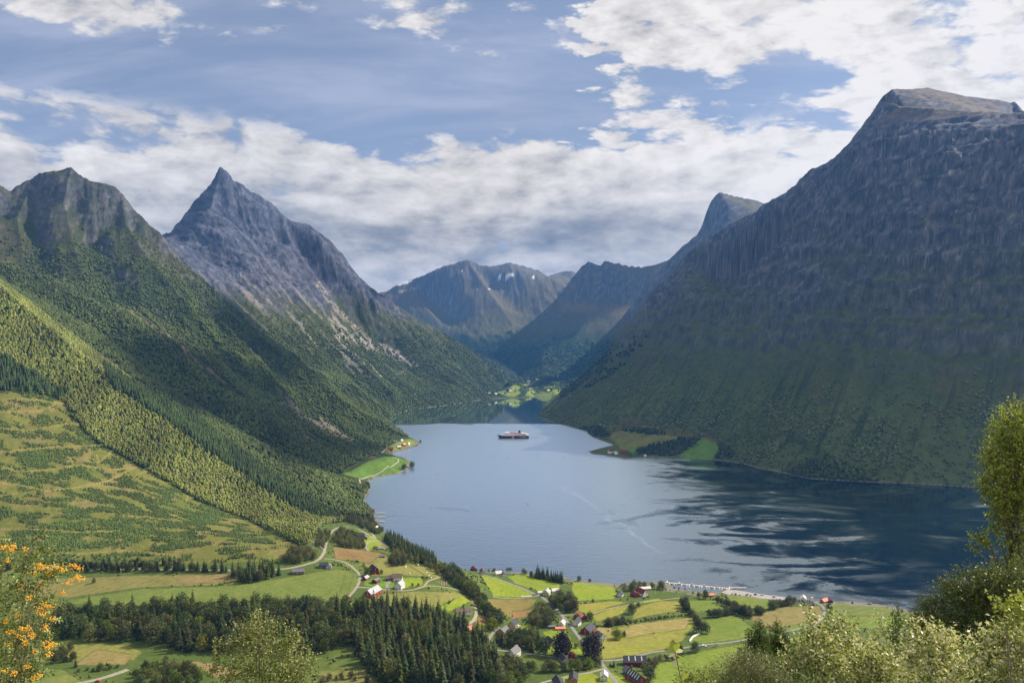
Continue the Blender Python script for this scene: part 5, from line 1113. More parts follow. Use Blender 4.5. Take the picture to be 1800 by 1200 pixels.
HOUSES = [
 (655, 1046, 21, 12.5, 5.2, 4.6, 66, RED, METAL, 'big red barn with a grey metal roof at the head of the hayfield', dict(B_, win=4, gw=3, strips=3)),
 (661, 1023, 9, 7, 3.6, 1.6, 66, DRED, GREYR, 'grey roofed lean-to joined behind the big red barn', dict(S_, win=1)),
 (643, 1018, 7.5, 6, 2.8, 2.2, 70, RED, METAL, 'small red shed beside the lane above the big barn', dict(S_, win=1)),
 (657, 1006, 14, 9.5, 5.5, 4.4, 120, DRED, SLATE, 'tall red barn on a stone base beside the round tree', dict(B_, win=2, gw=1)),
 (698, 1019, 14, 9, 4.8, 3.4, 4, WHITE, BRNR, 'white farmhouse with a broad brown roof behind the gabled one', dict(win=4, gw=2)),
 (686, 1019, 9, 7, 3.4, 2.6, 4, DARK, BRNR, 'dark low wing left of the brown roofed white farmhouse', dict(name='outbuilding', cat='outbuilding', win=1)),
 (703, 1033, 11, 9, 5.2, 3.6, 72, WHITE, METAL, 'white gabled house with a grey roof at the lane edge', dict(win=3, gw=2)),
 (813, 1076, 20, 9, 2.8, 2.0, 14, WHITE, BRNR, 'long white bungalow with a brown roof inside the lane bend', dict(win=5, gw=2)),
 (825, 1108, 9.5, 8.5, 3.2, 2.8, 25, WHITE, SALM, 'white house with a salmon pink roof at the end of the lane', dict(win=2, gw=2)),
 (533, 950, 19, 11, 2.9, 3.0, -8, BROWN, GREYR, 'wide bungalow with a dark hipped roof on the hillside', dict(win=4, gw=0, hip=.5)),
 (545, 967, 11, 8, 2.8, 2.2, 20, WHITE, GREYR, 'pale bungalow below the hipped roof one', dict(win=3, gw=1)),
 (560, 922, 10, 7.5, 3.4, 2.2, 28, GREY, METAL, 'light grey house at the top of the hillside', dict(win=2, gw=2)),
 (553, 926, 8, 6, 2.6, 1.6, 28, WHITE, PALE, 'white outbuilding left of the topmost grey house', dict(S_, win=1)),
 (551, 935, 7, 6, 2.5, 1.8, 10, BROWN, BRNR, 'small brown cabin under the topmost grey house', dict(name='cabin', cat='cabin', win=1)),
 (569, 997, 11, 9, 4.6, 2.6, 10, DARK, SLATE, 'dark unfinished house below the road junction', dict(win=3, gw=2, chim=False)),
 (578, 998, 8, 7, 3.6, 2.2, 100, GREY, GREYR, 'grey wing right of the dark unfinished house', dict(name='outbuilding', cat='outbuilding', win=1)),
 (525, 1007, 15, 9, 3.4, 2.8, 8, BROWN, GREYR, 'dark timber house with a wide grey roof by the lane', dict(win=4, gw=1)),
 (606, 934, 8, 6, 2.6, 1.8, 30, BROWN, METAL, 'little cabin with a pale roof in the upper grove', dict(name='cabin', cat='cabin', win=1)),
 (632, 945, 15, 9, 4.6, 3.6, 10, DARK, SLATE, 'large dark house inside the loop of the upper lane', dict(win=4, gw=2)),
 (642, 947, 8, 7, 3.4, 2.6, 100, BROWN, GREYR, 'dark gabled wing right of the large dark house', dict(name='outbuilding', cat='outbuilding', win=1)),
 (671, 965, 11, 7, 2.6, 2.0, -12, ORNG, TANR, 'low brown cabin with a tan roof on the upper lawn', dict(name='cabin', cat='cabin', win=3)),
 (660, 964, 6, 5, 2.3, 1.6, -12, BROWN, BRNR, 'tiny brown hut left of the low tan roofed cabin', dict(S_, win=1)),
 (672, 979, 7, 5, 2.3, 1.5, 5, DRED, GREYR, 'small red shed at the top of the bale field', dict(S_, win=1)),
 (735, 981, 12, 8, 3.0, 2.8, 14, BROWN, TANR, 'brown house with a tan roof above the bale field', dict(win=3, gw=1)),
 (747, 987, 13, 8, 3.2, 2.8, 10, WHITE, GREYR, 'white house with a dark grey roof right of the tan roofed one', dict(win=3, gw=1)),
 (724, 984, 5, 4, 2.3, 1.4, 90, GREY, GREYR, 'little grey shed left of the tan roofed house', dict(S_, win=0)),
 (711, 967, 10, 7, 2.8, 2.0, -20, BROWN, TANR, 'brown cabin half hidden in the trees above the bale field', dict(name='cabin', cat='cabin', win=2)),
 (653, 899, 13, 8, 3.2, 2.6, 8, RED, MAR, 'red boathouse on the point of the cove', dict(S_, win=2)),
 (643, 919, 13, 9, 3.4, 2.6, 20, GREY, GREYR, 'grey house above the cove jetties', dict(win=2)),
 (657, 922, 11, 9, 3.6, 2.8, 12, DARK, SLATE, 'dark roofed house at the cove', dict(win=2)),
 (661, 930, 11, 9, 3.2, 3.4, 80, GREY, PALE, 'pale gabled house below the cove', dict(win=2)),
 (630, 901, 6, 5, 5.0, 2.0, 70, WHITE, PALE, 'narrow white house among trees above the cove', dict(win=1)),
 (885, 1112, 12, 9.5, 3.6, 3.2, 60, ORNG, GREYR, 'orange timber house with a grey roof in the lane bend', dict(win=3, gw=2)),
 (902, 1104, 11, 9.5, 6.2, 4.4, 62, CREAM, SLATE, 'tall cream house with a steep dark roof beside the orange one', dict(win=3, gw=2)),
 (911, 1104, 4, 4, 2.4, 1.2, 20, WHITE, PALE, 'tiny white hut right of the tall cream house', dict(S_, win=0)),
 (903, 1152, 14, 10, 5.0, 4.4, 62, WHITE, GREYR, 'white gabled house with a worn grey roof below the lane', dict(win=2, gw=2)),
 (968, 1133, 13, 9, 4.6, 3.6, 120, CREAM, SLATE, 'cream house with a dark roof behind the left copper beech', dict(win=3, gw=2)),
 (1005, 1156, 8, 6.5, 3.0, 2.6, 80, RED, MAR, 'small dark red shed under the left copper beech', dict(S_, win=1)),
 (991, 1161, 12, 8, 3.0, 3.2, 105, GREY, SLATE, 'grey house with a dark roof tucked into the hedge', dict(win=2)),
 (970, 1103, 9, 5, 2.4, .8, 2, DRED, GREYR, 'low dark red shed left of the orange red one', dict(S_, win=1)),
 (985, 1106, 12, 5, 2.2, 1.4, 2, ORNG, SALM, 'long low shed with an orange red roof by the village road', dict(S_, win=2)),
 (988, 1099, 8, 6.5, 3.8, 2.6, 70, WHITE, PALE, 'small white house at the edge of the village road', dict(win=1, gw=2, chim=False)),
 (1021, 1087, 15, 10, 4.2, 3.6, 118, RED, SALM, 'red barn with an orange red roof by the field gate', dict(B_, win=2, gw=1)),
 (1014, 1098, 10, 8, 4.8, 4.0, 62, WHITE, SLATE, 'white house with a steep dark roof above the red barn', dict(win=2, gw=2)),
 (1034, 1111, 17, 12, 4.6, 4.4, 58, RED, SLATE, 'large red barn with a dark slate roof beside the village road', dict(B_, win=2, gw=1)),
 (1055, 1123, 11, 9, 4.6, 3.8, 120, WHITE, GREYR, 'white house with a grey roof right of the slate roofed barn', dict(win=2, gw=2)),
 (961, 1045, 11, 9, 5.0, 3.6, 72, CREAM, METAL, 'yellow house with a grey roof at the pasture junction', dict(win=2, gw=2)),
 (949, 1043, 6, 5, 2.6, 1.4, 10, WHITE, PALE, 'white garage left of the yellow house', dict(S_, win=0)),
 (976, 1040, 11, 8, 3.2, 2.4, 15, WHITE, PALE, 'pale roofed white building right of the yellow house', dict(S_, win=2)),
 (1008, 1196, 12, 8.5, 3.8, 3.2, 80, ORNG, SLATE, 'brown timber house with a dark roof in the lower lane', dict(win=2, gw=2)),
 (982, 1206, 15, 10, 4.0, 4.0, 100, GREY, SLATE, 'dark roofed house at the bottom edge of the village', dict(win=2, gw=1)),
 (1062, 1193, 8.5, 7.2, 4.4, 3.0, 82, WHITE, PALE, 'small all white gabled house at the lower crossroads', dict(win=2, gw=2, chim=False)),
 (1116, 1168, 23, 11, 5.2, 4.6, -1, DRED, SLATE, 'long dark red barn with three pale strips on its slate roof', dict(B_, win=0, gw=1, strips=3)),
 (1117, 1197, 19, 11, 4.4, 5.2, 118, RED, SLATE, 'red barn with many pale stripes across its dark roof', dict(B_, win=2, gw=1, strips=5)),
 (1105, 1185, 12, 8, 3.4, 3.4, 110, GREY, GREYR, 'grey wing left of the striped roof barn', dict(S_, win=1)),
 (833, 1003, 10, 8, 4.0, 3.0, 110, DRED, MAR, 'dark red house at the waterside behind the wooded bank', dict(win=2)),
 (848, 1008, 11, 8, 4.2, 3.4, 100, GREY, BRNR, 'pale house with a brown roof at the start of the village road', dict(win=2)),
 (876, 1010, 10, 8, 3.6, 3.2, 20, WHITE, PALE, 'white house behind garden trees beside the waterside road', dict(win=2)),
 (885, 1012, 7, 6, 3.0, 2.6, 110, WHITE, GREYR, 'smaller white house right of the garden trees', dict(win=1)),
 (1091, 1047, 8.5, 7, 3.4, 3.0, 60, WHITE, SLATE, 'small white farmhouse with a dark roof near the shore', dict(win=2, gw=2)),
 (1128, 1046, 15, 9, 5.4, 5.0, 125, WHITE, MAR, 'large white farmhouse with a brown red roof near the shore', dict(win=3, gw=2)),
 (1116, 1048, 12, 7, 3.4, 3.0, 125, DRED, MAR, 'brown red wing in front of the large white farmhouse', dict(S_, win=2)),
 (1132, 1036, 20, 8, 2.8, 1.8, 12, GREY, PALE, 'pale greenhouse roofed building behind the large white farmhouse', dict(S_, win=4)),
 (1412, 1056, 11, 8, 4.6, 3.6, 70, WHITE, PALE, 'white lakeside house beside the clump of dark trees', dict(win=2, gw=2)),
 (1423, 1057, 9, 6, 3.2, 2.2, 10, WHITE, GREYR, 'low white annex right of the lakeside house', dict(S_, win=2)),
 (1422, 1063, 12, 7, 2.8, 2.6, 5, DRED, SLATE, 'dark roofed red cabin below the lakeside house', dict(name='cabin', cat='cabin', win=2)),
 (1449, 1058, 11, 7, 3.0, 2.8, 30, ORNG, SALM, 'orange roofed boathouse on the lakeside point', dict(S_, win=1)),
 (1458, 1058, 8, 6, 2.6, 2.2, 100, DRED, MAR, 'dark red boathouse right of the orange roofed one', dict(S_, win=1)),
 (1384, 1129, 5.5, 5, 5.2, 2.2, 80, CREAM, PALE, 'narrow cream tower-like shed beside the lane', dict(S_, win=0)),
 (1247, 1047, 12, 6, 2.2, 1.6, 5, RED, SALM, 'low red boathouse on the shore beside the quay', dict(S_, win=1)),
 (1074, 795, 20, 11, 4.4, 4.4, 25, WHITE, MAR, 'white house with a maroon roof on the far headland', dict(win=3)),
 (1083, 797, 12, 10, 4.2, 3.8, 100, WHITE, PALE, 'white gabled house between the maroon roofs on the headland', dict(win=2)),
 (1097, 795, 20, 13, 4.6, 4.6, 160, DRED, MAR, 'maroon barn at the right of the headland farm', dict(B_, win=2, gw=1)),
 (1107, 800, 12, 8, 3.0, 2.4, 10, DARK, SLATE, 'dark boathouse below the headland barn', dict(S_, win=1)),
 (1134, 801, 8, 6, 3.2, 1.4, 0, WHITE, PALE, 'small white boat shed alone on the headland beach', dict(S_, win=0)),
 (686, 790, 18, 11, 5.0, 4.2, 20, RED, MAR, 'red barn with a white gable on the left point', dict(B_, win=2, gw=1)),
 (701, 787, 13, 9, 4.0, 3.6, 30, DRED, PALE, 'dark red house with a pale roof right of the point barn', dict(win=2)),
 (710, 783, 15, 10, 4.6, 4.0, 60, RED, SALM, 'red house with a pink roof at the middle of the point', dict(win=2)),
 (718, 781, 10, 8, 4.2, 3.4, 70, WHITE, PALE, 'white house at the outer end of the point', dict(win=2)),
 (695, 776, 14, 8, 3.6, 3.0, 10, WHITE, GREYR, 'white house under the trees above the point road', dict(win=2)),
 (671, 785, 8, 8, 3.8, 3.2, 80, ORNG, SALM, 'small orange house left of the point barn', dict(win=1)),
 (678, 785, 8, 7, 3.4, 2.8, 60, CREAM, PALE, 'cream hut between the orange house and the trees', dict(win=1)),
 (706, 775, 9, 8, 3.6, 3.2, 60, WHITE, PALE, 'tiny white house at the top of the point field', dict(win=1))]
for a in HOUSES: house(*a[:10], **a[10])
for i, (u, v, c, r_, lab) in enumerate([(860, 692, GREY, TANR, 'pale cabin at the left end of the valley shore'), (871, 692, WHITE, GREYR, 'white cabin on the valley shore'), (880, 692, CREAM, TANR, 'cream house above the valley jetty'), (889, 691, GREY, SLATE, 'dark roofed house above the valley shore'), (897, 688, WHITE, PALE, 'large white hotel-like house in the left valley fields'), (901, 684, CREAM, BRNR, 'cream house above the white one in the valley'),
    (907, 686, WHITE, SLATE, 'white house at the right of the valley hamlet'), (893, 686, BROWN, BRNR, 'brown barn in the valley hamlet'), (931, 686, BROWN, TANR, 'brown barn left in the bright valley field'), (936, 687, GREY, GREYR, 'grey barn in the bright valley field'), (942, 687, CREAM, BRNR, 'low pale barn in the bright valley field'), (957, 686, DARK, GREYR, 'dark farm building right in the bright valley field'),
    (964, 687, WHITE, PALE, 'white farmhouse in the bright valley field'), (970, 685, BROWN, SLATE, 'brown farm building at the right of the valley field'), (921, 672, ORNG, TANR, 'orange house by the upper valley field'), (929, 671, WHITE, PALE, 'white house by the upper valley field'), (944, 667, WHITE, GREYR, 'highest white house in the valley')]):
    house(u, v, 20+(i % 3)*4, 13, 5.5, 5, 20+i*37 % 140, c, r_, lab, win=0, gw=0, chim=False, door=False, group='houses at the fjord head')

# ------------------------------------------------------------------ the coastal steamer out on the fjord
P0 = pxz(902.5, 769.5, 0); Ls = 121.0
ship = empty('passenger_ship', (P0[0], P0[1], 0), R(2), 'coastal passenger ship with navy hull, white decks and black funnel', 'ship')
MNAVY = solid('hull_navy', (.012, .014, .040), .4, .1, .05, .4); MWHT = solid('ship_white', (.80, .77, .73), .5, .06, .05, .3); MREDS = solid('ship_red', (.42, .030, .035), .5, .1, .05); MBLK = solid('funnel_black', (.012, .012, .016), .5, .1, .1); MGRN = solid('deck_window_band', (.16, .22, .22), .2, .2, .2, .5); MORG = solid('lifeboat_orange', (.70, .20, .05), .5)
def loft(name, xs, half, z0, z1, mat, parent, flare=.0):
    bm = bmesh.new(); L_ = []
    for x, w in zip(xs, half):
        L_.append([bm.verts.new(p) for p in ((x, -w*(1-flare), z0), (x, -w, z1), (x, w, z1), (x, w*(1-flare), z0))])
    for A2, B2 in zip(L_[:-1], L_[1:]):
        for j in range(4): bm.faces.new((A2[j], A2[(j+1) % 4], B2[(j+1) % 4], B2[j]))
    bm.faces.new(L_[0]); bm.faces.new(L_[-1]); return link(name, bm_mesh(name, bm), mat, parent)
xs = [-60.5, -57, -50, -42, -30, 0, 40, 56, 60.5]; hw = [.2, 2.2, 5.6, 8.3, 9.6, 9.8, 9.8, 9.4, 8.8]
hull = loft('hull', [x+(2.5 if i < 2 else 0) for i, x in enumerate(xs)], hw, -1.5, 9.2, MNAVY, ship, .18)
loft('hull_stripe', xs, [w+.06 for w in hw], 9.2, 10.1, MREDS, hull)
loft('bow', [-63.5, -60, -54, -48], [.15, 1.9, 5.0, 7.2], 7.4, 11.2, MNAVY, ship)
loft('lower_deck', [-50, -46, -38, 58, 60], [4.5, 7.6, 9.2, 9.2, 8.6], 10.1, 13.2, MWHT, ship)
loft('middle_deck', [-45, -42, -36, 55], [4, 7.4, 8.9, 8.9], 13.2, 16.6, MWHT, ship)
loft('upper_deck', [-39, -36, -31, 48], [3.5, 6.8, 8.2, 8.2], 16.6, 19.6, MWHT, ship)
loft('bridge', [-33, -30, -20, -16], [6.5, 9.2, 9.2, 7], 19.6, 22.6, MWHT, ship)
loft('sun_deck', [-15, 30], [6, 6], 19.6, 21.2, MREDS, ship)
for x0, x1, z in ((-40, -22, 14.4), (-12, -2, 14.2), (4, 52, 11.4), (-32, 46, 17.8), (0, 50, 14.6)):
    bm = bmesh.new(); boxb(bm, x0, x1, -9.35 if z < 13.2 else -9.02 if z < 16.6 else -8.3, 9.35 if z < 13.2 else 9.02 if z < 16.6 else 8.3, z-.7, z+.6); link('window_band', bm_mesh('window_band', bm), MGRN, ship)
bm = bmesh.new()
vs = [bm.verts.new(p) for p in ((16, -3, 21), (27, -3, 21), (28, -2.4, 29), (22, -2.4, 29.5), (16, 3, 21), (27, 3, 21), (28, 2.4, 29), (22, 2.4, 29.5))]
for f in ((0, 1, 2, 3), (7, 6, 5, 4), (0, 4, 5, 1), (1, 5, 6, 2), (2, 6, 7, 3), (3, 7, 4, 0)): bm.faces.new([vs[i] for i in f])
link('funnel', bm_mesh('funnel', bm), MBLK, ship)
bm = bmesh.new(); boxb(bm, 12, 20, -5, 5, 20.4, 23.4); link('funnel_house', bm_mesh('funnel_house', bm), MWHT, ship)
bm = bmesh.new(); tube_bm(bm, [(-18, 0, 22), (-18, 0, 31)], [.45, .2]); tube_bm(bm, [(-18, -3, 27.5), (-18, 3, 27.5)], [.2, .2]); link('mast', bm_mesh('mast', bm), MWHT, ship)
for x in (34, 44):
    for sg in (-1, 1):
        bm = bmesh.new(); bmesh.ops.create_icosphere(bm, subdivisions=2, radius=1, matrix=Matrix.Translation((x, sg*8.8, 18.4)) @ Matrix.Diagonal((4.2, 1.5, 1.5, 1))); link('lifeboat', bm_mesh('lifeboat', bm, True), MORG, ship)
bm = bmesh.new(); boxb(bm, -6, 1.5, -10.2, -8.9, 2.2, 5.0); link('side_port', bm_mesh('side_port', bm), MWHT, ship)
bm = bmesh.new(); boxb(bm, -7, 2.5, -10.1, -9.0, .2, 2.0); link('boarding_pontoon', bm_mesh('boarding_pontoon', bm), MREDS, ship)
def lettering(text, size, loc, rot, mat, parent, name='lettering'):
    cu = bpy.data.curves.new('lettering', 'FONT'); cu.body = text; cu.size = size; cu.align_x = 'CENTER'; cu.extrude = .02
    tmp = bpy.data.objects.new('lettering_source', cu); col.objects.link(tmp); bpy.context.view_layer.update()
    me = bpy.data.meshes.new_from_object(tmp.evaluated_get(bpy.context.evaluated_depsgraph_get())); bpy.data.objects.remove(tmp)
    me.materials.clear(); o = link(name, me, mat, parent); o.location = loc; o.rotation_euler = rot; return o
lettering('HURTIGRUTEN', 4.2, (36, -9.86, 4.6), (R(90), 0, 0), MWHT, hull)

# ------------------------------------------------------------------ marina: floating pier, boats, quay cars
MPLANK = solid('pier_planks', (.42, .38, .33), .9, .2, .3)
def wp(u, v, z=0.0): return Vector(pxz(u, v, z))
def deck(a, b, w, z, name, label, cat='pier'):
    d = (b-a); l = d.length; e = empty(name, (a+b)/2, math.atan2(d.y, d.x), label, cat)
    bm = bmesh.new(); boxb(bm, -l/2, l/2, -w/2, w/2, z-.35, z); link('deck', bm_mesh('deck', bm), MPLANK, e)
    bm = bmesh.new(); n = max(2, int(l/9))
    for i in range(n):
        x = -l/2+l*(i+.5)/n
        for sg in (-1, 1): tube_bm(bm, [(x, sg*(w/2+.05), -2), (x, sg*(w/2+.05), z+.9)], [.16, .16])
    link('mooring_piles', bm_mesh('mooring_piles', bm), MBARK, e)['kind'] = 'stuff'
    return e
pa, pb = wp(1169, 1023.5), wp(1286, 1034.5)
deck(pa, pb, 2.8, .75, 'floating_pier', 'long floating pier with small boats moored along it')
deck(wp(1284, 1033.6), wp(1312, 1033.4), 3.6, 1.1, 'jetty', 'outer end of the jetty beyond the boats')
deck(wp(1282, 1034.5), wp(1279, 1040.5), 3.0, 1.3, 'gangway', 'gangway leading from the quay to the floating pier', 'gangway')
def boat_meshes(L, hc):
    bm = bmesh.new(); secs = []
    for q, w, zb in ((0, .92, .0), (.35, 1.0, .0), (.7, .78, .08), (.9, .38, .25), (1.0, .03, .42)):
        x = -L/2+q*L; w *= L*.17
        secs.append([bm.verts.new(p) for p in ((x, -w, .75+zb*.6), (x, -w*.62, -.35+zb), (x, w*.62, -.35+zb), (x, w, .75+zb*.6))])
    for a, b in zip(secs[:-1], secs[1:]):
        for j in range(4): bm.faces.new((a[j], a[(j+1) % 4], b[(j+1) % 4], b[j]))
    bm.faces.new(secs[0]); bm.faces.new(secs[-1]); hull_ = bm_mesh('hull', bm); hull_.materials.append(hc)
    bm = bmesh.new(); v = [bm.verts.new(p) for p in ((-L*.1, -L*.11, .7), (L*.26, -L*.09, .7), (L*.26, L*.09, .7), (-L*.1, L*.11, .7), (-L*.08, -L*.095, 1.75), (L*.12, -L*.08, 1.75), (L*.12, L*.08, 1.75), (-L*.08, L*.095, 1.75))]
    for f in ((4, 5, 6, 7), (0, 1, 5, 4), (1, 2, 6, 5), (2, 3, 7, 6), (3, 0, 4, 7)): bm.faces.new([v[i] for i in f])
    cab = bm_mesh('cabin', bm); cab.materials.append(MWHT)
    bm = bmesh.new(); boxb(bm, L*.02, L*.235, -L*.1, L*.1, 1.05, 1.45); ws = bm_mesh('windscreen', bm); ws.materials.append(MGLASS)
    return hull_, cab, ws
MBLU = solid('boat_blue', (.03, .06, .18), .4); BM_ = [boat_meshes(6.4, MWHT), boat_meshes(7.2, MNAVY), boat_meshes(5.6, MREDS), boat_meshes(6.8, MBLU)]
dv_ = (pb-pa); ang = math.atan2(dv_.y, dv_.x); nrm_ = Vector((dv_.y, -dv_.x, 0)).normalized()
BN = ['white', 'navy', 'red', 'blue']
for i in range(26):
    q = .03+.94*i/25; k = (0, 0, 1, 0, 3, 0, 0, 2)[i % 8]; side = 1 if i % 5 else -1
    p = pa.lerp(pb, q)+nrm_*side*5.0
    b = empty('motorboat', (p.x, p.y, .05), ang-math.pi/2*side+math.radians(tr_.uniform(-5, 5)), BN[k]+' small motorboat moored to the floating pier with its bow outward', 'motorboat', BN[k]+' boats on the floating pier')
    hl = link('hull', BM_[k][0], None, b); link('cabin', BM_[k][1], None, b); link('windscreen', BM_[k][2], None, b)
for u0, v0, u1, v1, lab in ((662, 902, 677, 901.5, 'uppermost dark jetty in the cove'), (664, 909, 677, 908.5, 'middle jetty in the cove'), (666, 916.5, 676, 916, 'lowest jetty in the cove'), (1096, 805, 1112, 804, 'stone jetty below the headland farm')):
    deck(wp(u0, v0), wp(u1, v1), 5, 1.2, 'jetty', lab)
# cars, lorry and tractor
MTYRE = solid('tyre_black', (.02, .02, .02), .9)
def car(u, v, rot, c, label, L=4.5, Hh=1.5, name='car', cat='car', at=None):
    g = at if at is not None else G(u, v); e = empty(name, g+Vector((0, 0, .35)), R(rot), label, cat); W = L*.2
    m_ = solid('car_paint', c, .3, .03, 1, .5)
    bm = bmesh.new(); prof = [(-.5, .3), (.5, .3), (.5, .62), (.30, .82), (-.48, .85)]
    a = [bm.verts.new((x*L, -W, z*.9*Hh/1.5)) for x, z in prof]; b = [bm.verts.new((x*L, W, z*.9*Hh/1.5)) for x, z in prof]
    bm.faces.new(a); bm.faces.new(list(reversed(b)))
    for i in range(5): bm.faces.new((a[i], b[i], b[(i+1) % 5], a[(i+1) % 5]))
    body = link('body', bm_mesh('body', bm), m_, e)
    bm = bmesh.new(); prof = [(-.44, .76), (.22, .76), (.08, 1.45*Hh/1.5), (-.36, 1.45*Hh/1.5)]
    a = [bm.verts.new((x*L, -W*.88, z)) for x, z in prof]; b = [bm.verts.new((x*L, W*.88, z)) for x, z in prof]
    bm.faces.new(a); bm.faces.new(list(reversed(b)))
    for i in range(4): bm.faces.new((a[i], b[i], b[(i+1) % 4], a[(i+1) % 4]))
    link('cabin', bm_mesh('cabin', bm), MGLASS, e)
    bm = bmesh.new(); boxb(bm, -.35*L, .07*L, -W*.86, W*.86, 1.45*Hh/1.5, 1.49*Hh/1.5); link('roof', bm_mesh('roof', bm), m_, e)
    for x in (-.3, .3):
        for sg in (-1, 1):
            bm = bmesh.new(); bmesh.ops.create_cone(bm, cap_ends=True, segments=12, radius1=.33, radius2=.33, depth=.22, matrix=Matrix.Translation((x*L, sg*W*.98, .33)) @ Matrix.Rotation(R(90), 4, 'X'))
            link('wheel', bm_mesh('wheel', bm), MTYRE, e)
    return e
qz = lambda u, v: wp(u, v, 1.85)
car(0, 0, 5, (.02, .02, .03), 'dark car parked at the edge of the quay', at=qz(1328, 1045), L=4.6)
car(0, 0, 5, (.75, .75, .75), 'white car parked on the quay right of the dark one', at=qz(1340, 1046), L=4.8)
car(0, 0, 5, (.70, .70, .70), 'white van at the far end of the quay', at=qz(1361, 1049), L=5.2, Hh=2.1, name='van', cat='van')
car(1001, 1098, -60, (.10, .14, .25), 'blue grey car driving down the village road', L=4.5)
car(1139, 1049, 20, (.05, .06, .09), 'dark car parked by the large white farmhouse')
car(1132, 1052, 10, (.03, .03, .04), 'black car left of the other in the farmyard')
car(1081, 1047, 160, (.25, .27, .32), 'grey car parked beside the small white farmhouse')
car(1237, 1137, 25, (.55, .57, .60), 'grey lorry parked at the lane edge', L=7.5, Hh=2.6, name='lorry', cat='lorry')
car(612, 1051, 40, (.45, .12, .04), 'orange digger at the end of the barn lane', L=5.5, Hh=2.6, name='digger', cat='digger')
car(172, 1198, 10, (.45, .05, .05), 'red car on the gravel track', L=4.6)
car(563, 997, 10, (.05, .15, .45), 'blue trailer beside the dark unfinished house', L=5, Hh=1.8, name='trailer', cat='trailer')
car(630, 858, 70, (.02, .03, .10), 'dark blue van on the shore road', L=6.5, Hh=2.4, name='van', cat='van')
car(634, 842, 15, (.75, .75, .74), 'white coach on the shore road by the bay field', L=11, Hh=3.0, name='coach', cat='coach')
# hay bales
MBALE = solid('bale_wrap_white', (.80, .79, .76), .45, .05, 1)
def bale(u, v, label, group=None, n=None):
    g = G(u, v); bm = bmesh.new(); bmesh.ops.create_cone(bm, cap_ends=True, segments=18, radius1=.95, radius2=.95, depth=1.5); bmesh.ops.bevel(bm, geom=bm.edges[:], offset=.16, segments=2, affect='EDGES')
    o = link('hay_bale', bm_mesh('hay_bale', bm, True), MBALE); o.location = g+Vector((0, 0, .7)); return tag(o, label, 'hay bale', group)
for u, v, lab in [(710, 993, 'white wrapped bale at the top of the bale trio'), (713.5, 996, 'white wrapped bale in the middle of the trio'), (712.5, 998, 'white wrapped bale at the bottom of the trio'), (735, 993, 'white wrapped bale alone near the top hedge of the bale field'), (720, 1008, 'white wrapped bale in the lower middle of the bale field'),
                  (750, 1007, 'white wrapped bale right of the field ditch'), (776, 1000, 'white wrapped bale at the right edge by the trees'), (758, 1016, 'white wrapped bale at the bottom corner by the track'), (754, 1012, 'white wrapped bale just above the corner one')]:
    bale(u, v, lab, 'white bales in the bale field')
# row of bales under the bright pasture
a, b = G(916, 1049), G(934, 1048)
for i in range(11):
    p = a.lerp(b, i/10); bm = bmesh.new(); bmesh.ops.create_cone(bm, cap_ends=True, segments=16, radius1=.9, radius2=.9, depth=1.3, matrix=Matrix.Rotation(R(90), 4, 'Y')); bmesh.ops.bevel(bm, geom=bm.edges[:], offset=.12, segments=2, affect='EDGES')
    o = link('hay_bale', bm_mesh('hay_bale', bm, True), MBALE); o.location = (p.x, p.y, p.z+.8); tag(o, 'white wrapped bale in the long row beside the pasture lane', 'hay bale', 'bales in the row by the pasture lane')
# poles, flagpole, buoys, garden frame, roadside rail, bird
def pole(u, v, hp, label, cross=1, name='utility_pole', cat='pole'):
    g = G(u, v); Hh = hp*g.y/FPX; e = empty(name, g, R(20), label, cat)
    bm = bmesh.new(); tube_bm(bm, [(0, 0, -1), (0, 0, Hh)], [.16, .11]); link('post', bm_mesh('post', bm), MBARK if name != 'flagpole' else MWHT, e)
    if cross == 2:
        bm = bmesh.new(); tube_bm(bm, [(2.6, 0, -1), (2.6, 0, Hh)], [.16, .11]); link('post', bm_mesh('post', bm), MBARK, e)
    if cross:
        bm = bmesh.new(); boxb(bm, -1.2, 3.8 if cross == 2 else 1.2, -.08, .08, Hh-.9, Hh-.7); link('crossarm', bm_mesh('crossarm', bm), MBARK, e)
        for x in ((-1, 1.3, 3.6) if cross == 2 else (-1, 0, 1)):
            bm = bmesh.new(); tube_bm(bm, [(x, 0, Hh-.7), (x, 0, Hh-.35)], [.07, .05]); link('insulator', bm_mesh('insulator', bm), MWHT, e)
    return e
pole(605, 1136, 22, 'twin legged power pole in the wood clearing', 2); pole(625, 1196, 20, 'twin legged power pole at the bottom clearing', 2)
for u, v, hp, lab in [(844, 1162, 28, 'tall pole at the edge of the spruce wood'), (972, 1072, 14, 'pole beside the village road above the stub'), (986, 1083, 13, 'pole at the village road junction'), (1020, 1128, 11, 'pole beside the road by the copper beech'), (903, 1032, 10, 'pole in the pasture beside the upper village road'), (989, 1193, 20, 'pole in the lower lane'), (1023, 1182, 16, 'pole in the lower lane hedge'), (1085, 1184, 15, 'pole by the little spruce'), (1257, 1140, 10, 'pole beside the lane near the lorry'), (915, 1143, 22, 'pole above the white gabled house')]:
    pole(u, v, hp, lab)
pole(1152.5, 1045, 14, 'white flagpole beside the large white farmhouse', 0, 'flagpole', 'flagpole')
for u, v, lab in ((928, 887, 'small dark buoy in the middle of the fjord'), (992, 804, 'small dark buoy off the headland')):
    p = wp(u, v); e = empty('buoy', p, 0, lab, 'buoy'); bm = bmesh.new(); bmesh.ops.create_icosphere(bm, subdivisions=2, radius=1.3); link('float', bm_mesh('float', bm, True), MBLK, e); bm = bmesh.new(); tube_bm(bm, [(0, 0, 1), (0, 0, 5)], [.25, .15]); link('mast', bm_mesh('mast', bm), MBLK, e)
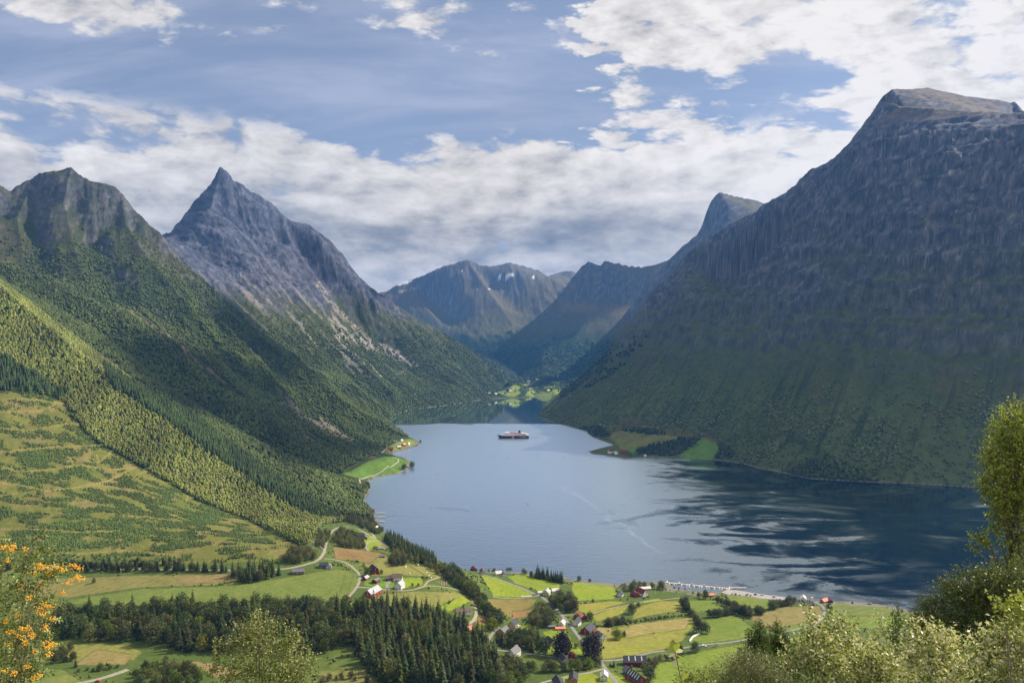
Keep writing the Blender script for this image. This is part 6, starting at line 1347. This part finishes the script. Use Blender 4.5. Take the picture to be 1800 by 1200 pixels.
g = G(776, 1026); e = empty('garden_frame', g, R(3), 'wooden framed garden plot beside the track', 'garden plot')
MSOIL = solid('soil_beds', (.16, .12, .06), .95, .3, .6); bm = bmesh.new(); boxb(bm, -7, 7, -7, 7, -1, .35); link('bed', bm_mesh('bed', bm), MSOIL, e)
for x in (-7, -3.5, 0, 3.5, 7):
    bm = bmesh.new(); boxb(bm, x-.12, x+.12, -7, 7, 1.5, 1.65)
    for y in (-7, 0, 7): boxb(bm, x-.1, x+.1, y-.1, y+.1, 0, 1.5)
    link('rail', bm_mesh('rail', bm), MPLANK, e)
a_, b_ = G(1212, 1127), G(1230, 1114); P = smoothed(resample([a_, G(1218, 1119), b_], 2), 2)
bm = bmesh.new()
for p, q in zip(P[:-1], P[1:]):
    d = (q-p).normalized(); n = Vector((-d.y, d.x, 0))*.6
    vs = [bm.verts.new(x+Vector((0, 0, z))) for z in (-1.0, 1.6) for x in (p-n, p+n, q+n, q-n)]
    for f in ((4, 5, 6, 7), (0, 1, 5, 4), (1, 2, 6, 5), (2, 3, 7, 6), (3, 0, 4, 7)): bm.faces.new([vs[i] for i in f])
o = link('silage_bag', bm_mesh('silage_bag', bm, True), MBALE); tag(o, 'long white curved silage bag at the hayfield end', 'silage bag')
MBIRD = solid('bird_dark', (.03, .03, .035), .8)
bx = px3(1445, 102, 140); e = None; bm = bmesh.new()
tube_bm(bm, [(-.28, 0, 0), (-.12, 0, .05), (.08, 0, .05), (.22, 0, .07), (.30, 0, .05)], [.02, .07, .08, .045, .012]); o = link('bird', bm_mesh('bird', bm, True), MBIRD); o.location = bx; o.rotation_euler = (R(25), R(-20), R(70)); tag(o, 'small dark bird soaring under the bright cloud', 'bird')
bm = bmesh.new()
for sg in (-1, 1):
    v = [bm.verts.new(p) for p in ((-.06, 0, .06), (.10, 0, .06), (.10, sg*.28, .20), (-.08, sg*.30, .20), (.02, sg*.62, .10))]; bm.faces.new((v[0], v[1], v[2], v[3])); bm.faces.new((v[3], v[2], v[4]))
    # wings have thickness
bmesh.ops.solidify(bm, geom=bm.faces[:], thickness=.015); link('wings', bm_mesh('wings', bm), MBIRD, o)

# ------------------------------------------------------------------ plants on the slope in front of the viewpoint
def leaf_mat(name, trans=.35, rough=.45, spec=.35):
    m, t = mat_base(name)
    at = t.new('ShaderNodeAttribute', attribute_name='Col'); c = at.outputs[0]
    p = t.new('ShaderNodeBsdfPrincipled', ins={'Base Color': c, 'Roughness': rough}); p.inputs['Specular IOR Level'].default_value = spec
    tr = t.new('ShaderNodeBsdfTranslucent'); t.l.new(t.mix(1.0, c, (1.0, 1.0, .55), 'MULTIPLY'), tr.inputs[0])
    mx = t.new('ShaderNodeMixShader', ins={0: trans}); t.l.new(p.outputs[0], mx.inputs[1]); t.l.new(tr.outputs[0], mx.inputs[2])
    o = t.new('ShaderNodeOutputMaterial'); t.l.new(mx.outputs[0], o.inputs[0]); return m
MLF = leaf_mat('near_leaves'); MSTEM = solid('stem_bark', (.16, .13, .10), .9, .35, 6, .1); MBERRY = solid('rowan_berry', (.86, .42, .02), .35, .15, 20, .5)
fg = np.random.default_rng(99)
def unit(a): return a/(np.linalg.norm(a, axis=-1, keepdims=True)+1e-9)
def plant(name, label, cat, Y, lobes, leaf, cols, cov=1.0, slim=.5, base=None, stems=3, up=.5, twig=.40, per=9, group=None, trunk=None, pinnate=False, thick=.05, depth=.7):
    cols = np.array(cols); cs = []
    for (u, v, r_) in lobes:
        rm = r_/FPX*Y; y = Y+fg.uniform(-1, 1)*rm*depth
        cs.append((np.array(px3(u, v, y)), rm))
    ub = base if base is not None else float(np.mean([l[0] for l in lobes]))
    bx_ = (ub-900)/FPX*Y; bz = float(hz(np.array(bx_), np.array(Y)))-.15
    root = empty(name, (bx_, Y, bz), 0, label, cat, group); O = np.array([bx_, Y, bz])
    P, D = [], []
    spx = leaf*FPX/Y
    for (c, rm), (u, v, r_) in zip(cs, lobes):
        n = max(4, int(cov*21*(r_/spx)**2/per))
        d = unit(fg.normal(size=(n, 3))); q = fg.random(n)[:, None]**.42
        P.append(c+d*q*rm*[1, 1, .95]); D.append(unit(d*.7+[0, 0, up]+fg.normal(size=(n, 3))*.45))
    P = np.concatenate(P); D = np.concatenate(D); n = len(P)
    L_ = twig*fg.uniform(.6, 1.2, n)
    k = np.arange(per)/(per-1)
    base_ = P[:, None]+D[:, None]*(k[None, :, None]-.5)*L_[:, None, None]
    side = unit(np.cross(D, fg.normal(size=(n, 3))))
    bi = np.cross(D, side)
    sgn = np.where(np.arange(per) % 2, 1., -1.)[None, :, None]
    ang = fg.uniform(-.9, .9, (n, per, 1)) if not pinnate else fg.uniform(-.25, .25, (n, per, 1))
    dirv = unit(D[:, None]*.55+sgn*(side[:, None]*np.cos(ang)+bi[:, None]*np.sin(ang))+fg.normal(size=(n, per, 3))*(.35 if not pinnate else .12))
    nr = unit(np.cross(dirv, fg.normal(size=(n, per, 3)))) if not pinnate else unit(np.cross(dirv, D[:, None]+fg.normal(size=(n, per, 3))*.3))
    wv_ = np.cross(dirv, nr) if pinnate else nr
    s = leaf*fg.uniform(.65, 1.25, (n, per, 1)); w = s*slim*.5
    up_ = np.cross(wv_, dirv)*s*.10
    q4 = np.stack([base_, base_+dirv*s*.45+wv_*w+up_, base_+dirv*s, base_+dirv*s*.45-wv_*w+up_], 2)
    V = q4.reshape(-1, 3)-O; Fq = np.arange(len(V)).reshape(-1, 4)
    kk = cols[fg.integers(0, len(cols), n*per)]*fg.uniform(.75, 1.25, (n*per, 1))
    link('leaves', np_mesh('leaves', V, Fq, np.repeat(kk, 4, 0)), MLF, root)
    bm = bmesh.new()
    order = sorted(range(len(cs)), key=lambda i: cs[i][0][2])
    st = [Vector((fg.uniform(-.25, .25)*(stems > 1), fg.uniform(-.2, .2)*(stems > 1), 0)) for _ in range(stems)]
    top = Vector(cs[order[-1]][0]-O) if trunk is None else Vector(np.array(px3(trunk[0], trunk[1], Y))-O)
    for j, s0 in enumerate(st):
        e_ = top if j == 0 else Vector(cs[order[fg.integers(len(order)//2, len(order))]][0]-O)
        mid_ = s0.lerp(e_, .5)+Vector((fg.uniform(-.1, .1), fg.uniform(-.1, .1), .1))*e_.length*.3
        tube_bm(bm, [s0, s0.lerp(mid_, .6), mid_, mid_.lerp(e_, .6), e_], [thick, thick*.7, thick*.45, thick*.25, thick*.08])
    for i, (c, rm) in enumerate(cs):
        s0 = st[i % stems]; e_ = Vector(c-O); f = min(.75, max(.25, .8*e_.z/max(top.z, .1)))
        a_ = s0.lerp(top, f)
        if trunk is None: a_ = s0.lerp(e_, .45)
        m_ = a_.lerp(e_, .5)+Vector((0, 0, -.08*rm))
        tube_bm(bm, [a_, m_, e_], [thick*.3, thick*.2, thick*.08], 5)
        for _ in range(4):
            d = Vector(unit(fg.normal(size=3)+[0, 0, .4])); tube_bm(bm, [e_, e_+d*rm*.5, e_+d*rm*.9+Vector((0, 0, .05))], [thick*.12, thick*.08, thick*.03], 4)
    link('branches' if name != 'aspen_tree' else 'trunk', bm_mesh('branches', bm, True), MSTEM, root)
    return root, cs, O
PALEW = [(.42, .45, .18), (.58, .56, .32), (.74, .70, .48), (.17, .22, .05), (.10, .14, .03), (.30, .35, .10)]  # near-white tones: pale willow undersides plus sun glint put into the colour
OLIVEW = [(.105, .135, .035), (.14, .165, .045), (.085, .115, .028), (.19, .205, .07)]
YELW = [(.30, .37, .05), (.42, .45, .09), (.17, .24, .035), (.40, .40, .13)]
DKG = [(.050, .080, .020), (.065, .100, .024), (.042, .066, .018), (.09, .12, .03)]
plant('aspen_tree', 'tall aspen with sunlit yellow green crown rising at the right edge', 'tree', 28, [(1792, 722, 26), (1772, 748, 34), (1800, 765, 46), (1756, 782, 28), (1778, 800, 42), (1805, 825, 55), (1746, 815, 24), (1745, 845, 22), (1768, 855, 38), (1800, 880, 50), (1772, 893, 28), (1757, 878, 22), (1796, 945, 40), (1722, 944, 13), (1736, 950, 15), (1716, 962, 9), (1752, 932, 15), (1790, 1000, 34), (1838, 745, 40), (1850, 800, 52), (1856, 865, 56), (1846, 925, 48), (1832, 985, 40), (1738, 800, 16), (1732, 862, 14), (1762, 905, 20)],
      .10, YELW[:3]+OLIVEW[:2]+YELW[:2], .85, .66, base=1776, stems=1, up=.35, twig=.55, trunk=(1782, 740), thick=.17, group=None)
plant('alder_bush', 'dark green alder bush at the foot of the aspen on the right', 'shrub', 24, [(1642, 1082, 34), (1632, 1062, 16), (1682, 1052, 40), (1668, 1030, 14), (1722, 1040, 48), (1716, 1012, 12), (1762, 1045, 52), (1752, 1010, 14), (1800, 1035, 52), (1652, 1120, 48), (1622, 1112, 24), (1606, 1092, 10), (1700, 1100, 58), (1762, 1105, 60), (1810, 1100, 50)],
      .075, OLIVEW+DKG[:2], 1.2, .6, stems=5, twig=.5, thick=.04)
plant('birch_sapling', 'thin dark birch sapling standing in front of the lakeside field', 'sapling', 20, [(1577, 1068, 7), (1574, 1084, 12), (1580, 1102, 16), (1570, 1122, 20), (1584, 1142, 22)], .055, OLIVEW[:2]+DKG, .75, .6, base=1580, stems=1, trunk=(1577, 1062), twig=.35, thick=.02)
plant('willow_bush', 'small willow with a lone pale spray left of the birch sapling', 'shrub', 15, [(1549, 1086, 9), (1552, 1104, 13), (1545, 1130, 22), (1560, 1160, 30)], .055, PALEW, .9, .5, stems=2, twig=.3, thick=.02)
G_W = 'pale leaved willows in the right foreground'
plant('willow_bush', 'pale willow bush with one tall pointed shoot in front of the lakeside lane', 'shrub', 13, [(1422, 1072, 10), (1428, 1088, 15), (1436, 1112, 26), (1470, 1100, 24), (1488, 1096, 16), (1448, 1142, 46), (1490, 1138, 44), (1402, 1158, 32), (1384, 1172, 24), (1440, 1188, 60), (1500, 1180, 52)], .072, PALEW, 1.0, .5, stems=6, twig=.32, thick=.02)
plant('willow_bush', 'pale willow bush between the pointed willow and the reddish tipped one', 'shrub', 12, [(1532, 1152, 26), (1562, 1166, 34), (1520, 1184, 40), (1582, 1192, 46), (1545, 1205, 50)], .070, PALEW, 1.0, .5, stems=5, twig=.3, thick=.018)
plant('willow_bush', 'willow bush with almost white upper leaves below the dark alder', 'shrub', 11, [(1612, 1108, 16), (1642, 1102, 20), (1632, 1128, 30), (1666, 1128, 24), (1610, 1150, 30), (1655, 1165, 50), (1692, 1158, 34), (1620, 1195, 50), (1690, 1200, 50)], .070, PALEW[1:3]+PALEW, 1.0, .5, stems=5, twig=.3, thick=.018)
plant('willow_bush', 'pale willow bush in the bottom right corner', 'shrub', 10, [(1722, 1142, 34), (1752, 1128, 34), (1784, 1116, 34), (1812, 1112, 30), (1740, 1178, 54), (1792, 1168, 60), (1770, 1206, 60)], .070, PALEW, 1.0, .5, stems=5, twig=.3, thick=.018)
plant('hazel_shoot', 'bright yellow green leafy shoots reaching in from the right edge', 'shrub', 9, [(1752, 1058, 10), (1768, 1070, 16), (1788, 1062, 20), (1808, 1080, 26), (1780, 1092, 18)], .062, YELW, 1.0, .6, base=1830, stems=3, twig=.3, thick=.02)
plant('grey_willow', 'fine leaved grey green willow bush below the pine', 'shrub', 16, [(1292, 1166, 22), (1322, 1158, 24), (1270, 1184, 24), (1308, 1188, 36), (1346, 1180, 32), (1362, 1198, 36), (1290, 1208, 36)], .045, [(.17, .19, .09), (.22, .24, .12), (.13, .155, .06), (.28, .29, .17)], 1.15, .42, stems=6, twig=.32, thick=.025)
plant('grey_willow', 'low leafy bush at the bottom edge beside the sapling', 'shrub', 14, [(1216, 1188, 16), (1240, 1194, 18), (1252, 1178, 10), (1206, 1204, 20), (1234, 1210, 24)], .050, [(.20, .25, .06), (.27, .31, .10), (.13, .18, .04), (.36, .37, .18)], 1.0, .55, stems=4, twig=.3, thick=.02)
plant('willow_bush', 'airy pale willow in front of the spruce belt at lower left', 'shrub', 14, [(452, 1108, 28), (482, 1092, 12), (454, 1086, 12), (425, 1122, 26), (500, 1122, 28), (524, 1112, 9), (380, 1150, 14), (398, 1134, 14), (372, 1180, 14), (442, 1152, 44), (508, 1156, 36), (542, 1148, 12), (546, 1168, 12), (472, 1192, 56), (524, 1192, 32), (404, 1188, 24)], .058, [(.22, .25, .07), (.32, .33, .14), (.15, .19, .045), (.40, .39, .20), (.11, .15, .03)], .85, .55, stems=5, twig=.34, thick=.022)
root, cs, O = plant('rowan_tree', 'rowan with orange berry clusters at the left edge', 'tree', 9, [(8, 958, 22), (42, 984, 30), (58, 944, 14), (96, 948, 9), (84, 972, 15), (92, 998, 26), (120, 1006, 13), (60, 1028, 38), (18, 1046, 40), (82, 1056, 22), (58, 1096, 36), (16, 1108, 42), (86, 1108, 14), (84, 1136, 15), (30, 1166, 42), (58, 1186, 24), (-20, 1000, 40), (-20, 1140, 50), (20, 1205, 40)], .050, [(.115, .16, .03), (.16, .205, .04), (.085, .12, .026), (.26, .29, .09), (.40, .41, .20)], .8, .45, base=-30, stems=3, twig=.20, per=11, pinnate=True, thick=.02, up=.2)
ico = _ico(); V, Fq = [], []; o_ = 0
spots = [(5, 962), (18, 966), (22, 960), (45, 965), (12, 985), (68, 993), (78, 997), (84, 1008), (62, 1006), (100, 996), (110, 1001), (128, 995), (138, 998), (136, 1012), (142, 1017), (128, 1016), (122, 1025), (108, 1040), (70, 1028), (52, 1050), (75, 1062), (85, 1066), (78, 1078), (68, 1070), (40, 1104), (52, 1106), (58, 1116), (36, 1118), (20, 1110), (78, 1102), (84, 1128), (92, 1132), (82, 1138), (42, 1130), (26, 1182), (48, 1172), (58, 1192), (30, 1080), (10, 1092), (14, 1132), (90, 1088), (60, 1146), (86, 1150), (70, 1186), (6, 1178), (36, 1030)]
for u, v in spots:
    c = np.array(px3(u+fg.uniform(-2, 2), v, 9-.35+fg.uniform(-.15, .25)))-O
    for _ in range(int(fg.integers(16, 32))):
        q = c+fg.normal(size=3)*[.026, .021, .018]; s = fg.uniform(.0062, .0085)
        V.append(ico[0]*s+q); Fq.append(ico[1]+o_); o_ += len(ico[0])
link('berries', np_mesh('berries', np.concatenate(V), np.concatenate(Fq), smooth=True), MBERRY, root)['kind'] = 'stuff'
for i, (lob, lab) in enumerate([([(1336, 1096, 6), (1335, 1108, 12), (1328, 1120, 18), (1342, 1130, 18), (1318, 1138, 16), (1334, 1146, 24), (1312, 1156, 16), (1346, 1160, 24), (1328, 1172, 26), (1338, 1190, 30), (1312, 1186, 20)], 'young pine with its left hand pointed top in the right foreground'),
                               ([(1364, 1096, 6), (1365, 1108, 12), (1372, 1120, 17), (1360, 1130, 18), (1384, 1136, 14), (1366, 1148, 24), (1392, 1152, 14), (1350, 1150, 16), (1378, 1170, 26), (1362, 1186, 30), (1392, 1184, 22)], 'young pine close right of the other pine in the foreground')]):
    plant('pine_tree', lab, 'pine', 52+2*i, lob, .22, [(.055, .095, .018), (.075, .125, .022), (.042, .074, .016), (.095, .14, .03)], 2.6, .26, base=lob[0][0]+4, stems=1, trunk=(lob[0][0], lob[0][1]-6), up=1.0, twig=.7, per=12, thick=.10)
# sapling with a few big leaves close by
gx0 = px3(1196, 1230, 5.0); e = empty('rowan_sapling', (gx0[0], 5.0, float(hz(np.array(gx0[0]), np.array(5.0)))), 0, 'thin sapling with a few large yellow green leaves before the yellow hayfield', 'sapling')
O = Vector(e.location); pts = [Vector((0, 0, 0))]+[Vector(px3(u, v, 5.0))-O for u, v in ((1203, 1215), (1196, 1188), (1190, 1160), (1187, 1145))]
bm = bmesh.new(); tube_bm(bm, pts, [.008, .006, .005, .004, .003]); link('stem', bm_mesh('stem', bm, True), MSTEM, e)
V, Fq, K = [], [], []
for u, v, du, dv in [(1187, 1145, -16, -8), (1187, 1145, -8, -20), (1187, 1145, 6, -16), (1187, 1146, 14, -4), (1187, 1146, 2, 12), (1188, 1150, -14, 3), (1188, 1150, 11, 8), (1190, 1160, -9, 10), (1193, 1170, 9, 4), (1200, 1200, -14, -7), (1203, 1205, 14, -3), (1200, 1196, 10, -14), (1202, 1210, -12, 6)]:
    b0 = np.array(px3(u, v, 5.0))-np.array(O); t0 = np.array(px3(u+du, v+dv, 5.0+fg.uniform(-.06, .06)))-np.array(O); d = t0-b0; l = np.linalg.norm(d); w = unit(np.cross(d, fg.normal(size=3)+[0, -2, .5]))*l*.24; n_ = unit(np.cross(d, w))*l*.08; o_ = len(V)
    V += [b0, b0+d*.3+w*.85+n_, b0+d*.65+w+n_, t0, b0+d*.65-w+n_, b0+d*.3-w*.85+n_]; Fq += [[o_, o_+1, o_+4, o_+5], [o_+1, o_+2, o_+3, o_+4]]; K += [(.30, .36, .06)]*6 if fg.random() < .75 else [(.55, .55, .35)]*6
link('leaves', np_mesh('leaves', np.array(V), np.array(Fq), np.array(K)), MLF, e)

# ------------------------------------------------------------------ unseen clouds added out of the frame to shade the slopes
def cloud(cx, cy, rx, ry, seed):
    r = random.Random(seed); bm = bmesh.new()
    for i in range(26):
        a = r.uniform(0, 2*math.pi); q = math.sqrt(r.random())*.82
        x, y = q*math.cos(a)*rx, q*math.sin(a)*ry; s = r.uniform(.26, .42)*min(rx, ry)*(1.1-.45*q)
        mtx = Matrix.Translation((x, y, r.uniform(-30, 60))) @ Matrix.Diagonal((s*1.25, s, s*.42, 1))
        bmesh.ops.create_icosphere(bm, subdivisions=3, radius=1, matrix=mtx)
    for v in bm.verts:
        n = math.sin(v.co.x*.011+seed)*math.cos(v.co.y*.013-seed)*.5+math.sin(v.co.x*.031)*math.sin(v.co.y*.027+v.co.z*.02)*.5
        v.co += v.normal*n*45
    me = bpy.data.meshes.new('cloud'); bm.to_mesh(me); bm.free()
    for p in me.polygons: p.use_smooth = True
    o = link('cloud', me, MCLOUD); ZC = 9500.0
    k = ZC/SD.z
    o.location = (cx+SD.x*k, cy+SD.y*k, ZC)
    return tag(o, 'unseen cloud added out of frame to shade the slopes', 'cloud', 'added shade clouds', 'stuff')
MCLOUD, t = mat_base('shade_cloud_white')
d1 = t.new('ShaderNodeBsdfDiffuse', ins={'Color': (.9, .9, .92, 1)}); d2 = t.new('ShaderNodeBsdfTranslucent', ins={'Color': (.55, .57, .6, 1)})
ad = t.new('ShaderNodeAddShader'); t.l.new(d1.outputs[0], ad.inputs[0]); 
mx = t.new('ShaderNodeMixShader', ins={0: .35}); t.l.new(d1.outputs[0], mx.inputs[1]); t.l.new(d2.outputs[0], mx.inputs[2])
o = t.new('ShaderNodeOutputMaterial'); t.l.new(mx.outputs[0], o.inputs[0])
for i, (cx, cy, rx, ry) in enumerate(SHADE_CLOUDS): cloud(cx, cy, rx, ry, i+3)

# ------------------------------------------------------------------ the air: one box of even haze round camera and land
bm = bmesh.new(); bmesh.ops.create_cube(bm, size=1, matrix=Matrix.Translation((0, 6900, 888)) @ Matrix.Diagonal((24000, 15400, 1810, 1)))
me = bpy.data.meshes.new('haze'); bm.to_mesh(me); bm.free()
m, t = mat_base('haze_air')
v = t.new('ShaderNodeVolumePrincipled'); v.inputs['Color'].default_value = HAZE_COLOR; v.inputs['Density'].default_value = HAZE_DENS; v.inputs['Anisotropy'].default_value = .1
o = t.new('ShaderNodeOutputMaterial'); t.l.new(v.outputs[0], o.inputs['Volume'])
ho = link('haze', me, m); tag(ho, 'thin blue haze filling the fjord valley', 'haze', kind='stuff')
